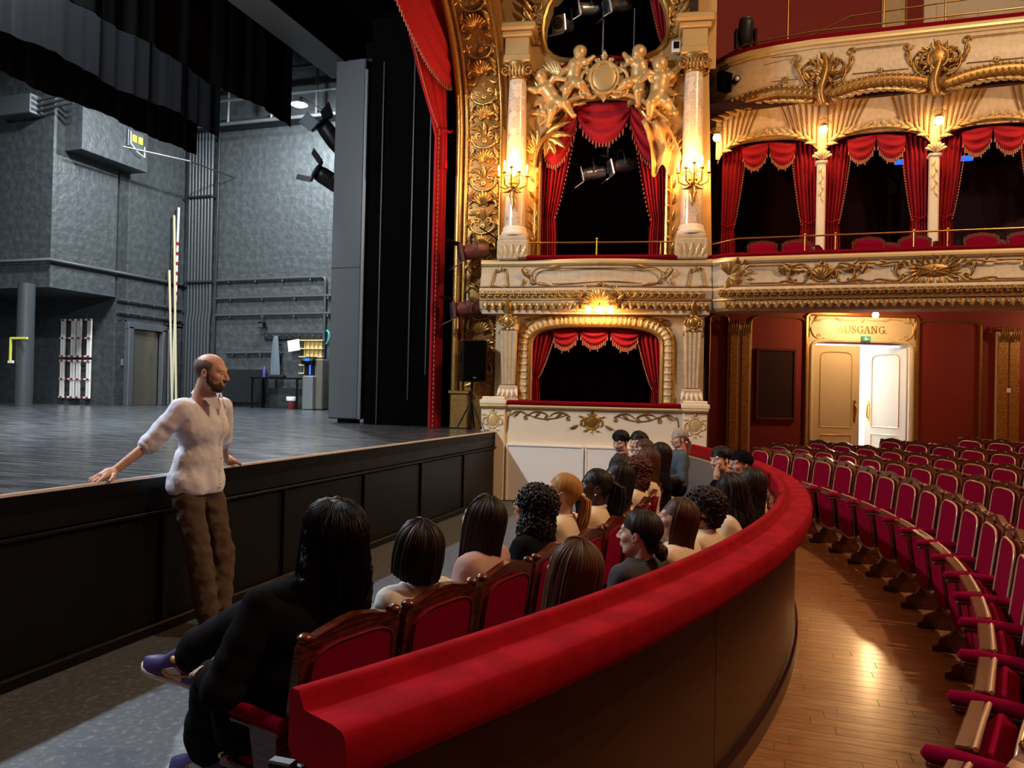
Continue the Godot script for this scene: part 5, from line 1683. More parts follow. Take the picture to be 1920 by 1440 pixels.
func box_chair(label: String, f: Transform3D) -> Node3D:
	var t := thing("box_chair", label, "chair", f, "red chairs on the first tier")
	put("seat", G.new().box(Vector3(0, 0.45, 0.0), Vector3(0.4, 0.07, 0.38), 0.025), M.seat_velvet, t)
	for sx in [-1.0, 1.0]:
		for sz in [-1.0, 1.0]: put("leg", G.new().box(Vector3(sx * 0.18, 0.21, sz * 0.16), Vector3(0.035, 0.42, 0.035), 0.006), M.wood, t)
	var o := PackedVector2Array([Vector2(-0.19, 0.5), Vector2(-0.21, 0.86), Vector2(-0.15, 0.9), Vector2(0.0, 0.925), Vector2(0.15, 0.9), Vector2(0.21, 0.86), Vector2(0.19, 0.5)])
	put("back_frame", G.new().prism(o, 0.035, Transform3D(Basis(Vector3.RIGHT, 0.1), Vector3(0, 0, -0.2))), M.wood, t)
	var i := PackedVector2Array()
	for p in o: i.append(Vector2(p.x * 0.84, (p.y - 0.7) * 0.84 + 0.69))
	put("back_cushion", G.new().prism(i, 0.055, Transform3D(Basis(Vector3.RIGHT, 0.1), Vector3(0, 0, -0.21))), M.seat_velvet, t)
	return t

# ------------------------------------------------------------------ side wall of the stalls with the exit door
func side_wall() -> void:
	var w := setroot("wall_stalls", "dark red side wall of the stalls with gilt pilasters", WF)
	# wall with the doorway left open
	put("wall_face", G.new().box(Vector3(-2.4, 1.7, -0.15), Vector3(2.9, 3.6, 0.3)).box(Vector3(6.0, 1.7, -0.15), Vector3(9.9, 3.6, 0.3)).box(Vector3(0.05, 3.1, -0.15), Vector3(2.0, 0.8, 0.3)), M.red_wall, w)
	setting("wall_upper", G.new().box(Vector3(3.0, 7.4, -0.15), Vector3(14.0, 8.0, 0.3)), M.red_wall, "dark red rear wall of the second tier", WF)
	# gilt frames round the red fields
	for a in [[-2.98, -2.6], [-2.17, -1.08], [1.13, 2.42], [3.5, 4.8]]:
		var g := G.new()
		sweep2(g, Transform3D(), arch_line(a[0] + 0.03, a[1] - 0.03, 0.0, 3.0, 3.16, 14, 5.0), [[0.0, 0.0], [0.0, 0.03], [0.02, 0.045], [0.045, 0.03], [0.05, 0.0]])
		put("gilt_frame", g, M.gold_dark, w)
	for s in [-2.39, 2.95]:
		var p := put("pilaster", G.new().box(Vector3(s, 1.5, 0.02), Vector3(0.46, 3.0, 0.06), 0.01), M.cream, w)
		for q in [-0.115, 0.115]:
			put("pilaster_panel", G.new().box(Vector3(s + q, 1.35, 0.06), Vector3(0.15 if s < 0 else 0.2, 2.9, 0.03), 0.006), M.bronze_wall, p)
			var cg := G.new()
			for n in 4: leaf(cg, Transform3D(Basis(), Vector3(0, 0, 0.08)), Vector2(s + q - 0.07 + n * 0.045, 2.8), PI / 2, 0.26, 0.07, 0.4)
			for sx in [-1.0, 1.0]: stroke(cg, Transform3D(Basis(), Vector3(0, 0, 0.09)), curl(Vector2(s + q + sx * 0.07, 3.05), 0.045, PI / 2, 1.3, sx), 0.016, 0.01)
			put("pilaster_capital", cg, M.gold_dark, p)
	# dark cloth panel hung on the first field
	var pn := thing("wall_panel", "dark cloth-covered panel framed on the red wall left of the exit", "panel", WF)
	put("cloth", G.new().box(Vector3(-1.66, 1.87, 0.02), Vector3(0.7, 1.3, 0.03)), M.dark_red, pn)
	put("frame", G.new().box(Vector3(-1.66, 2.54, 0.03), Vector3(0.78, 0.05, 0.05), 0.008).box(Vector3(-1.66, 1.2, 0.03), Vector3(0.78, 0.05, 0.05), 0.008).box(Vector3(-2.03, 1.87, 0.03), Vector3(0.05, 1.38, 0.05), 0.008).box(Vector3(-1.29, 1.87, 0.03), Vector3(0.05, 1.38, 0.05), 0.008), M.red_panel, pn)
	# door surround
	var sr := setroot("door_1", "cream double exit door under a carved overdoor lettered in gold", WF)
	var g := G.new()
	sweep2(g, Transform3D(), arch_line(-0.92, 1.0, 0.0, 2.55, 2.72, 14, 5.0), [[0.0, -0.3], [0.0, 0.03], [0.03, 0.05], [0.06, 0.05], [0.08, 0.02]])
	put("door_casing", g, M.door_cream, sr)
	g = G.new()
	sweep2(g, Transform3D(), [Vector2(-1.06, 0.0), Vector2(-1.06, 3.2), Vector2(-1.0, 3.26), Vector2(1.08, 3.26), Vector2(1.14, 3.2), Vector2(1.14, 0.0)], [[-0.02, 0.0], [-0.02, 0.05], [0.02, 0.06], [0.04, 0.0]])
	put("gilt_border", g, M.gold, sr)
	put("overdoor", G.new().box(Vector3(0.04, 2.97, 0.0), Vector3(2.1, 0.5, 0.04), 0.01).box(Vector3(-0.97, 1.4, 0.005), Vector3(0.12, 2.8, 0.02)).box(Vector3(1.05, 1.4, 0.005), Vector3(0.12, 2.8, 0.02)), M.door_cream, sr)
	g = G.new()
	var of := Transform3D(Basis(), Vector3(0, 0, 0.02))
	for sx in [-1.0, 1.0]:
		var c := 0.04
		cscroll(g, of, Vector2(c + sx * 0.85, 2.78), PI / 2, 0.4, 0.02, -sx)
		stroke(g, of, bez(Vector2(c + sx * 0.78, 2.8), Vector2(c + sx * 0.5, 2.7), Vector2(c + sx * 0.4, 2.86), Vector2(c + sx * 0.08, 2.77), 12), 0.016, 0.012)
		stroke(g, of, bez(Vector2(c + sx * 0.8, 3.16), Vector2(c + sx * 0.5, 3.22), Vector2(c + sx * 0.35, 3.1), Vector2(c + sx * 0.05, 3.17), 12), 0.016, 0.012)
		leaf(g, of, Vector2(c + sx * 0.95, 3.1), PI / 2 + sx * 0.5, 0.14, 0.1, 0.4)
		leaf(g, of, Vector2(c + sx * 0.4, 3.14), PI / 2 - sx * 1.2, 0.16, 0.07, 0.3)
		leaf(g, of, Vector2(c + sx * 0.5, 2.8), -PI / 2 + sx * 1.2, 0.16, 0.07, 0.3)
	leaf(g, of, Vector2(0.04, 3.1), PI / 2, 0.12, 0.1, 0.4)
	put("overdoor_scroll", g, M.gold_pale, sr)
	var tx := TextMesh.new()
	tx.text = "AUSGANG."
	tx.font_size = 26
	tx.pixel_size = 0.0075
	tx.depth = 0.012
	var fnt := SystemFont.new()
	fnt.font_names = PackedStringArray(["Droid Serif"])
	tx.font = fnt
	put("lettering", tx, M.gold, sr, Transform3D(Basis(), Vector3(0.04, 2.97, 0.028)))
	# left leaf closed, right leaf ajar into the corridor
	var leafg := func(sg: float) -> Array:
		var b := G.new().box(Vector3(sg * 0.475, 1.32, 0), Vector3(0.95, 2.64, 0.05), 0.005)
		var q := G.new()
		for zz in [0.025, -0.025]:
			var ff := Transform3D(Basis(), Vector3(sg * 0.475, 0, zz)) if zz > 0 else Transform3D(Basis(Vector3.UP, PI), Vector3(sg * 0.475, 0, zz))
			sweep2(q, ff, arch_line(-0.3, 0.3, 1.05, 2.35, 2.5, 10, 4.0), [[0.0, 0.0], [0.0, 0.008], [0.015, 0.014], [0.03, 0.0]])
			sweep2(q, ff, [Vector2(-0.3, 1.05), Vector2(0.3, 1.05)], [[0.0, 0.0], [-0.01, 0.01], [-0.03, 0.0]])
			sweep2(q, ff, [Vector2(-0.3, 0.25), Vector2(-0.3, 0.88), Vector2(0.3, 0.88), Vector2(0.3, 0.25), Vector2(-0.3, 0.25)], [[0.0, 0.0], [0.0, 0.008], [0.015, 0.014], [0.03, 0.0]])
		return [b, q]
	var L: Array = leafg.call(1.0)
	var dl := put("door_leaf", L[0], M.door_cream, sr, Transform3D(Basis(), Vector3(-0.915, 0.02, -0.06)))
	put("leaf_moulding", L[1], M.gold_pale, dl)
	put("door_handle", handle(0.85), M.brass, dl)
	var R: Array = leafg.call(-1.0)
	var dr := put("door_leaf", R[0], M.door_cream, sr, Transform3D(Basis(Vector3.UP, -1.15), Vector3(0.995, 0.02, -0.06)))
	put("leaf_moulding", R[1], M.gold_pale, dr)
	put("door_handle", handle(-0.85), M.brass, dr)
	# exit sign
	var ex := thing("exit_sign", "small green-blue exit sign over the double door", "sign", WF)
	put("plate", G.new().box(Vector3(0.08, 2.79, 0.09), Vector3(0.17, 0.1, 0.06), 0.006), mat("sign_teal", hexc("2f8fa0"), 0.5), ex)
	put("pictogram", G.new().box(Vector3(0.06, 2.79, 0.122), Vector3(0.03, 0.06, 0.004)).box(Vector3(0.1, 2.785, 0.122), Vector3(0.04, 0.012, 0.004)), M.white, ex)
	# corridor behind the door
	setting("wall_corridor", G.new().box(Vector3(0.2, 1.6, -2.9), Vector3(5.0, 3.4, 0.1)).box(Vector3(-1.8, 1.6, -1.6), Vector3(0.1, 3.4, 2.6)).box(Vector3(2.6, 1.6, -1.6), Vector3(0.1, 3.4, 2.6)).box(Vector3(0.2, 3.2, -1.6), Vector3(5.0, 0.1, 2.8)), M.white_wall, "white corridor wall seen through the open door leaf", WF)
	setting("floor_corridor", G.new().box(Vector3(0.2, -0.06, -1.6), Vector3(5.0, 0.1, 2.8)), M.ledge_velvet, "", WF)
	setting("baseboard_corridor", G.new().box(Vector3(0.2, 0.5, -2.83), Vector3(4.8, 0.08, 0.04)), M.red_velvet, "", WF)
	var al := AreaLight3D.new()
	al.name = "corridor_light"
	al.light_color = Color(0.82, 0.91, 1.0)
	al.light_energy = 30.0
	al.area_size = Vector2(1.6, 0.8)
	al.shadow_enabled = true
	add_child(al)
	al.transform = WF * Transform3D(Basis(Vector3.RIGHT, -PI / 2), Vector3(0.3, 3.1, -1.5))
	setting("trim_corridor_lamp", G.new().box(Vector3(0.3, 3.13, -1.5), Vector3(1.6, 0.03, 0.8)), M.cold_bulb, "", WF)
	var pc := thing("framed_picture", "small blue-framed picture on the corridor wall", "picture", WF)
	put("frame", G.new().box(Vector3(0.06, 1.75, -2.82), Vector3(0.3, 0.5, 0.03), 0.006), mat("blue_frame", hexc("2c3a68"), 0.5), pc)
	put("print", G.new().box(Vector3(0.06, 1.75, -2.8), Vector3(0.23, 0.42, 0.006)), M.white, pc)
	# globe lamp before the overdoor
	var lp := thing("globe_lamp", "glowing globe lamp under the tier just before the exit lettering", "lamp", WF.translated_local(Vector3(-0.16, 3.17, 0.9)))
	put("stem", G.new().tube([Vector3(0, 0.05, 0), Vector3(0, 0.16, 0)], 0.015, 6).lathe([[0.0, 0.16], [0.06, 0.155], [0.05, 0.13], [0.0, 0.13]], 10), M.gold, lp)
	put("globe", G.new().ball(V, Vector3.ONE * 0.06, 14, 10), M.globe, lp)
	lamp(V, Color(1.0, 0.8, 0.56), 2.2, 0.055, lp)
	for q in [[4.6, "beyond the picture edge along the stalls wall"]]:
		var l2 := copy(lp, "globe_lamp", "glowing globe lamp %s" % q[1], WF.translated_local(Vector3(q[0], 3.17, 0.9)))
	one("wall_switch", G.new().box(Vector3(2.95, 1.85, 0.065), Vector3(0.09, 0.09, 0.03), 0.006), M.white, "small white switch plate between the gilt pilaster panels", "switch", WF)
	# upper tier doors and pilaster far behind
	var ud := setroot("door_2", "cream double door at the back of the second tier", WF)
	put("door_casing", G.new().box(Vector3(2.2, 8.1, 0.02), Vector3(2.1, 2.9, 0.06), 0.01), M.door_cream, ud)
	for q in [-0.42, 0.42]:
		var lf := put("door_leaf", G.new().box(Vector3(2.2 + q, 8.0, 0.06), Vector3(0.8, 2.7, 0.05), 0.008), M.door_cream, ud)
		put("leaf_moulding", G.new().box(Vector3(2.2 + q, 8.35, 0.09), Vector3(0.5, 1.6, 0.02), 0.008), M.gold_pale, lf)
	var up := setroot("wall_upper_pilaster", "cream pilaster at the back of the second tier", WF)
	put("shaft", G.new().box(Vector3(0.55, 8.1, 0.02), Vector3(0.5, 2.9, 0.08), 0.01), M.cream, up)
	put("gilt_edge", G.new().box(Vector3(0.78, 8.1, 0.06), Vector3(0.05, 2.9, 0.04), 0.01), M.gold, up)

func handle(x: float) -> G:
	return G.new().tube([Vector3(x, 1.5, 0.03), Vector3(x, 1.47, 0.075), Vector3(x + 0.01, 1.4, 0.085), Vector3(x, 1.3, 0.08), Vector3(x, 1.24, 0.075), Vector3(x, 1.21, 0.03)], [0.012, 0.012, 0.015, 0.015, 0.012, 0.012], 6).box(Vector3(x, 1.36, 0.027), Vector3(0.05, 0.42, 0.008))

# ------------------------------------------------------------------ the red parapet between pit and stalls
func par_x(z: float) -> float:
	var d := z + 6.0
	return 0.17 - (0.054 if d > 0 else 0.049) * d * d

func par_frame(z: float) -> Array:   # point on the inner ridge line and outward direction
	var e := 0.01
	var t := Vector3(par_x(z - e) - par_x(z + e), 0, -2.0 * e).normalized()
	return [Vector3(par_x(z), 0, z), Vector3(-t.z, 0, t.x)]

func par_run(z0: float, z1: float, n: int) -> Array:
	var p := []; var o := []
	for k in n + 1:
		var q := par_frame(lerpf(z0, z1, k / float(n)))
		p.append(q[0]); o.append(q[1])
	return [p, o]

func parapet() -> void:
	var pa := thing("pit_parapet", "curved wooden parapet with red velvet cushion round the orchestra seats", "parapet", Transform3D(), "", "structure")
	var seams := [-1.45, -4.55, -6.2, -7.6, -9.0, -10.85]
	var cush := [[-0.015, 0.93], [-0.02, 0.95], [-0.005, 0.967], [0.022, 0.968], [0.035, 0.952], [0.045, 0.935], [0.07, 0.934], [0.15, 0.937], [0.185, 0.933], [0.198, 0.922], [0.204, 0.9], [0.202, 0.86], [0.19, 0.83], [0.165, 0.82], [0.12, 0.82], [0.0, 0.82], [-0.015, 0.84]]
	cush.append(cush[0])
	for k in seams.size() - 1:
		var r := par_run(seams[k] - 0.002, seams[k + 1] + 0.002, 26)
		put("cushion", G.new().mould(r[0], r[1], cush, false, true), M.red_velvet, pa)
	# brass line on the far inner edge
	var rb := par_run(-5.4, -10.8, 30)
	put("brass_edge", G.new().mould(rb[0], rb[1], [[-0.03, 0.8], [-0.03, 0.815], [0.0, 0.815], [0.0, 0.8], [-0.03, 0.8]]), M.brass, pa)
	var seam2 := [-1.47, -3.25, -5.0, -6.7, -8.3, -9.6, -10.85]
	for k in seam2.size() - 1:
		var r := par_run(seam2[k] - 0.003, seam2[k + 1] + 0.003, 16)
		put("wood_panel", G.new().mould(r[0], r[1], [[0.0, 0.0], [0.1, 0.0], [0.1, 0.82], [0.0, 0.82], [0.0, 0.0]]), M.wood_panel, pa)
	var rs := par_run(-3.2, -10.85, 40)
	put("skirting", G.new().mould(rs[0], rs[1], [[0.1, 0.0], [0.125, 0.0], [0.125, 0.09], [0.11, 0.105], [0.1, 0.105], [0.1, 0.0]]), M.wood_panel, pa)
	# steel angle at the near end
	put("end_post", G.new().box(par_frame(-1.46)[0] + Vector3(0.0, 0.4, 0.0), Vector3(0.05, 0.8, 0.02), 0.004).box(par_frame(-1.47)[0] + Vector3(-0.03, 0.66, 0.02), Vector3(0.06, 0.3, 0.03), 0.004), M.dark_metal, pa)

# ------------------------------------------------------------------ theatre chairs
# local frame: x along the row, y up, +z towards the stage
func back_outline(w: float, y0: float, y1: float) -> PackedVector2Array:
	var h := w / 2
	return PackedVector2Array([Vector2(-h * 0.92, y0), Vector2(-h, y0 + (y1 - y0) * 0.55), Vector2(-h * 1.0, y1 - 0.05), Vector2(-h * 0.94, y1 - 0.012), Vector2(-h * 0.8, y1 - 0.014), Vector2(-h * 0.55, y1 + 0.002), Vector2(-h * 0.25, y1 + 0.018), Vector2(0, y1 + 0.026), Vector2(h * 0.25, y1 + 0.018), Vector2(h * 0.55, y1 + 0.002), Vector2(h * 0.8, y1 - 0.014), Vector2(h * 0.94, y1 - 0.012), Vector2(h, y1 - 0.05), Vector2(h, y0 + (y1 - y0) * 0.55), Vector2(h * 0.92, y0)])

func shrink(o: PackedVector2Array, w: float, y0: float, y1: float, n := 9) -> PackedVector2Array:
	var p := PackedVector2Array([Vector2(-w / 2, y0)])
	for k in n + 1:
		var an := PI - PI * k / n
		p.append(Vector2(signf(cos(an)) * pow(absf(cos(an)), 0.55) * w / 2, y1 - 0.09 + pow(sin(an), 0.7) * 0.09))
	p.append(Vector2(w / 2, y0))
	return p

func theatre_chair(called: String, label: String, f: Transform3D, tipped: bool, group: String, both_ends: bool, recline := 0.14) -> Node3D:
	var t := thing(called, label, "chair", f, group)
	var bf := Transform3D(Basis(Vector3.RIGHT, -recline), Vector3(0, 0.35, -0.08))
	var o := back_outline(0.5, 0.0, 0.57)
	put("back_frame", G.new().prism(o, 0.036, bf.translated_local(Vector3(0, 0, -0.018))), M.wood, t)
	var inn := shrink(o, 0.41, 0.01, 0.525)
	var cu := put("back_cushion", G.new().prism(inn, 0.07, bf.translated_local(Vector3(0, 0, -0.033))), M.seat_velvet, t)
	var br := []
	for p in inn: br.append(bf * Vector3(p.x, p.y, 0.036))
	var br2 := []
	for p in inn: br2.append(bf * Vector3(p.x, p.y, -0.034))
	put("braid", G.new().tube(br, 0.008, 5), M.nail_brass, cu)
	if not tipped: put("braid", G.new().tube(br2, 0.004, 5), M.red_panel, cu)
	# carved crest knobs
	for sx in [-1.0, 1.0]:
		put("crest_scroll", G.new().ball(bf * Vector3(sx * 0.225, 0.56, 0.0), Vector3(0.03, 0.018, 0.03), 8, 6), M.wood, t)
	put("crest_boss", G.new().ball(bf * Vector3(0.0, 0.555, 0.02), Vector3(0.03, 0.022, 0.012), 10, 6), M.wood, t)
	# standards with feet
	var foot := PackedVector2Array([Vector2(0.16, 0), Vector2(0.165, 0.035), Vector2(0.13, 0.05), Vector2(0.125, 0.085), Vector2(0.06, 0.12), Vector2(0.01, 0.2), Vector2(0.0, 0.3), Vector2(0.02, 0.44), Vector2(0.05, 0.57), Vector2(-0.09, 0.57), Vector2(-0.1, 0.3), Vector2(-0.11, 0.16), Vector2(-0.16, 0.05), Vector2(-0.2, 0.03), Vector2(-0.2, 0.0)])
	var sf := Basis(Vector3(0, 0, 1), Vector3.UP, Vector3(-1, 0, 0))
	for sx in ([-1.0, 1.0] if both_ends else [-1.0]):
		put("standard", G.new().prism(foot, 0.04, Transform3D(sf, Vector3(sx * 0.26 + 0.02, 0, 0))), M.wood, t)
		put("armrest", G.new().tube([Vector3(sx * 0.26, 0.6, -0.1), Vector3(sx * 0.26, 0.603, 0.0), Vector3(sx * 0.26, 0.605, 0.1), Vector3(sx * 0.26, 0.6, 0.165), Vector3(sx * 0.26, 0.59, 0.175)], [0.026, 0.027, 0.027, 0.025, 0.012], 10), M.seat_velvet, t)
		put("armrest_wood", G.new().box(Vector3(sx * 0.26, 0.574, 0.03), Vector3(0.045, 0.02, 0.26), 0.006).ball(Vector3(sx * 0.26, 0.568, 0.15), Vector3(0.02, 0.014, 0.02), 8, 5), M.wood, t)
	if tipped:
		# seat folded up: its underside looks at the stage, lip on top
		var lip := Transform3D(Basis(Vector3.RIGHT, 0.12), Vector3(0, 0.19, 0.03))
		var so := PackedVector2Array()
		for k in 9:
			var an := PI + PI * k / 8.0
			so.append(Vector2(cos(an) * 0.205, 0.07 + sin(an) * 0.055))
		so.append(Vector2(0.215, 0.42)); so.append(Vector2(-0.215, 0.42))
		put("seat_pan", G.new().prism(so, 0.025, lip), M.wood, t)
		var si := PackedVector2Array()
		for p in so: si.append(Vector2(p.x * 0.86, (p.y - 0.22) * 0.88 + 0.22))
		put("seat_underside", G.new().prism(si, 0.012, lip.translated_local(Vector3(0, 0, 0.02))), M.seat_velvet, t)
		put("seat_lip", G.new().box(lip * Vector3(0, 0.425, 0.0), Vector3(0.43, 0.022, 0.05), 0.006, lip.basis), M.wood, t)
		put("lip_braid", G.new().tube([lip * Vector3(-0.21, 0.43, -0.032), lip * Vector3(0, 0.434, -0.032), lip * Vector3(0.21, 0.43, -0.032)], 0.009, 5), M.nail_brass, t)
		put("seat_cushion", G.new().box(lip * Vector3(0, 0.23, -0.065), Vector3(0.42, 0.37, 0.085), 0.035, lip.basis), M.seat_velvet, t)
	else:
		put("seat_pan", G.new().box(Vector3(0, 0.355, 0.1), Vector3(0.43, 0.03, 0.4), 0.008), M.wood, t)
		put("seat_cushion", G.new().box(Vector3(0, 0.405, 0.1), Vector3(0.43, 0.075, 0.4), 0.03), M.seat_velvet, t)
		put("lip_braid", G.new().tube([Vector3(-0.21, 0.372, 0.302), Vector3(0.21, 0.372, 0.302)], 0.01, 5), M.nail_brass, t)
	return t

const ROW_C := Vector3(-9.0, 0, -6.0)
func on_row(r: float, deg: float, y := 0.0) -> Transform3D:
	var a := deg_to_rad(deg)
	var out := Vector3(cos(a), 0, sin(a))
	return Transform3D(Basis(Vector3(-out.z, 0, out.x), Vector3.UP, -out).orthonormalized(), ROW_C + out * r + Vector3(0, y, 0))

func stalls() -> void:
	# raked floor under the rows
	var rows := []
	for q in [[10.6, -0.015], [10.75, 0.01], [11.35, 0.012], [11.5, 0.05], [12.1, 0.052], [12.25, 0.12], [12.85, 0.122], [13.0, 0.19], [13.6, 0.192], [13.75, 0.26], [17.0, 0.3]]:
		var row := PackedVector3Array()
		for k in 41: row.append(on_row(q[0], -44.0 + k * 1.6, q[1]).origin)
		rows.append(row)
	setting("floor_rake", G.new().sheet(rows), M.plank_1, "brown floor rising under the rear rows of the stalls")
	var rowdef := [[10.27, 0.0, 27.7, -29.5, 3.0], [11.0, 0.01, 11.8, -33.5, 2.8], [11.73, 0.05, 5.9, -34.0, 2.62], [12.48, 0.12, 1.4, -31.5, 2.45], [13.23, 0.19, -2.0, -29.0, 2.32], [13.98, 0.26, -4.0, -26.5, 2.2]]
	var rn := ["front", "second", "third", "fourth", "fifth", "sixth"]
	var ordn := ["first", "second", "third", "fourth", "fifth", "sixth", "seventh", "eighth", "ninth", "tenth", "eleventh", "twelfth", "thirteenth", "fourteenth", "fifteenth", "sixteenth", "seventeenth", "eighteenth", "nineteenth", "twentieth"]
	var proto: Node3D = null
	for r in rowdef.size():
		var d: Array = rowdef[r]
		var n := int((d[2] - d[3]) / d[4]) + 1
		for k in n:
			# counted from the far end of the row, beside the loge
			var deg: float = d[3] + fmod(d[2] - d[3], d[4]) + k * d[4]
			var label := "tipped-up red velvet chair, %s from the far end of the %s stalls row" % [ordn[k], rn[r]]
			var f := on_row(d[0], deg, d[1])
			if proto == null: proto = theatre_chair("stalls_chair", label, f, true, "tipped-up red chairs of the stalls", false, 0.12)
			elif k == n - 1: theatre_chair("stalls_chair", label, f, true, "tipped-up red chairs of the stalls", true, 0.12)
			else: copy(proto, "stalls_chair", label, f, "tipped-up red chairs of the stalls")

func pit_a(z: float) -> Vector3: return Vector3(-0.92 - 0.038 * pow(z + 6.0, 2), 0, z)
func pit_b(z: float) -> Vector3: return Vector3(par_x(z) - 0.2, 0, z)
func chair_at(p: Vector3, q: Vector3, y := 0.0) -> Transform3D:
	var t := (p - q).normalized()
	return Transform3D(Basis(t, Vector3.UP, t.cross(Vector3.UP)).orthonormalized(), Vector3(p.x, y, p.z))

# ------------------------------------------------------------------ things on and round the stage
func pipe_run(pts: Array, r: float) -> G: return G.new().tube(pts, r, 8)

func stage_things() -> void:
	var X := REAR_X
	# lift door in the rear wall
	var d := setroot("door_3", "steel lift door with two panels in the rear stage wall")
	put("door_frame", G.new().box(Vector3(X + 0.03, 3.12, -16.62), Vector3(0.14, 0.17, 1.38), 0.01).box(Vector3(X + 0.03, 2.06, -16.03), Vector3(0.14, 2.06, 0.17), 0.01).box(Vector3(X + 0.03, 2.06, -17.22), Vector3(0.14, 2.06, 0.17), 0.01), M.grey_metal, d)
	put("door_panel", G.new().box(Vector3(X - 0.06, 2.03, -16.36), Vector3(0.04, 2.0, 0.5), 0.006), M.steel, d)
	put("door_panel", G.new().box(Vector3(X - 0.08, 2.03, -16.87), Vector3(0.04, 2.0, 0.53), 0.006), M.steel, d)
	put("call_button", G.new().box(Vector3(X + 0.02, 2.15, -15.82), Vector3(0.04, 0.16, 0.07), 0.008), M.bright_metal, d)
	# conduits on both walls
	var cn := 0
	for c in [[3.74, "upper"], [3.42, "lower"]]:
		var t := thing("wall_conduit", "painted %s conduit across the rear stage wall above the lift" % c[1], "pipe", Transform3D(), "conduits on the stage walls")
		put("tube", pipe_run([Vector3(X + 0.06, c[0], -15.6), Vector3(X + 0.06, c[0] - 0.01, -17.9)], 0.03), M.pipe_paint, t)
		for k in 5: put("clip", G.new().box(Vector3(X + 0.04, c[0], -15.9 - k * 0.45), Vector3(0.1, 0.09, 0.03)), M.grey_metal, t)
	for c in [[4.52, -14.5, -11.03, "long conduit bending down beside the grey tower"], [4.02, -14.5, -10.4, "middle conduit along the side stage wall"], [3.55, -14.5, -10.4, "lowest long conduit along the side stage wall"], [2.5, -14.1, -12.3, "short conduit above the radiator"]]:
		var t := thing("wall_conduit", c[3], "pipe", Transform3D(), "conduits on the stage walls")
		var pts := [Vector3(c[1], c[0], SIDE_Z + 0.07), Vector3(c[2] - 0.08, c[0] + 0.04, SIDE_Z + 0.07), Vector3(c[2], c[0], SIDE_Z + 0.07)]
		if cn == 0: pts.append_array([Vector3(c[2] + 0.02, c[0] - 0.1, SIDE_Z + 0.07), Vector3(c[2] + 0.02, 2.1, SIDE_Z + 0.07)])
		put("tube", pipe_run(pts, 0.042), M.pipe_paint, t)
		for k in 4: put("clip", G.new().box(Vector3(lerpf(c[1], c[2], (k + 0.5) / 4.0), c[0], SIDE_Z + 0.05), Vector3(0.04, 0.11, 0.1)), M.grey_metal, t)
		cn += 1
	var bn := thing("pipe_bundle", "bundle of vertical painted pipes in the corner of the stage", "pipe", Transform3D())
	for k in 8: put("tube", pipe_run([Vector3(-15.42 + k * 0.105, STAGE_Y, SIDE_Z + 0.12), Vector3(-15.42 + k * 0.105, 3.4, SIDE_Z + 0.12), Vector3(-15.4 + k * 0.105, 3.7, SIDE_Z + 0.09), Vector3(-15.46 + k * 0.108, 9.6, SIDE_Z + 0.12)], 0.045), M.pipe_paint, bn)
	put("clamp", G.new().box(Vector3(-15.05, 4.5, SIDE_Z + 0.14), Vector3(0.9, 0.06, 0.12), 0.01), M.dark_metal, bn)
	put("clamp", G.new().box(Vector3(-15.05, 6.9, SIDE_Z + 0.14), Vector3(0.9, 0.06, 0.12), 0.01), M.dark_metal, bn)
	put("cable_tube", pipe_run([Vector3(-14.5, STAGE_Y, SIDE_Z + 0.08), Vector3(-14.5, 9.4, SIDE_Z + 0.08)], 0.025), M.dark_metal, bn)
	# leaning laths
	for a in [[Vector3(-15.3, 1.05, -17.25), Vector3(-15.5, 6.55, -17.55), M.white, "tallest white lath with red marks leaning in the corner"], [Vector3(-15.2, 1.05, -17.3), Vector3(-15.52, 6.3, -17.4), M.timber, "pale timber lath leaning next to the tallest lath"], [Vector3(-15.2, 1.05, -17.15), Vector3(-15.5, 4.75, -17.25), M.timber, "short pale timber lath beside the lift door"], [Vector3(-15.25, 1.05, -17.05), Vector3(-15.5, 3.1, -17.3), M.grey_metal, "grey rod leaning beside the lift door"]]:
		var t := thing("leaning_lath", a[3], "lath", Transform3D(), "laths leaning in the stage corner")
		var dir: Vector3 = (a[1] - a[0]).normalized()
		var b := Basis(dir.cross(Vector3(0, 0, 1)).normalized(), dir, Vector3(0, 0, 1)).orthonormalized()
		put("lath_body", G.new().box((a[0] + a[1]) / 2, Vector3(0.035, a[0].distance_to(a[1]), 0.055), 0.004, b), a[2], t)
		if a[2] == M.white:
			for k in 7: put("red_mark", G.new().box(a[0] + dir * (2.8 + k * 0.28), Vector3(0.038, 0.1, 0.058), 0.0, b), M.red_tape, t)
	# white frames stored in the alcove
	for j in 2:
		for i in 2:
			var t := thing("stored_frame", "white slatted frame with red-white bars, %s %s in the alcove" % [["upper", "lower"][j], ["by the wall edge", "towards the column"][i]], "frame", Transform3D(Basis(), Vector3(-16.55 - i * 0.53, 2.25 - j * 1.06, -15.5)), "white frames in the stage alcove")
			for q in [-0.22, -0.14, 0.12, 0.2]: put("upright", G.new().box(Vector3(q, 0.5, 0), Vector3(0.05, 1.0, 0.05), 0.006), M.white, t)
			for y in [0.03, 0.5, 0.97]:
				var cb := put("cross_bar", G.new().box(Vector3(0, y, 0.035), Vector3(0.5, 0.045, 0.02), 0.004), M.white, t)
				for q in [-0.17, 0.0, 0.17]: put("red_band", G.new().box(Vector3(q, y, 0.036), Vector3(0.085, 0.047, 0.022), 0.004), M.red_tape, cb)
	var yb := thing("yellow_bracket", "yellow tape bracket on the round column of the alcove", "bracket", Transform3D(Basis(), Vector3(-16.1, 2.45, -13.2)))
	put("arm", G.new().box(Vector3(0.1, 0.13, 0), Vector3(0.52, 0.05, 0.04), 0.006), M.yellow, yb)
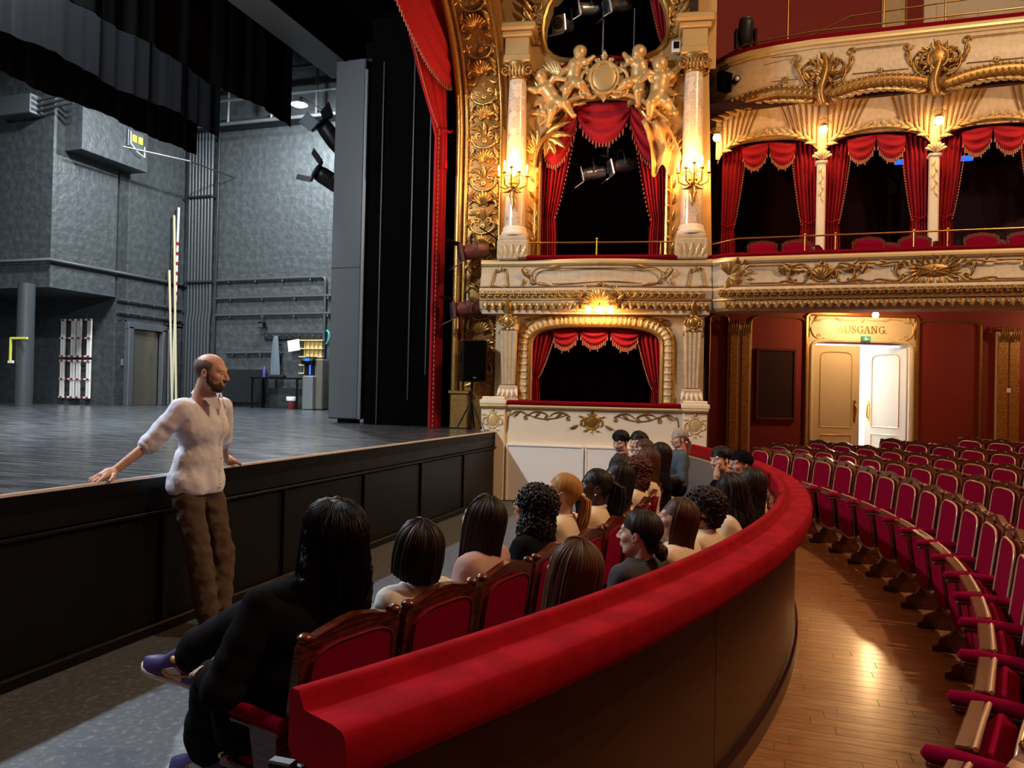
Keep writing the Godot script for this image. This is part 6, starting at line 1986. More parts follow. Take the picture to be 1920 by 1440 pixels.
	put("drop", G.new().box(Vector3(-0.14, -0.14, 0), Vector3(0.05, 0.52, 0.04), 0.006), M.yellow, yb)
	put("foot", G.new().box(Vector3(-0.12, -0.41, 0), Vector3(0.16, 0.06, 0.04), 0.006), M.white, yb)
	# duct box on the gallery wall
	var db := thing("duct_box", "grey duct box with two conduits high on the gallery wall", "box", Transform3D(Basis(), Vector3(-16.5, 8.0, -13.5)))
	put("case", G.new().box(V, Vector3(1.0, 0.46, 0.36), 0.02), M.grey_metal, db)
	for k in 3: put("tube", pipe_run([Vector3(0.48, 0.1 - k * 0.12, 0.0), Vector3(1.55, 0.22 - k * 0.12, -0.02)], 0.035), M.pipe_paint, db)
	# projecting box with control panel
	var pb := thing("projecting_box", "dark plastered box projecting from the rear stage wall", "box", Transform3D())
	put("body", G.new().box(Vector3(X + 0.26, 7.7, -14.95), Vector3(0.54, 1.3, 2.0), 0.01), M.stage_wall, pb)
	var sw := thing("switch_panel", "open switch panel with yellow tags high on the projecting box", "panel", Transform3D(Basis(Vector3.UP, PI / 2), Vector3(X + 0.56, 7.75, -15.5)))
	put("plate", G.new().box(V, Vector3(0.5, 0.42, 0.05), 0.006), M.grey_metal, sw)
	for q in [-0.06, 0.14]: put("tag", G.new().box(Vector3(q, 0.02, 0.035), Vector3(0.13, 0.18, 0.02)), M.yellow, sw)
	put("cable", G.new().tube([Vector3(-0.2, 0.15, 0.05), Vector3(-0.24, -0.15, 0.1), Vector3(0.0, -0.32, 0.1), Vector3(0.22, -0.38, 0.1), Vector3(0.25, -0.1, 0.06)], 0.014, 6), M.white, sw)
	var rd := thing("spare_rod", "thin metal rod jutting out beside the switch panel", "rod", Transform3D())
	put("rod", pipe_run([Vector3(-14.4, 7.2, -14.4), Vector3(-14.0, 7.35, -16.2)], 0.025), M.bright_metal, rd)
	put("holder", pipe_run([Vector3(-14.0, 7.35, -16.2), Vector3(-14.0, 7.4, -17.95)], 0.02), M.dark_metal, rd)
	# gallery rail and flood lamp high on the side wall
	var gr := thing("lighting_gallery", "pale tube railing of the lighting gallery high on the side wall", "railing", Transform3D())
	for y in [8.62, 9.25, 9.9]: put("tube", pipe_run([Vector3(-15.4, y, -17.2), Vector3(-9.2, y, -17.2)], 0.05), M.grey_metal, gr)
	for k in 5: put("post", pipe_run([Vector3(-15.0 + k * 1.35, 8.6, -17.2), Vector3(-15.0 + k * 1.35, 9.95, -17.2)], 0.035), M.bright_metal, gr)
	put("deck", G.new().box(Vector3(-12.3, 8.75, -17.65), Vector3(6.4, 0.06, 0.7)), M.dark_metal, gr)
	var fl := thing("flood_lamp", "bright flood lamp hanging below the lighting gallery", "lamp", Transform3D(Basis(), Vector3(-10.6, 8.4, -15.9)))
	put("hood", G.new().lathe([[0.0, 0.16], [0.07, 0.16], [0.08, 0.05], [0.2, 0.0], [0.2, -0.02]], 14), M.bright_metal, fl)
	put("bulb", G.new().ball(Vector3(0, -0.03, 0), Vector3(0.16, 0.04, 0.16), 14, 6), M.cold_bulb, fl)
	put("hanger", pipe_run([Vector3(0, 0.16, 0), Vector3(0, 0.2, -0.1), Vector3(0, 0.22, -1.3)], 0.015), M.dark_metal, fl)
	# the lamps outside the frame: floods in the fly tower, floods under the bridge, the chandelier
	for a in [[Vector3(-8.2, 8.8, -6.5), "over the middle of the stage"], [Vector3(-11.8, 9.4, -11.5), "over the far side of the stage"], [Vector3(-12.6, 9.4, -3.0), "over the near side of the stage"]]:
		var ff := thing("work_light", "flat cold work light hung in the fly tower %s" % a[1], "lamp", Transform3D(Basis(), a[0]), "work lights in the fly tower")
		put("case", G.new().box(Vector3(0, 0.1, 0), Vector3(1.7, 0.12, 0.6), 0.02), M.dark_metal, ff)
		put("glass", G.new().box(Vector3(0, 0.03, 0), Vector3(1.6, 0.02, 0.5)), M.cold_bulb, ff)
		for q in [-0.7, 0.7]: put("chain", pipe_run([Vector3(q, 0.15, 0), Vector3(q, 14.2 - a[0].y, 0)], 0.01), M.dark_metal, ff)
	for z in [-5.3, -3.9, -2.5]:
		var bf := thing("bridge_flood", "round flood lamp hanging under the portal bridge, %s" % ("nearest the tower" if z < -5 else ("in the middle" if z < -3 else "nearest the camera side")), "lamp", Transform3D(Basis(), Vector3(-7.0, 6.1, z)), "floods under the portal bridge")
		put("bulb", G.new().ball(V, Vector3.ONE * 0.11, 14, 10), M.cold_bulb, bf)
		put("stem", pipe_run([Vector3(0, 0.1, 0), Vector3(0, 1.02, 0)], 0.02), M.dark_metal, bf)
	var ch := thing("chandelier", "gilt chandelier hanging from the ceiling over the stalls", "chandelier", Transform3D(Basis(), Vector3(5.5, 9.6, -5.5)))
	put("bulb", G.new().ball(V, Vector3.ONE * 0.16, 16, 12), M.globe, ch)
	put("stem", pipe_run([Vector3(0, 0.16, 0), Vector3(0, 1.56, 0)], 0.025), M.gold, ch)
	var hoop := []
	for k in 25: hoop.append(Vector3(cos(k * TAU / 24) * 0.55, 0.35, sin(k * TAU / 24) * 0.55))
	put("ring", G.new().tube(hoop, 0.025, 8), M.gold, ch)
	for k in 6: put("arm", pipe_run([Vector3(0, 0.6, 0), Vector3(cos(k * TAU / 6) * 0.55, 0.35, sin(k * TAU / 6) * 0.55)], 0.015), M.gold, ch)
	# radiator
	var ra := thing("radiator", "black ribbed radiator on the side stage wall", "radiator", Transform3D(Basis(), Vector3(-13.4, STAGE_Y, SIDE_Z + 0.16)))
	var fm := G.new().box(Vector3(0, 0.58, 0), Vector3(0.035, 0.92, 0.16), 0.012).mesh()
	for k in 26: put("fin", fm, M.dark_metal, ra, Transform3D(Basis(), Vector3(-0.64 + k * 0.051, 0, 0)))
	for y in [0.2, 0.96]: put("header_tube", pipe_run([Vector3(-0.66, y, 0), Vector3(0.66, y, 0)], 0.03), M.dark_metal, ra)
	for q in [-0.55, 0.55]: put("foot", G.new().box(Vector3(q, 0.06, 0), Vector3(0.04, 0.12, 0.12)), M.dark_metal, ra)
	# table with bottle and keyboard
	var ta := thing("stage_table", "narrow black table against the side stage wall", "table", Transform3D(Basis(), Vector3(-12.05, STAGE_Y, -17.5)))
	put("table_top", G.new().box(Vector3(0, 0.8, 0), Vector3(1.45, 0.04, 0.55), 0.006), M.black_paint, ta)
	for sx in [-1.0, 1.0]:
		for sz in [-1.0, 1.0]: put("leg", G.new().box(Vector3(sx * 0.68, 0.39, sz * 0.23), Vector3(0.045, 0.78, 0.045), 0.006), M.black_paint, ta)
	one("water_bottle", G.new().lathe([[0.0, 0.0], [0.04, 0.0], [0.042, 0.2], [0.02, 0.24], [0.022, 0.29], [0.0, 0.29]], 14, Vector3(-12.5, STAGE_Y + 0.82, -17.45)), mat("violet", hexc("5a4aa0"), 0.4), "violet bottle standing on the stage table", "bottle")
	var kb := thing("keyboard", "dark folded gear lying on the stage table", "device", Transform3D(Basis(), Vector3(-12.05, STAGE_Y + 0.82, -17.4)))
	put("case", G.new().box(Vector3(0, 0.03, 0), Vector3(0.42, 0.06, 0.2), 0.015), M.dark_metal, kb)
	for k in 6: put("key_row", G.new().box(Vector3(-0.17 + k * 0.068, 0.065, 0.02), Vector3(0.05, 0.012, 0.12), 0.004), M.black_paint, kb)
	# coat rail with hooks
	var cr := thing("coat_rail", "dark coat rail with hooks on the side stage wall", "rack", Transform3D(Basis(), Vector3(-11.95, 2.98, SIDE_Z + 0.04)))
	put("board", G.new().box(V, Vector3(1.9, 0.18, 0.05), 0.008), M.dark_metal, cr)
	for k in 9: put("hook", G.new().tube([Vector3(-0.85 + k * 0.21, 0.02, 0.03), Vector3(-0.85 + k * 0.21, -0.03, 0.1), Vector3(-0.85 + k * 0.21, 0.04, 0.13)], 0.012, 5), M.grey_metal, cr)
	var rows := []
	for k in 14:
		var t := k / 13.0
		var row := PackedVector3Array()
		for s in 25:
			var u := TAU * s / 24.0
			var w := lerpf(0.05, 0.13, pow(t, 0.5)) * (1.0 + 0.18 * sin(u * 5.0 + t * 2.0))
			row.append(Vector3(-12.4 + cos(u) * w, lerpf(2.98, 1.9, t), SIDE_Z + 0.22 + sin(u) * w * 0.6))
		rows.append(row)
	one("hanging_coat", G.new().sheet(rows), mat("coat_grey", hexc("5d6770"), 0.8), "grey-blue coat hanging from the coat rail", "coat")
	one("paper_sheet", G.new().box(Vector3(-11.85, 2.72, SIDE_Z + 0.2), Vector3(0.36, 0.3, 0.01), 0.0, Basis(Vector3(0, 0, 1), 0.15)), M.white, "white paper sheet pinned under the coat rail", "paper")
	var sh := thing("pigeonhole_shelf", "pale yellow pigeonhole shelf on the side stage wall", "shelf", Transform3D(Basis(), Vector3(-11.3, 1.95, SIDE_Z + 0.12)))
	put("back_board", G.new().box(Vector3(0, 0.45, -0.06), Vector3(0.62, 0.95, 0.02)), M.shelf_yellow, sh)
	for k in 5: put("shelf_board", G.new().box(Vector3(-0.04, 0.03 + k * 0.22, 0.0), Vector3(0.72, 0.03, 0.14), 0.004), M.shelf_yellow, sh)
	for k in 5: put("divider", G.new().box(Vector3(-0.26 + k * 0.13, 0.47, -0.02), Vector3(0.015, 0.88, 0.08)), M.shelf_yellow, sh)
	# water dispenser
	var wd := thing("water_dispenser", "steel water dispenser with black head and blue light", "dispenser", Transform3D(Basis(Vector3.UP, 0.2), Vector3(-10.85, STAGE_Y, -17.3)))
	put("cabinet", G.new().box(Vector3(-0.1, 0.44, 0.1), Vector3(0.32, 0.88, 0.3), 0.03), M.bright_metal, wd)
	put("side_body", G.new().box(Vector3(0.14, 0.66, -0.05), Vector3(0.26, 1.3, 0.42), 0.03), M.steel, wd)
	put("tap_niche", G.new().box(Vector3(-0.1, 1.03, 0.08), Vector3(0.28, 0.3, 0.2), 0.01), M.black_paint, wd)
	put("head", G.new().box(Vector3(-0.12, 1.26, 0.12), Vector3(0.36, 0.16, 0.34), 0.04, Basis(Vector3.RIGHT, 0.25)), M.black_paint, wd)
	put("blue_light", G.new().box(Vector3(-0.08, 1.03, 0.185), Vector3(0.035, 0.26, 0.01)), M.blue_screen, wd)
	put("display", G.new().box(Vector3(-0.12, 1.28, 0.3), Vector3(0.12, 0.06, 0.01), 0.0, Basis(Vector3.RIGHT, 0.25)), M.blue_screen, wd)
	var bi := thing("waste_bin", "dark red waste bin with white liner beside the dispenser", "bin", Transform3D(Basis(), Vector3(-11.6, STAGE_Y, -17.4)))
	put("bucket", G.new().lathe([[0.0, 0.0], [0.11, 0.0], [0.14, 0.3], [0.12, 0.3], [0.1, 0.02], [0.0, 0.02]], 16), mat("bin_red", hexc("6d2a2c"), 0.5), bi)
	put("liner", G.new().lathe([[0.143, 0.22], [0.15, 0.3], [0.145, 0.325], [0.12, 0.31], [0.1, 0.15]], 16), M.white, bi)
	var wl := thing("wall_floodlight", "small square floodlight clipped below a wall conduit", "spotlight", Transform3D(Basis(), Vector3(-12.9, 3.28, SIDE_Z + 0.16)))
	put("case", G.new().box(V, Vector3(0.2, 0.17, 0.12), 0.015, Basis(Vector3.RIGHT, 0.3)), M.black_paint, wl)
	put("glass", G.new().box(Vector3(0, -0.02, 0.07), Vector3(0.15, 0.11, 0.01), 0.0, Basis(Vector3.RIGHT, 0.3)), M.bright_metal, wl)
	put("bracket", G.new().tube([Vector3(0, 0.08, 0), Vector3(0, 0.27, -0.06)], 0.015, 6), M.dark_metal, wl)
	for a in [[Vector3(-11.0, 2.95, SIDE_Z + 0.03), mat("teal_cable", hexc("3c9a94"), 0.5), "coil of green cable on the wall beside the tower"], [Vector3(-10.55, 3.05, SIDE_Z + 0.03), mat("orange_cable", hexc("c8623a"), 0.5), "loop of orange cable half behind the tower"]]:
		var pts := []
		for k in 40: pts.append(a[0] + Vector3(sin(k * 0.55) * (0.13 + 0.02 * sin(k * 0.9)), cos(k * 0.55) * (0.19 + 0.02 * sin(k * 1.3)), 0.02 * sin(k * 0.3)))
		one("cable_coil", G.new().tube(pts, 0.014, 6), a[1], a[2], "cable")
	# spotlights on the tower
	theatre_spot("tower_spotlight", "black spotlight with open barn doors on the grey tower", Transform3D(Basis.from_euler(Vector3(-0.5, -0.9, 0)).scaled(Vector3.ONE * 1.7), Vector3(-7.12, 5.2, -11.7)), M.black_paint, M.bright_metal)
	theatre_spot("tower_spotlight", "upper tilted spotlight at the top of the grey tower", Transform3D(Basis.from_euler(Vector3(-0.9, -0.9, 0.4)).scaled(Vector3.ONE * 1.7), Vector3(-7.12, 5.95, -11.7)), M.black_paint, M.bright_metal)
	one("lighting_boom", pipe_run([Vector3(-6.98, 4.3, -11.9), Vector3(-6.98, 6.75, -11.9)], 0.03), M.dark_metal, "vertical dark tube carrying the tower spotlights", "pole")
	# brown spotlights on the gilded arch
	theatre_spot("arch_spotlight", "brown spotlight with grey flap high on the gilded arch", Transform3D(Basis.from_euler(Vector3(0.2, -1.0, 0)).scaled(Vector3.ONE * 1.35), Vector3(-4.1, 3.72, -10.85)), mat("brown_case", hexc("5a2f2a"), 0.45), M.grey_metal)
	theatre_spot("arch_spotlight", "brown spotlight lower on the gilded arch beside the curtain", Transform3D(Basis.from_euler(Vector3(0.1, -1.0, 0)).scaled(Vector3.ONE * 1.35), Vector3(-4.2, 2.85, -10.85)), M.brown_case, M.grey_metal)
	# spotlights hung inside the boxes
	for a in [[Vector3(1.25, 5.1, -0.9), 1.1, "grey spotlight hanging left in the upper proscenium box"], [Vector3(1.72, 5.22, -0.95), 1.05, "long pale spotlight hanging right in the upper proscenium box"], [Vector3(0.75, 7.45, -0.85), 0.2, "dark spotlight on a bracket at the left of the oval opening"], [Vector3(1.12, 7.72, -0.9), 0.9, "grey spotlight high in the middle of the oval opening"], [Vector3(1.6, 7.74, -0.9), 0.9, "ribbed spotlight high right in the oval opening"]]:
		var p: Vector3 = LF * a[0]
		var t := theatre_spot("box_spotlight", a[2], Transform3D(Basis.from_euler(Vector3(0.25, -a[1], 0)).scaled(Vector3.ONE * 1.25), p), M.bright_metal, M.bright_metal)
	for a in [[1.48, 5.1, 6.0, "upper thin hanger tube in the upper proscenium box"], [1.36, 6.4, 7.7, "thin stand tube left of centre in the oval opening"], [1.85, 6.45, 7.7, "thin stand tube right of centre in the oval opening"]]:
		one("lamp_stand", pipe_run([LF * Vector3(a[0], a[1], -0.92), LF * Vector3(a[0], a[2], -0.92)], 0.014), M.grey_metal, a[3], "stand")
	# loudspeaker on its stand in front of the arch
	var ls := thing("speaker_stand", "black tripod stand under the loudspeaker", "stand", Transform3D(Basis(), Vector3(-4.08, STAGE_Y, -10.78)))
	put("pole", pipe_run([Vector3(0, 0.1, 0), Vector3(0, 0.72, 0)], 0.018), M.black_paint, ls)
	for k in 3:
		var an := 0.4 + TAU * k / 3
		put("leg", pipe_run([Vector3(0, 0.45, 0), Vector3(cos(an) * 0.22, 0.02, sin(an) * 0.22)], 0.012), M.black_paint, ls)
	var lo := thing("loudspeaker", "black loudspeaker on a tripod stand before the gold arch", "speaker", Transform3D(Basis(Vector3.UP, 0.5), Vector3(-4.06, STAGE_Y + 0.72, -10.76)))
	put("cabinet", G.new().box(Vector3(0, 0.31, 0), Vector3(0.36, 0.62, 0.34), 0.02), M.black_paint, lo)
	put("grille", G.new().box(Vector3(0, 0.31, 0.172), Vector3(0.33, 0.58, 0.01), 0.004), M.black_matt, lo)
	put("handle_recess", G.new().box(Vector3(-0.182, 0.36, 0.0), Vector3(0.006, 0.12, 0.12), 0.0), M.black_matt, lo)
	put("badge", G.new().box(Vector3(0.0, 0.06, 0.179), Vector3(0.05, 0.02, 0.004)), M.grey_metal, lo)

func theatre_spot(called: String, label: String, f: Transform3D, m: Material, m2: Material) -> Node3D:
	var t := thing(called, label, "spotlight", f)
	put("housing", G.new().lathe([[0.0, -0.16], [0.07, -0.15], [0.085, -0.05], [0.085, 0.1], [0.075, 0.16], [0.0, 0.15]], 14, V, Basis(Vector3.RIGHT, PI / 2)), m, t)
	put("lens_box", G.new().box(Vector3(0, 0, 0.17), Vector3(0.2, 0.2, 0.03), 0.01), m, t)
	put("lens", G.new().ball(Vector3(0, 0, 0.186), Vector3(0.075, 0.075, 0.015), 14, 6), M.dark_metal, t)
	put("barn_door", G.new().box(Vector3(0, 0.13, 0.24), Vector3(0.2, 0.008, 0.14), 0.0, Basis(Vector3.RIGHT, -0.4)), M.black_paint, t)
	put("barn_door", G.new().box(Vector3(0, -0.13, 0.24), Vector3(0.2, 0.008, 0.14), 0.0, Basis(Vector3.RIGHT, 0.4)), m2, t)
	put("yoke", G.new().tube([Vector3(-0.11, 0, 0), Vector3(-0.11, 0.17, 0), Vector3(0, 0.2, 0), Vector3(0.11, 0.17, 0), Vector3(0.11, 0, 0)], 0.012, 6), M.dark_metal, t)
	put("cable", G.new().tube([Vector3(0, 0.03, -0.16), Vector3(0.02, -0.1, -0.2), Vector3(0.03, 0.1, -0.26), Vector3(0.0, 0.26, -0.1)], 0.008, 5), M.black_matt, t)
	return t

# ------------------------------------------------------------------ people
# head frame: origin between the ears at eye height, +z the way the face looks, y up
var head_w: G
var head_m: G

func head_blob(male: bool) -> Blob:
	var b := Blob.new()
	var j := 1.0 if male else 0.9
	b.egg(Vector3(0, 0.035, -0.014), Vector3(0.073, 0.08, 0.094), 0.02)
	b.egg(Vector3(0, -0.03, 0.026), Vector3(0.06 * (1.03 if male else 0.97), 0.074, 0.064), 0.03)
	b.limb(Vector3(-0.034 * j, -0.076, 0.03), Vector3(0.034 * j, -0.076, 0.03), 0.03, 0.03, 0.03)
	b.egg(Vector3(0, -0.1, 0.06), Vector3(0.022 * j, 0.016, 0.018), 0.022)
	b.limb(Vector3(-0.036, 0.022, 0.07), Vector3(0.036, 0.022, 0.07), 0.015, 0.015, 0.02)
	for s in [-1.0, 1.0]:
		b.egg(Vector3(s * 0.04, -0.026, 0.058), Vector3(0.024, 0.022, 0.022), 0.02)
		b.cut(Vector3(s * 0.032, 0.002, 0.098), Vector3(0.018, 0.011, 0.016), 0.012)
	b.chain([Vector3(0, 0.014, 0.083), Vector3(0, -0.012, 0.097), Vector3(0, -0.031, 0.108)], [0.009, 0.01, 0.0135], 0.012)
	for s in [-1.0, 1.0]: b.egg(Vector3(s * 0.012, -0.035, 0.095), Vector3(0.009, 0.008, 0.011), 0.008)
	b.limb(Vector3(-0.018, -0.06, 0.084), Vector3(0.018, -0.06, 0.084), 0.0075, 0.0075, 0.01)
	b.limb(Vector3(-0.015, -0.072, 0.083), Vector3(0.015, -0.072, 0.083), 0.008, 0.008, 0.01)
	b.cut_limb(Vector3(-0.024, -0.0662, 0.096), Vector3(0.024, -0.0662, 0.096), 0.003, 0.003, 0.006)
	for s in [-1.0, 1.0]:
		b.egg(Vector3(s * 0.077, -0.01, -0.01), Vector3(0.009, 0.032, 0.019), 0.008, Basis(Vector3.UP, s * 0.35) * Basis(Vector3.RIGHT, -0.2))
		b.cut(Vector3(s * 0.088, -0.006, -0.006), Vector3(0.008, 0.018, 0.01), 0.006)
	var n := 0.056 if male else 0.046
	b.limb(Vector3(0, -0.06, -0.022), Vector3(0, -0.19, -0.045), n, n * 1.08, 0.03)
	return b

func smooth_step(a: float, b: float, x: float) -> float:
	var t := clampf((x - a) / (b - a), 0.0, 1.0)
	return t * t * (3.0 - 2.0 * t)

# sheet of hair combed from the crown: thick over the skull, drop below the ears, part where the face is framed
func hair_sheet(thick: float, drop: float, front := 118.0, spread := 0.0, wave := 0.0, ragged := 0.03, sd := 1, high := 40.0, nape := -40.0) -> G:
	var r := RandomNumberGenerator.new()
	r.seed = sd
	var nt := 150
	var nr := 30
	var off := []
	for k in nt: off.append(r.randf())
	var fine := []
	for k in nt: fine.append((off[k] + off[(k + 1) % nt]) * 0.5)
	var cols := []
	for k in nt:
		var th := -180.0 + 360.0 * k / nt
		var a := absf(th)
		var hang := (1.0 - smooth_step(front - 7.0, front + 4.0, a)) if drop > 0.0 else 0.0
		var fe := nape + (0.0 - nape) * smooth_step(20.0, 85.0, a) + (high - 0.0) * smooth_step(95.0, 150.0, a)
		if drop > 0.0: fe = lerpf(fe, 0.0, hang)
		var ln: float = drop * hang * (1.0 - ragged * 4.0 * absf(fine[k] - 0.5)) + 0.0001
		if drop <= 0.0:
			fe = high * smooth_step(95.0, 150.0, a) - 8.0 * smooth_step(60.0, 85.0, a) * (1.0 - smooth_step(95.0, 115.0, a))
			ln = 0.0001 - nape / 40.0 * (0.07 * (1.0 - smooth_step(35.0, 78.0, a)) + 0.035 * (1.0 - smooth_step(98.0, 116.0, a)))
		var arc := deg_to_rad(90.0 - fe) * 0.1
		var total := arc + ln
		var col := PackedVector3Array()
		var tr := deg_to_rad(th)
		var dir := Vector3(sin(tr), 0, -cos(tr))
		for q in nr:
			var s := total * q / (nr - 1.0)
			var rel: float = thick * (0.75 + 0.5 * fine[k] + 0.12 * sin(th * 1.7 + s * 9.0)) * (0.12 + 0.88 * smooth_step(0.0, 0.055, total - s if hang < 0.5 else 1.0))
			if s <= arc:
				var ph := deg_to_rad(90.0) - s / 0.1
				var p := Vector3(dir.x * cos(ph) * 0.077, 0.03 + sin(ph) * 0.085, dir.z * cos(ph) * 0.1 - 0.01)
				var nn := Vector3(dir.x * cos(ph), sin(ph), dir.z * cos(ph))
				col.append(p + nn * rel)
			else:
				var d := s - arc
				var w := 1.0 + spread * sin(minf(d / maxf(drop, 0.01), 1.0) * 2.2) - 0.25 * smooth_step(0.03, 0.14, d) * (1.0 if spread <= 0.0 else 0.3)
				if drop <= 0.0: w = 1.0 - 0.3 * smooth_step(0.0, 0.085, d)
				var p := Vector3(dir.x * 0.077 * w, 0.03 - d, dir.z * 0.1 * w - 0.01)
				var wv := wave * sin(d * 42.0 + fine[k] * 5.0 + th * 0.05)
				col.append(p + dir * (rel + wv) - Vector3(0, 0, 0.02 * smooth_step(0.05, 0.3, d)))
		cols.append(col)
	# columns become rows running round the head
	var rows := []
	for q in nr:
		var row := PackedVector3Array()
		for k in nt: row.append(cols[k][q])
		rows.append(row)
	return G.new().sheet(rows, true)

func tail(g: G, pts: Array, r0: float, n: int, sd: int, thin := 0.004, curl_amp := 0.0) -> void:
	var r := RandomNumberGenerator.new()
	r.seed = sd
	var cv := Curve3D.new()
	for k in pts.size():
		var t: Vector3 = (pts[mini(k + 1, pts.size() - 1)] - pts[maxi(k - 1, 0)]) * 0.2
		cv.add_point(pts[k], -t, t)
	var ln := cv.get_baked_length()
	for k in n:
		var an := r.randf() * TAU
		var rr := sqrt(r.randf())
		var p := []
		var w := []
		var en := 0.85 + 0.15 * r.randf()
		for q in 9:
			var t := q / 8.0 * en
			var bulge := r0 * (0.45 + 0.75 * sin(PI * minf(t * 1.1 + 0.08, 1.0)))
			p.append(cv.sample_baked(t * ln) + Vector3(cos(an) * rr * bulge, 0, sin(an) * rr * bulge) + Vector3(sin(t * 20 + an), 0, cos(t * 23 + an)) * curl_amp)
			w.append(thin * (1.0 if q < 7 else 0.6))
		g.tube(p, w, 4, false)
	var core := []
	var cw := []
	for q in 7:
		var t := q / 6.0 * 0.9
		core.append(cv.sample_baked(t * ln)); cw.append(r0 * 0.8 * (0.45 + 0.6 * sin(PI * minf(t + 0.1, 1.0))))
	g.tube(core, cw, 8)

func curly(cap: Array, cell: float, freq: float, amp: float, sd: int) -> G:
	var b := Blob.new()
	for e in cap: b.egg(e[0], e[1], 0.03)
	b.cut(Vector3(0, -0.035, 0.115), Vector3(0.062, 0.092, 0.075), 0.01)
	var n := FastNoiseLite.new()
	n.seed = sd; n.frequency = freq; n.noise_type = FastNoiseLite.TYPE_SIMPLEX; n.fractal_octaves = 2
	return b.nets(G.new(), cell, [], n, amp)

func hand(b: Blob, w: Vector3, d: Vector3, nrm: Vector3, side: Vector3, s := 1.0, bend := 0.25, spread := 0.12) -> void:
	d = d.normalized(); side = (side - d * side.dot(d)).normalized()
	nrm = d.cross(side).normalized() * signf(d.cross(side).dot(nrm))
	b.chain([w, w + d * 0.045 * s, w + d * 0.085 * s], [0.026 * s, 0.027 * s, 0.024 * s], 0.02)
	for k in [-1.0, 1.0]: b.limb(w + d * 0.03 * s + side * 0.02 * s * k, w + d * 0.085 * s + side * 0.026 * s * k, 0.018 * s, 0.014 * s, 0.012)
	for k in 4:
		var o := (k - 1.5) * 0.0185 * s
		var l: float = [0.068, 0.078, 0.072, 0.056][k] * s
		var p: Vector3 = w + d * (0.086 - absf(k - 1.3) * 0.003) * s + side * o
		var f := (d + side * (k - 1.5) * spread).normalized()
		var p1: Vector3 = p + (f - nrm * bend * 0.4).normalized() * l * 0.45
		var p2: Vector3 = p1 + (f - nrm * bend).normalized() * l * 0.3
		var p3: Vector3 = p2 + (f - nrm * bend * 1.7).normalized() * l * 0.25
		b.chain([p, p1, p2, p3], [0.0095 * s, 0.0085 * s, 0.008 * s, 0.0068 * s], 0.004)
	var tb: Vector3 = w + d * 0.025 * s - side * 0.022 * s
	var t1: Vector3 = tb + (d * 0.6 - side * 0.8 - nrm * 0.2).normalized() * 0.035 * s
	var t2: Vector3 = t1 + (d * 0.85 - side * 0.5 - nrm * 0.25).normalized() * 0.03 * s
	var t3: Vector3 = t2 + (d - side * 0.25 - nrm * 0.25).normalized() * 0.022 * s
	b.chain([tb, t1, t2, t3], [0.016 * s, 0.012 * s, 0.0105 * s, 0.008 * s], 0.008)

# joints J: pelvis, waist, chest, neck, and pairs sh el wr hip kn an toe; side = vector from right to left
func body_skin(J: Dictionary, w := 1.0) -> Blob:
	var b := Blob.new()
	var s: Vector3 = J.side
	b.limb(J.pelvis - s * 0.06, J.pelvis + s * 0.06, 0.1 * w, 0.1 * w, 0.05)
	b.limb(J.waist - s * 0.05, J.waist + s * 0.05, 0.085 * w, 0.085 * w, 0.05)
	b.limb(J.chest - s * 0.07, J.chest + s * 0.07, 0.095 * w, 0.095 * w, 0.05)
	b.limb(J.pelvis, J.waist, 0.1 * w, 0.09 * w, 0.05).limb(J.waist, J.chest, 0.09 * w, 0.1 * w, 0.05)
	b.limb(J.sh[0], J.sh[1], 0.052 * w, 0.052 * w, 0.05)
	b.limb(J.neck, J.headp, 0.05 * w, 0.047 * w, 0.03)
	for k in 2:
		b.chain([J.sh[k], J.el[k], J.wr[k]], [0.047 * w, 0.036 * w, 0.025 * w], 0.02)
		b.chain([J.hip[k], J.kn[k], J.an[k]], [0.078 * w, 0.05 * w, 0.034 * w], 0.03)
		b.limb(J.an[k] - Vector3(0, 0.03, 0), J.an[k].lerp(J.toe[k], 0.3), 0.033, 0.024, 0.02)
	return b

func body_top(J: Dictionary, w := 1.0, long := true, cuff := 0.5, hem := 0.3) -> Blob:
	var b := Blob.new()
	var s: Vector3 = J.side
	var low: Vector3 = J.waist.lerp(J.pelvis, hem + 0.35)
	b.limb(low - s * 0.065, low + s * 0.065, 0.112 * w, 0.112 * w, 0.05)
	b.limb(J.waist - s * 0.06, J.waist + s * 0.06, 0.1 * w, 0.1 * w, 0.05)
	b.limb(J.chest - s * 0.075, J.chest + s * 0.075, 0.108 * w, 0.108 * w, 0.05)
	b.limb(low, J.waist, 0.112 * w, 0.104 * w, 0.05).limb(J.waist, J.chest, 0.104 * w, 0.112 * w, 0.05)
	b.limb(J.sh[0], J.sh[1], 0.062 * w, 0.062 * w, 0.05)
	b.limb(J.chest, J.neck - Vector3(0, 0.02, 0), 0.09 * w, 0.062 * w, 0.05)
	for k in 2:
		if long:
			# the sleeve bunches up in rings towards the elbow and the cuff
			var pts := []
			var rd := []
			var bunch: float = J.get("bunch", 0.0)
			for q in 8:
				var t := q / 7.0
				pts.append(J.sh[k].lerp(J.el[k], t)); rd.append(lerpf(0.062, 0.052, t) * w + (bunch if q % 2 else 0.0) * t)
			for q in range(1, 8):
				var t := q / 7.0
				pts.append(J.el[k].lerp(J.wr[k], cuff * t)); rd.append(lerpf(0.052, 0.04, t) * w + (bunch if q % 2 else 0.0))
			b.chain(pts, rd, 0.012)
		else:
			b.limb(J.sh[k], J.sh[k].lerp(J.el[k], 0.62), 0.064 * w, 0.062 * w, 0.02)
	return b

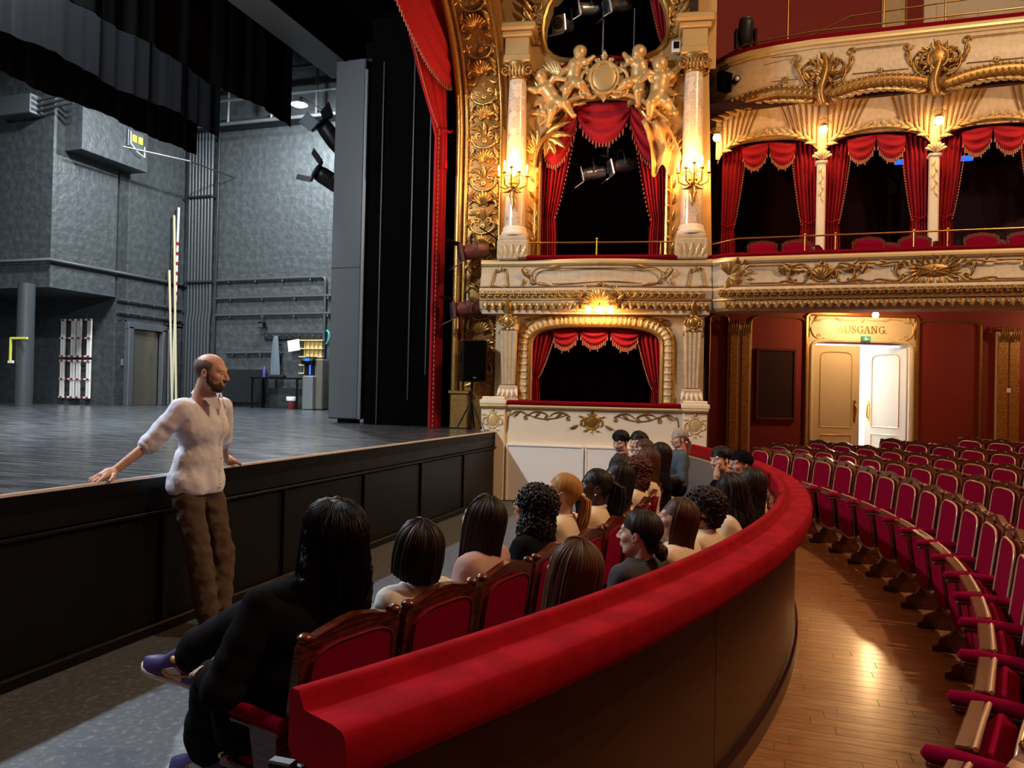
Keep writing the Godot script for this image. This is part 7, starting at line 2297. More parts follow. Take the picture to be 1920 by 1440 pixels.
func body_legs(J: Dictionary, w := 1.0, hemr := 0.058) -> Blob:
	var b := Blob.new()
	var s: Vector3 = J.side
	b.limb(J.pelvis - s * 0.06, J.pelvis + s * 0.06, 0.11 * w, 0.11 * w, 0.05)
	b.limb(J.pelvis, J.pelvis.lerp(J.waist, 0.45), 0.11 * w, 0.1 * w, 0.04)
	for k in 2:
		var end: Vector3 = J.an[k].lerp(J.kn[k], J.get("cuff", 0.0)) + Vector3(0, 0.01, 0)
		var pts := [J.hip[k], J.kn[k].lerp(J.hip[k], 0.2)]
		var rd := [0.094 * w, 0.07 * w]
		for q in 9:
			pts.append(J.kn[k].lerp(end, q / 8.0)); rd.append(lerpf(0.068 * w, hemr, q / 8.0) + (J.get("bunch", 0.0) if q % 2 else 0.0) * (0.5 + q / 12.0))
		b.chain(pts, rd, 0.02)
	return b

# shoe with sole: local z forward, sole on y = 0
func shoe(size := 1.0, high := false) -> Array:
	var up := G.new(); var so := G.new()
	var zs := [-0.09, -0.08, -0.05, -0.01, 0.04, 0.09, 0.13, 0.16, 0.175]
	var ws := [0.012, 0.03, 0.037, 0.036, 0.04, 0.046, 0.043, 0.03, 0.01]
	var hs := [0.09, 0.1, 0.105, 0.1, 0.085, 0.065, 0.052, 0.04, 0.03]
	var r1 := []; var r2 := []
	for k in zs.size():
		var row := PackedVector3Array(); var row2 := PackedVector3Array()
		for q in 13:
			var an := PI * q / 12.0
			var h: float = hs[k] * (1.35 if high and k < 5 else 1.0)
			row.append(Vector3(cos(an) * ws[k], 0.018 + sin(an) * h * (0.75 + 0.25 * sin(an)), zs[k]) * size)
		for q in 12:
			var an := TAU * q / 12.0
			row2.append(Vector3(signf(cos(an)) * pow(absf(cos(an)), 0.5) * (ws[k] + 0.004), 0.014 + signf(sin(an)) * pow(absf(sin(an)), 0.5) * 0.014, zs[k] * 1.03) * size)
		r1.append(row); r2.append(row2)
	up.sheet(r1)
	so.sheet(r2, true)
	so.fan(r2[0]); so.fan(r2[r2.size() - 1], true)
	return [up, so]

func look_basis(d: Vector3, up := Vector3.UP) -> Basis:
	var z := d.normalized()
	var x := up.cross(z).normalized()
	return Basis(x, z.cross(x), z)

func skin(key: String, c: String) -> StandardMaterial3D:
	var m := mat(key, hexc(c), 0.5)
	m.subsurf_scatter_enabled = true
	m.subsurf_scatter_strength = 0.06
	return m

func face_parts(t: Node3D, hf: Transform3D, hair_m: Material, lips_m: Material, eye_c: Material) -> void:
	for s in [-1.0, 1.0]:
		var e := put("eye", G.new().ball(Vector3(s * 0.031, 0.001, 0.0755), Vector3(0.0125, 0.0115, 0.0115), 10, 8), M.eye_white, t, hf)
		put("iris", G.new().ball(Vector3(s * 0.031, 0.001, 0.0825), Vector3(0.006, 0.006, 0.005), 8, 6), eye_c, e)
		put("eyebrow", G.new().tube([hf * Vector3(s * 0.015, 0.022, 0.0865), hf * Vector3(s * 0.032, 0.027, 0.083), hf * Vector3(s * 0.05, 0.019, 0.071)], [0.003, 0.0035, 0.002], 5), hair_m, t)
	put("lips", G.new().tube([hf * Vector3(-0.02, -0.066, 0.082), hf * Vector3(-0.006, -0.0605, 0.0915), hf * Vector3(0.006, -0.0605, 0.0915), hf * Vector3(0.02, -0.066, 0.082)], [0.002, 0.0042, 0.0042, 0.002], 6).tube([hf * Vector3(-0.017, -0.068, 0.083), hf * Vector3(0.0, -0.0735, 0.0905), hf * Vector3(0.017, -0.068, 0.083)], [0.002, 0.005, 0.002], 6), lips_m, t)

func glasses(t: Node3D, hf: Transform3D) -> void:
	var g := G.new()
	for s in [-1.0, 1.0]:
		var ring := []
		for k in 13:
			var an := TAU * k / 12
			ring.append(hf * Vector3(s * 0.033 + cos(an) * 0.025, -0.002 + sin(an) * 0.02, 0.1))
		g.tube(ring, 0.0022, 5)
		g.tube([hf * Vector3(s * 0.058, 0.004, 0.098), hf * Vector3(s * 0.072, 0.004, 0.05), hf * Vector3(s * 0.078, 0.0, -0.01)], 0.002, 5)
	g.tube([hf * Vector3(-0.008, 0.004, 0.102), hf * Vector3(0.008, 0.004, 0.102)], 0.002, 5)
	put("glasses", g, M.black_paint, t)

# ------------------------------------------------------------------ seated joints, local: origin on the floor under the seat, +z to the stage
func seated(arms := "lap") -> Dictionary:
	var J := {"side": Vector3(1, 0, 0), "pelvis": Vector3(0, 0.5, -0.04), "waist": Vector3(0, 0.63, -0.05), "chest": Vector3(0, 0.76, -0.06), "neck": Vector3(0, 0.87, -0.07), "headp": Vector3(0, 0.96, -0.075)}
	J.sh = [Vector3(-0.15, 0.82, -0.07), Vector3(0.15, 0.82, -0.07)]
	J.el = [Vector3(-0.21, 0.6, -0.04), Vector3(0.21, 0.6, -0.04)]
	J.wr = [Vector3(-0.09, 0.56, 0.16), Vector3(0.09, 0.56, 0.16)]
	J.hip = [Vector3(-0.085, 0.49, -0.04), Vector3(0.085, 0.49, -0.04)]
	J.kn = [Vector3(-0.1, 0.5, 0.36), Vector3(0.1, 0.5, 0.36)]
	J.an = [Vector3(-0.1, 0.09, 0.34), Vector3(0.1, 0.09, 0.34)]
	J.toe = [Vector3(-0.11, 0.03, 0.5), Vector3(0.11, 0.03, 0.5)]
	if arms == "chin":
		J.el[1] = Vector3(0.2, 0.62, 0.14); J.wr[1] = Vector3(0.1, 0.85, 0.06)
		J.chest = Vector3(0, 0.76, -0.06); J.neck = Vector3(0, 0.87, -0.03); J.headp = Vector3(0, 0.96, 0.01)
	if arms == "up":
		J.el[0] = Vector3(-0.24, 0.7, 0.12); J.wr[0] = Vector3(-0.14, 0.92, 0.04)
	return J

var seat_kit := {}
func kit(arms: String) -> Dictionary:
	if seat_kit.has(arms): return seat_kit[arms]
	var J := seated(arms)
	var k := {"J": J}
	var sk := body_skin(J)
	var g := sk.nets(G.new(), 0.018)
	var hb := Blob.new()
	for q in 2:
		var d: Vector3 = J.wr[q] - J.el[q]
		var sx := -1.0 if q == 0 else 1.0
		var fwd := Vector3(-sx * 0.3, 0, 1) if J.wr[q].y < 0.7 else Vector3(-sx * 0.25, 1, 0.0)
		hand(hb, J.wr[q], fwd, Vector3(0, 1, 0) if J.wr[q].y < 0.7 else Vector3(0, 0, 1), Vector3(sx, 0, 0), 0.95, 0.5)
	hb.nets(g, 0.0065)
	k["body"] = g
	var n := FastNoiseLite.new()
	n.seed = 4; n.frequency = 9.0; n.fractal_octaves = 2
	k["long"] = body_top(J, 1.0, true, 0.85).nets(G.new(), 0.015, [], n, 0.008).mesh()
	k["short"] = body_top(J, 1.0, false).nets(G.new(), 0.015, [], n, 0.008).mesh()
	k["legs"] = body_legs(J).nets(G.new(), 0.02, [], n, 0.006).mesh()
	seat_kit[arms] = k
	return k

func sit(p: Dictionary) -> Node3D:
	# p: label, head (world position of the head centre), face (world point looked at), body (yaw of the body), arms, sleeves, materials, hair
	var k := kit(p.get("arms", "lap"))
	var J: Dictionary = k.J
	var s: float = p.get("size", 1.0)
	var hl: Vector3 = J.headp + Vector3(0, 0.055, 0.015)      # head centre in the local frame
	var bb := look_basis(p.body) * s
	var f := Transform3D(bb, p.head - bb * hl)
	# keep the feet on the floor: lift or lower the whole figure is not allowed, so the figure is scaled upright
	var sy: float = p.head.y / (hl.y)
	f = Transform3D(Basis(bb.x, Vector3.UP * sy, bb.z), Vector3(0, 0, 0))
	f.origin = Vector3(p.head.x, 0, p.head.z) - f.basis * Vector3(hl.x, 0, hl.z)
	var t := thing("person", p.label, "person", Transform3D(Basis(), Vector3(p.head.x, 0, p.head.z)), "audience seated behind the parapet")
	var inv := Transform3D(Basis(), -Vector3(p.head.x, 0, p.head.z))
	f = inv * f
	var hs: float = p.get("hs", 1.0) * 0.97
	var lean: float = p.get("tilt", 0.0)
	var hb := look_basis(p.face - p.head) * Basis(Vector3(0, 0, 1), lean) * Basis(Vector3.RIGHT, p.get("nod", 0.0))
	var hf := Transform3D(hb.scaled(Vector3.ONE * hs), inv * p.head)
	var g := G.new()
	g.add(k.body, f)
	g.add(head_m if p.get("male", false) else head_w, hf)
	put("body", g, p.skin, t)
	put("shirt", k[p.get("sleeves", "long")], p.shirt, t, f)
	put("trousers", k.legs, p.get("legs", M.cloth_black), t, f)
	var ng := []
	for q in 13:
		var an := TAU * q / 12.0
		ng.append(f * (J.neck + Vector3(cos(an) * 0.062, 0.01 + 0.012 * sin(an) * -1.0, sin(an) * 0.06)))
	put("neckline", G.new().tube(ng, 0.009, 6), p.shirt, t)
	for q in 2:
		var sh := shoe(0.95)
		var sf := f * Transform3D(Basis(), Vector3(J.an[q].x, 0.0, J.an[q].z + 0.02))
		sf.basis = sf.basis.orthonormalized()
		sf.origin.y = 0.0
		var u := put("shoe", sh[0], p.get("shoes", M.cloth_black), t, sf)
		put("sole", sh[1], M.white if p.get("pale_sole", true) else M.cloth_black, u)
	var h = p.hair.call()
	put("hair", h, p.hair_m, t, hf)
	face_parts(t, hf, p.hair_m, p.get("lips", M.lips), M.iris_dark)
	if p.get("glasses", false): glasses(t, hf)
	if p.has("earring"): put("earring", G.new().ball(Vector3(-0.082, -0.045, -0.006), Vector3.ONE * 0.006, 8, 6).ball(Vector3(0.082, -0.045, -0.006), Vector3.ONE * 0.006, 8, 6), p.earring, t, hf)
	if p.has("tie"): put("hair_tie", G.new().ball(p.tie, Vector3(0.022, 0.014, 0.022), 10, 6), p.get("tie_m", M.cloth_black), t, hf)
	return t

func pit_chairs() -> void:
	var proto: Node3D = null
	var ordn := ["first", "second", "third", "fourth", "fifth", "sixth", "seventh", "eighth", "ninth", "tenth", "eleventh", "twelfth", "thirteenth", "fourteenth", "fifteenth"]
	var n := 0
	for row in 2:
		var z := -2.35 if row == 0 else -2.95
		var cnt := 14 if row == 0 else 13
		for k in cnt:
			var p := pit_a(z) if row == 0 else pit_b(z)
			var q := pit_a(z - 0.1) if row == 0 else pit_b(z - 0.1)
			var f := chair_at(p, q)
			f.basis = f.basis.scaled(Vector3.ONE * 0.92)
			var label := "dark wood and red chair, %s from the near end of the pit %s row" % [ordn[k], ["front", "rear"][row]]
			var c: Node3D
			if k == 0: theatre_chair("pit_chair", label, f, false, "red chairs of the orchestra pit", true)
			elif proto == null: proto = theatre_chair("pit_chair", label, f, false, "red chairs of the orchestra pit", false)
			else: copy(proto, "pit_chair", label, f, "red chairs of the orchestra pit")
			z -= 0.49 * cos(atan(2.0 * (0.038 if row == 0 else 0.054) * (z + 6.0)))
			n += 1
	# row letter on the end standard of the first chair
	var f0 := chair_at(pit_a(-2.35), pit_a(-2.45))
	f0.basis = f0.basis.scaled(Vector3.ONE * 0.92)
	var tag_ := thing("row_plate", "small white row letter plate on the end of the nearest pit chair", "sign", f0.translated_local(Vector3(-0.282, 0.2, -0.04)))
	put("plate", G.new().box(V, Vector3(0.006, 0.06, 0.06), 0.001), M.white, tag_)
	var lg := G.new()
	for s in [-1.0, 1.0]: lg.tube([Vector3(-0.004, -0.018, s * 0.012), Vector3(-0.004, 0.018, 0.0)], 0.003, 4)
	put("letter", lg, M.black_paint, tag_)

func people() -> void:
	head_w = head_blob(false).nets(G.new(), 0.0045)
	head_m = head_blob(true).nets(G.new(), 0.0045)
	mat("eye_white", hexc("b0a498"), 0.35)
	mat("iris_dark", hexc("2a1a12"), 0.15)
	mat("lips", hexc("a35a50"), 0.4)
	mat("lips_dark", hexc("4a2420"), 0.4)
	mat("cloth_black", hexc("151417"), 0.95, 0.0, 0.15)
	mat("cloth_charcoal", hexc("2e2a2b"), 0.85)
	mat("cloth_cream", hexc("dcc6a4"), 0.8)
	mat("cloth_white", hexc("d9d6cc"), 0.8)
	mat("cloth_pink", hexc("b08a80"), 0.85)
	mat("cloth_denim", hexc("48555f"), 0.85)
	mat("cloth_grey", hexc("6d6a68"), 0.85)
	var hm := func(key: String, c: String) -> StandardMaterial3D:
		var m := mat(key, hexc(c), 0.5)
		m.metallic_specular = 0.35
		return m
	hm.call("hair_black", "120d0c"); hm.call("hair_dark", "221611"); hm.call("hair_brown", "553a27"); hm.call("hair_chestnut", "4a2d1c")
	hm.call("hair_auburn", "4e2414"); hm.call("hair_blonde", "a9763a"); hm.call("hair_grey", "a59a8c"); hm.call("hair_stubble", "4c3b30")
	skin("skin_light", "cfa48c"); skin("skin_tan", "b58466"); skin("skin_dark", "40281f"); skin("skin_man", "c99f8a")
	standing_man()
	woman_in_black()
	audience()

func curve_hair(f: Callable) -> G: return f.call()

func audience() -> void:
	var man := Vector3(-3.3, 1.62, -4.15)
	var W := Vector3(-1, 0, -0.06)
	var long_dark := func(): return hair_sheet(0.016, 0.24, 122.0, 0.02, 0.0, 0.05, 11)
	var list := [
		{"label": "child with dark bobbed hair in a white shirt beside the woman in black", "head": Vector3(-1.27, 0.99, -2.78), "body": Vector3(-1, 0, -0.5), "arms": "up", "size": 0.86, "hs": 0.98, "sleeves": "short", "skin": M.skin_light, "shirt": M.cloth_white, "hair_m": M.hair_dark, "hair": func(): return hair_sheet(0.02, 0.13, 112.0, 0.08, 0.0, 0.02, 3)},
		{"label": "person with long straight dark hair in a dusty pink shirt", "head": Vector3(-1.22, 1.01, -3.4), "body": W, "sleeves": "short", "skin": M.skin_light, "shirt": M.cloth_pink, "hair_m": M.hair_dark, "hair": func(): return hair_sheet(0.017, 0.24, 118.0, 0.08, 0.0, 0.05, 5)},
		{"label": "person with glasses and long tight black curls in the front pit row", "head": Vector3(-1.13, 1.005, -3.95), "body": W, "sleeves": "long", "skin": M.skin_tan, "shirt": M.cloth_black, "hair_m": M.hair_black, "glasses": true, "hair": func(): return curly([[Vector3(0, 0.04, -0.02), Vector3(0.105, 0.1, 0.12)], [Vector3(0, -0.1, -0.05), Vector3(0.125, 0.14, 0.1)], [Vector3(0, -0.2, -0.06), Vector3(0.12, 0.1, 0.08)]], 0.0065, 42.0, 0.02, 3)},
		{"label": "person with a smooth blonde ponytail and pale top", "head": Vector3(-1.07, 1.04, -4.35), "body": W, "sleeves": "short", "skin": M.skin_light, "shirt": M.cloth_cream, "hair_m": M.hair_blonde, "tie": Vector3(0, 0.02, -0.115), "tie_m": M.cloth_cream, "hair": func():
			var g := hair_sheet(0.006, 0.0, 118.0, 0.0, 0.0, 0.02, 7, 32.0, -36.0)
			tail(g, [Vector3(0, 0.02, -0.11), Vector3(0, 0.0, -0.15), Vector3(0.0, -0.12, -0.165), Vector3(0, -0.34, -0.13)], 0.03, 80, 5)
			return g},
		{"label": "dark-skinned person with long black braids and cream top", "head": Vector3(-0.98, 1.025, -4.85), "body": W, "sleeves": "short", "skin": M.skin_dark, "lips": M.lips_dark, "shirt": M.cloth_cream, "hair_m": M.hair_black, "earring": M.white, "hair": func():
			var g := hair_sheet(0.007, 0.0, 118.0, 0.0, 0.0, 0.02, 9, 32.0, -36.0)
			tail(g, [Vector3(0, 0.05, -0.1), Vector3(0, 0.04, -0.15), Vector3(0.0, -0.1, -0.17), Vector3(0, -0.36, -0.14)], 0.045, 70, 8, 0.007)
			return g},
		{"label": "person with black hair in a dark top raising one arm", "head": Vector3(-0.92, 1.03, -5.3), "body": W, "arms": "up", "skin": M.skin_tan, "shirt": M.cloth_black, "sleeves": "short", "hair_m": M.hair_black, "hair": func(): return hair_sheet(0.018, 0.16, 116.0, 0.1, 0.0, 0.05, 13)},
		{"label": "person with curly auburn hair in the front pit row", "head": Vector3(-0.88, 1.03, -5.85), "body": W, "skin": M.skin_light, "shirt": M.cloth_cream, "hair_m": M.hair_auburn, "hair": func(): return curly([[Vector3(0, 0.04, -0.02), Vector3(0.1, 0.095, 0.115)], [Vector3(0, -0.06, -0.05), Vector3(0.105, 0.1, 0.085)]], 0.007, 38.0, 0.018, 8)},
		{"label": "person with long brown hair behind the auburn curls", "head": Vector3(-0.87, 1.06, -6.4), "body": W, "skin": M.skin_light, "shirt": M.cloth_cream, "hair_m": M.hair_chestnut, "hair": func(): return hair_sheet(0.016, 0.28, 118.0, 0.1, 0.004, 0.06, 17)},
		{"label": "person with long dark hair beyond the brown-haired one in the front pit row", "head": Vector3(-0.83, 1.07, -6.95), "body": W, "skin": M.skin_light, "shirt": M.cloth_black, "hair_m": M.hair_dark, "hair": long_dark},
		{"label": "person with glasses and brown hair looking towards the stage far along the front pit row", "head": Vector3(-1.05, 1.065, -7.5), "face": Vector3(-3.0, 1.3, -5.5), "body": W, "skin": M.skin_light, "shirt": M.cloth_grey, "hair_m": M.hair_chestnut, "glasses": true, "hair": func(): return hair_sheet(0.014, 0.2, 116.0, 0.05, 0.0, 0.05, 19)},
		{"label": "boy with thick dark hair, second from the loge end of the pit", "head": Vector3(-1.19, 1.1, -8.1), "body": W, "male": true, "skin": M.skin_light, "shirt": M.cloth_charcoal, "hair_m": M.hair_black, "hair": func(): return hair_sheet(0.024, 0.0, 118.0, 0.0, 0.0, 0.02, 21, 32.0, -34.0)},
		{"label": "boy with short black hair at the loge end of the pit front row", "head": Vector3(-1.46, 1.08, -8.6), "body": W, "nod": 0.35, "male": true, "skin": M.skin_light, "shirt": M.cloth_charcoal, "hair_m": M.hair_black, "hair": func(): return hair_sheet(0.022, 0.0, 118.0, 0.0, 0.0, 0.02, 23, 32.0, -34.0)},
		# rear row
		{"label": "person with long straight light brown hair nearest the camera behind the parapet", "head": Vector3(-0.66, 0.945, -2.86), "body": Vector3(-1, 0, -0.5), "skin": M.skin_light, "shirt": M.cloth_black, "hair_m": M.hair_brown, "hair": func(): return hair_sheet(0.02, 0.27, 122.0, 0.14, 0.0, 0.08, 27)},
		{"label": "person with a low dark bun and earring in a charcoal shirt", "head": Vector3(-0.53, 0.95, -3.72), "face": Vector3(-3.3, 1.15, -4.3), "body": Vector3(-1, 0, -0.4), "sleeves": "short", "skin": M.skin_light, "shirt": M.cloth_charcoal, "hair_m": M.hair_dark, "earring": M.brass, "hair": func():
			var g := hair_sheet(0.009, 0.0, 112.0, 0.0, 0.0, 0.02, 29, 30.0, -44.0)
			var pts := []
			for k in 70: pts.append(Vector3(0, -0.075, -0.115) + Vector3(cos(k * 0.45), sin(k * 0.45), 0) * (0.036 - k * 0.0004) + Vector3(0, 0, -0.02 * sin(k * 0.05)))
			g.tube(pts, 0.011, 6).ball(Vector3(0, -0.075, -0.115), Vector3(0.034, 0.034, 0.028), 10, 8)
			return g},
		{"label": "person with half-up long brown hair beside the one with the bun", "head": Vector3(-0.4, 0.955, -4.18), "body": Vector3(-1, 0, -0.3), "skin": M.skin_light, "shirt": M.cloth_cream, "hair_m": M.hair_chestnut, "tie": Vector3(0, 0.045, -0.112), "earring": M.white, "hair": func(): return hair_sheet(0.013, 0.33, 106.0, 0.02, 0.0, 0.04, 31)},
		{"label": "person with short dark curly hair in a cream top behind the parapet", "head": Vector3(-0.29, 0.965, -4.58), "body": Vector3(-1, 0, -0.2), "skin": M.skin_tan, "shirt": M.cloth_cream, "hair_m": M.hair_dark, "hair": func(): return curly([[Vector3(0, 0.045, -0.015), Vector3(0.11, 0.095, 0.12)], [Vector3(0, -0.02, -0.06), Vector3(0.09, 0.08, 0.07)]], 0.007, 40.0, 0.022, 12)},
		{"label": "person with long dark hair and a beige top near the bend of the parapet", "head": Vector3(-0.16, 1.01, -5.05), "face": Vector3(-2.0, 0.7, -5.6), "body": Vector3(-1, 0, -0.1), "skin": M.skin_light, "shirt": M.cloth_cream, "hair_m": M.hair_dark, "hair": func(): return hair_sheet(0.018, 0.33, 112.0, 0.12, 0.005, 0.06, 37)},
		{"label": "person in black with very long dark hair close to the parapet bend", "head": Vector3(-0.05, 1.01, -5.5), "body": W, "skin": M.skin_light, "shirt": M.cloth_black, "hair_m": M.hair_dark, "hair": func(): return hair_sheet(0.018, 0.36, 118.0, 0.14, 0.004, 0.06, 39)},
		{"label": "boy with short black hair resting his cheek on his hand", "head": Vector3(-0.32, 1.03, -7.35), "face": Vector3(-2.0, 0.95, -5.6), "body": Vector3(-1, 0, 0.1), "arms": "chin", "male": true, "tilt": 0.12, "skin": M.skin_light, "shirt": M.cloth_black, "hair_m": M.hair_black, "hair": func(): return hair_sheet(0.02, 0.0, 118.0, 0.0, 0.0, 0.02, 41, 28.0, -34.0)},
		{"label": "boy in a black cap next to the one resting his cheek", "head": Vector3(-0.14, 1.03, -6.9), "body": W, "male": true, "skin": M.skin_tan, "shirt": M.cloth_black, "hair_m": M.cloth_black, "hair": func():
			var g := hair_sheet(0.018, 0.0, 118.0, 0.0, 0.0, 0.0, 43, 26.0, -10.0)
			var rows := []
			for k in 5:
				var row := PackedVector3Array()
				for q in 13:
					var an := -PI / 2 + (q / 12.0 - 0.5) * 1.7
					var rr := 0.105 + 0.07 * k / 4.0 * sin((q + 0.5) / 13.0 * PI)
					row.append(Vector3(cos(an) * 0.085 * rr / 0.105, 0.0 - 0.02 * k / 4.0, sin(an) * rr - 0.005))
				rows.append(row)
			g.sheet(rows)
			return g},
		{"label": "grey-haired person with a ponytail in a blue-grey denim jacket", "head": Vector3(-0.88, 1.11, -9.25), "face": Vector3(-3.4, 0.9, -7.6), "body": Vector3(-1, 0, 0.4), "skin": M.skin_light, "shirt": M.cloth_denim, "hair_m": M.hair_grey, "tie": Vector3(0, -0.02, -0.115), "hair": func():
			var g := hair_sheet(0.014, 0.0, 118.0, 0.0, 0.0, 0.02, 47, 32.0, -36.0)
			tail(g, [Vector3(0, -0.02, -0.11), Vector3(0, -0.05, -0.14), Vector3(0.0, -0.2, -0.13)], 0.02, 40, 9)
			return g},
	]
	one("red_phone", G.new().box(Vector3(-1.2, 0.68, -9.1), Vector3(0.09, 0.15, 0.03), 0.012, Basis(Vector3.RIGHT, -0.6)), M.red_velvet, "small red object in the hands of the grey-haired person", "phone")
	for p in list:
		if not p.has("face"): p["face"] = man
		sit(p)

# ------------------------------------------------------------------ the man leaning on the stage
func standing_man() -> void:
	var J := {"side": Vector3(0.1, 0, -1).normalized()}
	J.pelvis = Vector3(-3.5, 0.97, -4.19); J.waist = Vector3(-3.49, 1.12, -4.19); J.chest = Vector3(-3.47, 1.34, -4.19); J.neck = Vector3(-3.44, 1.525, -4.19); J.headp = Vector3(-3.4, 1.62, -4.17)
	J.sh = [Vector3(-3.48, 1.46, -4.01), Vector3(-3.46, 1.47, -4.37)]
	J.el = [Vector3(-3.61, 1.25, -3.9), Vector3(-3.57, 1.24, -4.52)]
	J.wr = [Vector3(-3.72, 1.085, -3.73), Vector3(-3.71, 1.08, -4.74)]
	J.hip = [Vector3(-3.5, 0.93, -4.1), Vector3(-3.49, 0.93, -4.28)]
	J.kn = [Vector3(-3.41, 0.53, -4.12), Vector3(-3.38, 0.53, -4.31)]
	J.an = [Vector3(-3.36, 0.1, -4.16), Vector3(-3.35, 0.1, -4.27)]
	J.bunch = 0.006
	J.toe = [Vector3(-3.18, 0.03, -4.15), Vector3(-3.16, 0.03, -4.3)]
	var o := Vector3(-3.45, 0, -4.18)
	var t := thing("person", "bearded balding man in a white shirt leaning back against the stage edge", "person", Transform3D(Basis(), o))
	var inv := Transform3D(Basis(), -o)
	var g := body_skin(J, 1.05).moved(inv).nets(G.new(), 0.014)
	var hb := Blob.new()
	hand(hb, J.wr[0], Vector3(-0.15, -0.3, 1.0), Vector3(0, 1, 0), Vector3(-1, 0, 0.1), 1.05, 0.12, 0.16)
	hand(hb, J.wr[1], Vector3(-0.1, -0.25, -1.0), Vector3(0, 1, 0), Vector3(-1, 0, 0), 1.05, 0.3, 0.1)
	hb.moved(inv).nets(g, 0.005)
	var hc := inv * Vector3(-3.375, 1.7, -4.15)
	var hf := Transform3D(look_basis(Vector3(1.0, -0.1, -0.28)).scaled(Vector3.ONE * 1.03), hc)
	g.add(head_m, hf)
	put("body", g, M.skin_man, t)
	# shirt with rolled sleeves, open collar, placket and buttons
	var n := FastNoiseLite.new()
	n.seed = 2; n.frequency = 6.5; n.fractal_octaves = 3; n.noise_type = FastNoiseLite.TYPE_SIMPLEX
	var sb := body_top(J, 1.1, true, 0.12, 0.55)
	sb.limb(J.pelvis - J.side * 0.07 + Vector3(0.0, 0.0, 0), J.pelvis + J.side * 0.07, 0.125, 0.125, 0.04)
	var hem := J.pelvis as Vector3
	var sm := mat("shirt_white", hexc("dfe3ec"), 0.75)
	var sg := sb.moved(inv).nets(G.new(), 0.0095, [[inv * (hem + Vector3(0, -0.06, 0)), Vector3(0, -1, 0)]], n, 0.011)
	put("shirt", sg, sm, t)
	for k in 2:
		var d: Vector3 = (J.wr[k] - J.el[k]).normalized()
		var c: Vector3 = inv * (J.el[k] + d * 0.03)
		put("sleeve_cuff", G.new().tube([c - d * 0.028, c - d * 0.02, c + d * 0.02, c + d * 0.028], [0.05, 0.057, 0.054, 0.046], 16, true), sm, t)
	var fwd := Vector3(1, 0, 0.1).normalized()
	var nk: Vector3 = inv * J.neck
	var cg := G.new()
	for s in [-1.0, 1.0]:
		var rows := []
		for k in 9:
			var an: float = lerpf(PI * 0.98, 0.22, k / 8.0) * s
			var dir := fwd * cos(an) - Vector3(0, 0, 1) * sin(an)
			var base := nk + dir * 0.078 + Vector3(0.005, 0.025 - 0.03 * cos(an), 0)
			var top := nk + dir * 0.07 + Vector3(0.022, 0.07 - 0.03 * cos(an), 0)
			var fall := nk + dir * (0.108 + (0.03 if k == 8 else 0.0)) + Vector3(0.01, 0.015 - 0.035 * cos(an) - (0.04 if k >= 7 else 0.0), 0)
			rows.append(PackedVector3Array([base, top, top.lerp(fall, 0.3) + Vector3(0, 0.008, 0), fall]))
		cg.sheet(rows)
	put("collar", cg, sm, t)
	# placket laid on the cloth: for each height the foremost point of the shirt near the button line
	var pl := []
	var strip := []
	for k in 24:
		var y := lerpf(1.44, 0.95, k / 23.0)
		var z0 := -0.06
		var x := -1.0
		for p in sg.v:
			if absf(p.y - y) < 0.014 and absf(p.z - z0) < 0.016: x = maxf(x, p.x)
		if x > -0.9:
			pl.append(Vector3(x, y, z0))
			strip.append(PackedVector3Array([Vector3(x - 0.004, y, z0 - 0.019), Vector3(x + 0.004, y, z0 - 0.016), Vector3(x + 0.004, y, z0 + 0.016), Vector3(x - 0.004, y, z0 + 0.019)]))
	put("button_placket", G.new().sheet(strip), sm, t)
	for k in range(2, pl.size(), 4): put("button", G.new().ball(pl[k] + Vector3(0.006, 0, 0), Vector3(0.003, 0.006, 0.006), 8, 5), M.cream_light, t)
	# trousers, cuffs gathered over brown shoes
	var tn := FastNoiseLite.new()
	tn.seed = 5; tn.frequency = 9.0; tn.fractal_octaves = 2; tn.noise_type = FastNoiseLite.TYPE_SIMPLEX
	var tm := tri(mat("trousers_brown", hexc("5f4c3a"), 0.9), noise_tex(0.15, [Color(0.7, 0.68, 0.66), Color.WHITE], [0.3, 0.7], 71, 3, 256), Vector3.ONE * 3.0)
	put("trousers", body_legs(J, 1.06, 0.062).moved(inv).nets(G.new(), 0.011, [], tn, 0.012), tm, t)
	for k in 2:
		var a: Vector3 = inv * (J.an[k] + Vector3(0, 0.04, 0))
		for q in 3: put("trouser_fold", G.new().tube([a + Vector3(0.06, q * 0.028, 0), a + Vector3(0, q * 0.03 + 0.006, 0.062), a + Vector3(-0.06, q * 0.028, 0), a + Vector3(0, q * 0.026, -0.062), a + Vector3(0.06, q * 0.028, 0)], 0.014, 6), tm, t)
		var sh := shoe(1.08)
		var sf := Transform3D(look_basis(Vector3(1, 0, 0.1 - k * 0.3)), Vector3((inv * J.an[k]).x + 0.03, 0.0, (inv * J.an[k]).z))
		var u := put("shoe", sh[0], mat("shoe_brown", hexc("6b4026"), 0.4), t, sf)
		put("sole", sh[1], M.cloth_black, u)
	# cropped hair at the sides, beard
	var hg := hair_sheet(0.004, 0.0, 118.0, 0.0, 0.0, 0.02, 51, 62.0, -36.0)
	# bald crown: only the side and back ring is kept
	var kept := G.new()
	var keep := {}
	for q in range(0, hg.i.size(), 3):
		var ok := true
		for w in 3:
			var p := hg.v[hg.i[q + w]]
			if p.y > 0.075 - maxf(0.0, p.z) * 0.3: ok = false
		if ok:
			for w in 3:
				var id := hg.i[q + w]
				if not keep.has(id):
					keep[id] = kept.v.size()
					kept.v.append(hg.v[id])
				kept.i.append(keep[id])
	put("hair", kept, mat("hair_cropped", hexc("6f6056"), 0.7), t, hf)
	var bb := Blob.new()
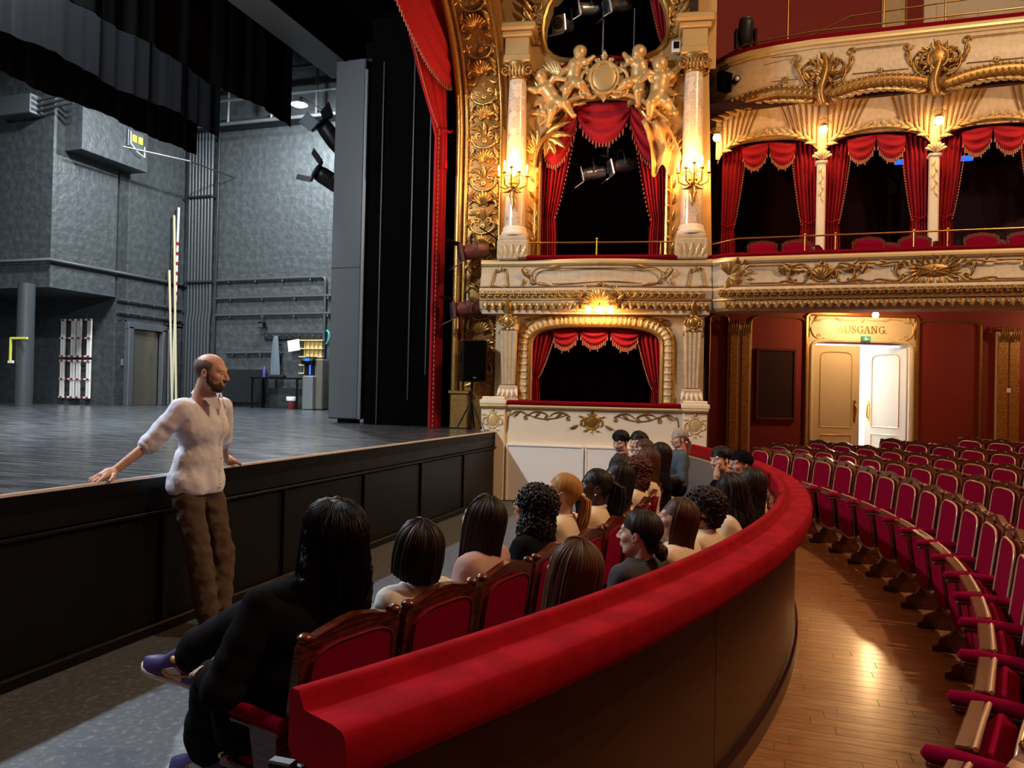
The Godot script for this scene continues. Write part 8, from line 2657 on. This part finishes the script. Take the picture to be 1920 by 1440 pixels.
	bb.egg(Vector3(0, -0.075, 0.036), Vector3(0.058, 0.042, 0.056), 0.02)
	bb.egg(Vector3(0, -0.1, 0.058), Vector3(0.03, 0.022, 0.026), 0.02)
	for s in [-1.0, 1.0]: bb.chain([Vector3(s * 0.066, -0.01, 0.012), Vector3(s * 0.06, -0.055, 0.022), Vector3(s * 0.036, -0.088, 0.045)], [0.011, 0.016, 0.02], 0.02)
	bb.chain([Vector3(-0.026, -0.058, 0.077), Vector3(0, -0.049, 0.092), Vector3(0.026, -0.058, 0.077)], [0.006, 0.007, 0.006], 0.008)
	bb.cut(Vector3(0, -0.066, 0.1), Vector3(0.02, 0.008, 0.02), 0.006)
	bb.cut(Vector3(0, -0.02, 0.08), Vector3(0.05, 0.026, 0.05), 0.01)
	put("beard", bb.nets(G.new(), 0.004), M.hair_stubble, t, hf)
	face_parts(t, hf, M.hair_stubble, M.lips, M.iris_dark)

# ------------------------------------------------------------------ the woman in black on the nearest pit chair, legs crossed
func woman_in_black() -> void:
	var dir := Vector3(-0.9, 0, -0.35).normalized()
	var sd := Vector3.UP.cross(dir).normalized()     # to her left
	var J := {"side": sd}
	J.pelvis = Vector3(-1.62, 0.49, -2.36); J.waist = Vector3(-1.57, 0.63, -2.37); J.chest = Vector3(-1.53, 0.8, -2.4); J.neck = Vector3(-1.5, 0.92, -2.43); J.headp = Vector3(-1.47, 1.02, -2.45)
	J.sh = [J.chest + Vector3(0.0, 0.06, 0) - sd * 0.16, J.chest + Vector3(0, 0.06, 0) + sd * 0.16]
	J.hip = [J.pelvis - sd * 0.085, J.pelvis + sd * 0.085]
	# her left leg carries, the right one is crossed over it
	J.kn = [Vector3(-1.94, 0.69, -2.74), Vector3(-1.98, 0.48, -2.5)]
	J.an = [Vector3(-2.36, 0.41, -2.77), Vector3(-2.12, 0.1, -2.64)]
	J.toe = [Vector3(-2.56, 0.33, -2.74), Vector3(-2.28, 0.03, -2.66)]
	J.cuff = 0.16
	J.bunch = 0.009
	J.el = [Vector3(-1.68, 0.66, -2.64), Vector3(-1.66, 0.62, -2.14)]
	J.wr = [Vector3(-1.86, 0.6, -2.52), Vector3(-1.88, 0.56, -2.34)]
	var o := Vector3(-1.6, 0, -2.38)
	var inv := Transform3D(Basis(), -o)
	var t := thing("person", "person in black with long wavy dark hair, legs crossed, violet and yellow sneakers", "person", Transform3D(Basis(), o))
	var g := body_skin(J, 0.98).moved(inv).nets(G.new(), 0.015)
	var hb := Blob.new()
	hand(hb, J.wr[0], dir + Vector3(0, -0.2, 0.3), Vector3.UP, sd * -1.0, 0.95, 0.5)
	hand(hb, J.wr[1], dir + Vector3(0, -0.1, -0.3), Vector3.UP, sd, 0.95, 0.5)
	hb.moved(inv).nets(g, 0.006)
	var hf := Transform3D(look_basis(Vector3(-1.9, 0.35, -1.7)).scaled(Vector3.ONE * 1.0), inv * Vector3(-1.455, 1.085, -2.46))
	g.add(head_w, hf)
	put("body", g, M.skin_light, t)
	var n := FastNoiseLite.new()
	n.seed = 6; n.frequency = 5.0; n.fractal_octaves = 1; n.noise_type = FastNoiseLite.TYPE_SIMPLEX
	var jb := body_top(J, 1.2, true, 0.85, 0.9)
	put("jacket", jb.moved(inv).nets(G.new(), 0.01, [], n, 0.007), M.cloth_black, t)
	put("trousers", body_legs(J, 1.1, 0.085).moved(inv).nets(G.new(), 0.01, [], n, 0.006), mat("trousers_black", hexc("1f1f22"), 0.95, 0.0, 0.15), t)
	# hood, hem band and cuffs of the jacket
	var jn: Vector3 = inv * J.neck
	var hd := Blob.new()
	hd.chain([jn + sd * 0.1 - dir * 0.02, jn - dir * 0.09 + Vector3(0, 0.0, 0), jn - sd * 0.1 - dir * 0.02], [0.035, 0.05, 0.035], 0.03)
	hd.limb(jn - dir * 0.1, jn - dir * 0.12 + Vector3(0, -0.1, 0), 0.06, 0.03, 0.04)
	put("hood", hd.nets(G.new(), 0.009), M.cloth_black, t)
	var hemc: Vector3 = inv * J.waist.lerp(J.pelvis, 1.0)
	var hr := []
	for q in 25:
		var an := TAU * q / 24.0
		hr.append(hemc + sd * (cos(an) * 0.2) + dir * (sin(an) * 0.142) + Vector3(0, 0.0 + 0.01 * sin(an * 3.0), 0))
	put("hem_band", G.new().tube(hr, 0.02, 8), M.cloth_black, t)
	for q in 2:
		var d: Vector3 = (J.wr[q] - J.el[q]).normalized()
		var c: Vector3 = inv * J.el[q].lerp(J.wr[q], 0.86)
		put("cuff", G.new().tube([c - d * 0.025, c - d * 0.018, c + d * 0.02, c + d * 0.026], [0.04, 0.047, 0.043, 0.034], 14), M.cloth_black, t)
	# long wavy hair down the back
	var b := Blob.new()
	b.egg(Vector3(0, 0.035, -0.015), Vector3(0.105, 0.105, 0.125), 0.04)
	b.egg(Vector3(0, -0.08, -0.05), Vector3(0.125, 0.12, 0.1), 0.06)
	b.egg(Vector3(0, -0.2, -0.07), Vector3(0.135, 0.13, 0.085), 0.06)
	b.egg(Vector3(0.01, -0.29, -0.08), Vector3(0.12, 0.09, 0.06), 0.05)
	b.cut(Vector3(0, -0.05, 0.13), Vector3(0.062, 0.1, 0.08), 0.02)
	var hn := FastNoiseLite.new()
	hn.seed = 15; hn.frequency = 20.0; hn.fractal_octaves = 3; hn.noise_type = FastNoiseLite.TYPE_SIMPLEX
	var hg := b.nets(G.new(), 0.0075, [], hn, 0.014)
	var rr := RandomNumberGenerator.new(); rr.seed = 77
	for k in 420:
		var an := rr.randf_range(-2.2, 2.2)
		var p := []
		for q in 12:
			var s := q / 11.0
			var ph := lerpf(1.35, -0.1, minf(s * 2.2, 1.0))
			var d2 := maxf(0.0, s - 0.45) * 0.62
			var wv := 0.007 * sin(s * (11.0 + k % 7) + k) + (k % 5) * 0.002
			p.append(Vector3(sin(an) * (0.104 * cos(ph) + 0.018 * smooth_step(0.4, 0.8, s) + wv), 0.035 + 0.105 * sin(ph) - d2, -cos(an) * (0.123 * cos(ph) + 0.01 + wv) - 0.015 - 0.03 * s))
		hg.tube(p, [0.0015, 0.002, 0.0022, 0.0022, 0.0022, 0.0022, 0.0022, 0.0022, 0.0022, 0.002, 0.0016, 0.001], 3, false)
	put("hair", hg, M.hair_black, t, hf)
	face_parts(t, hf, M.hair_black, M.lips, M.iris_dark)
	mat("sneaker_violet", hexc("4a4278"), 0.45); mat("sneaker_yellow", hexc("e0a83c"), 0.45); mat("sneaker_white", hexc("ddd5cc"), 0.5)
	for k in 2:
		var fd: Vector3 = (J.toe[k] - J.an[k])
		var bz := look_basis(Vector3(fd.x, 0.18 if k == 0 else 0.0, fd.z))
		if k == 0: bz = look_basis(Vector3(-0.95, 0.2, 0.1)) * Basis(Vector3(0, 0, 1), -0.3)
		var sf := Transform3D(bz, inv * (J.an[k] - bz * Vector3(0, 0.095, 0.0)))
		if k == 1: sf.origin.y = 0.0
		sneaker(t, sf)

func sneaker(t: Node3D, f: Transform3D) -> void:
	var s := shoe(1.12, true)
	var u := put("sneaker", s[0], M.sneaker_violet, t, f)
	put("sole", s[1], M.sneaker_white, u)
	put("toe_cap", G.new().ball(Vector3(0, 0.034, 0.125), Vector3(0.042, 0.03, 0.05), 12, 8), M.sneaker_white, u)
	put("ankle_collar", G.new().tube([Vector3(0.03, 0.135, -0.03), Vector3(0, 0.14, -0.085), Vector3(-0.03, 0.135, -0.03), Vector3(-0.026, 0.12, 0.03), Vector3(0, 0.112, 0.045), Vector3(0.026, 0.12, 0.03), Vector3(0.03, 0.135, -0.03)], 0.015, 8), M.sneaker_yellow, u)
	for sx in [-1.0, 1.0]:
		var fr := Transform3D(Basis(Vector3(0, 0, 1), Vector3.UP, Vector3(-1, 0, 0)) if sx < 0 else Basis(Vector3(0, 0, -1), Vector3.UP, Vector3(1, 0, 0)), Vector3(sx * 0.0385, 0.045, 0.0))
		var m := 1.0 if sx < 0 else -1.0
		put("side_panel", G.new().prism(PackedVector2Array([Vector2(-0.02 * m, -0.015), Vector2(0.075 * m, -0.015), Vector2(0.07 * m, 0.02), Vector2(0.02 * m, 0.045), Vector2(-0.02 * m, 0.03)]), 0.004, fr), M.sneaker_white, u)
		put("curved_emblem", G.new().prism(PackedVector2Array([Vector2(-0.07 * m, 0.04), Vector2(-0.02 * m, 0.02), Vector2(0.03 * m, 0.004), Vector2(0.055 * m, 0.008), Vector2(0.065 * m, 0.03), Vector2(0.075 * m, 0.006), Vector2(0.06 * m, -0.012), Vector2(0.03 * m, -0.012), Vector2(-0.02 * m, 0.006)]), 0.007, fr), M.sneaker_yellow, u)
	for k in 5: put("lace", G.new().tube([Vector3(-0.022, 0.1 - k * 0.012, 0.035 + k * 0.014), Vector3(0, 0.108 - k * 0.012, 0.04 + k * 0.014), Vector3(0.022, 0.1 - k * 0.012, 0.035 + k * 0.014)], 0.004, 5), M.sneaker_white, u)
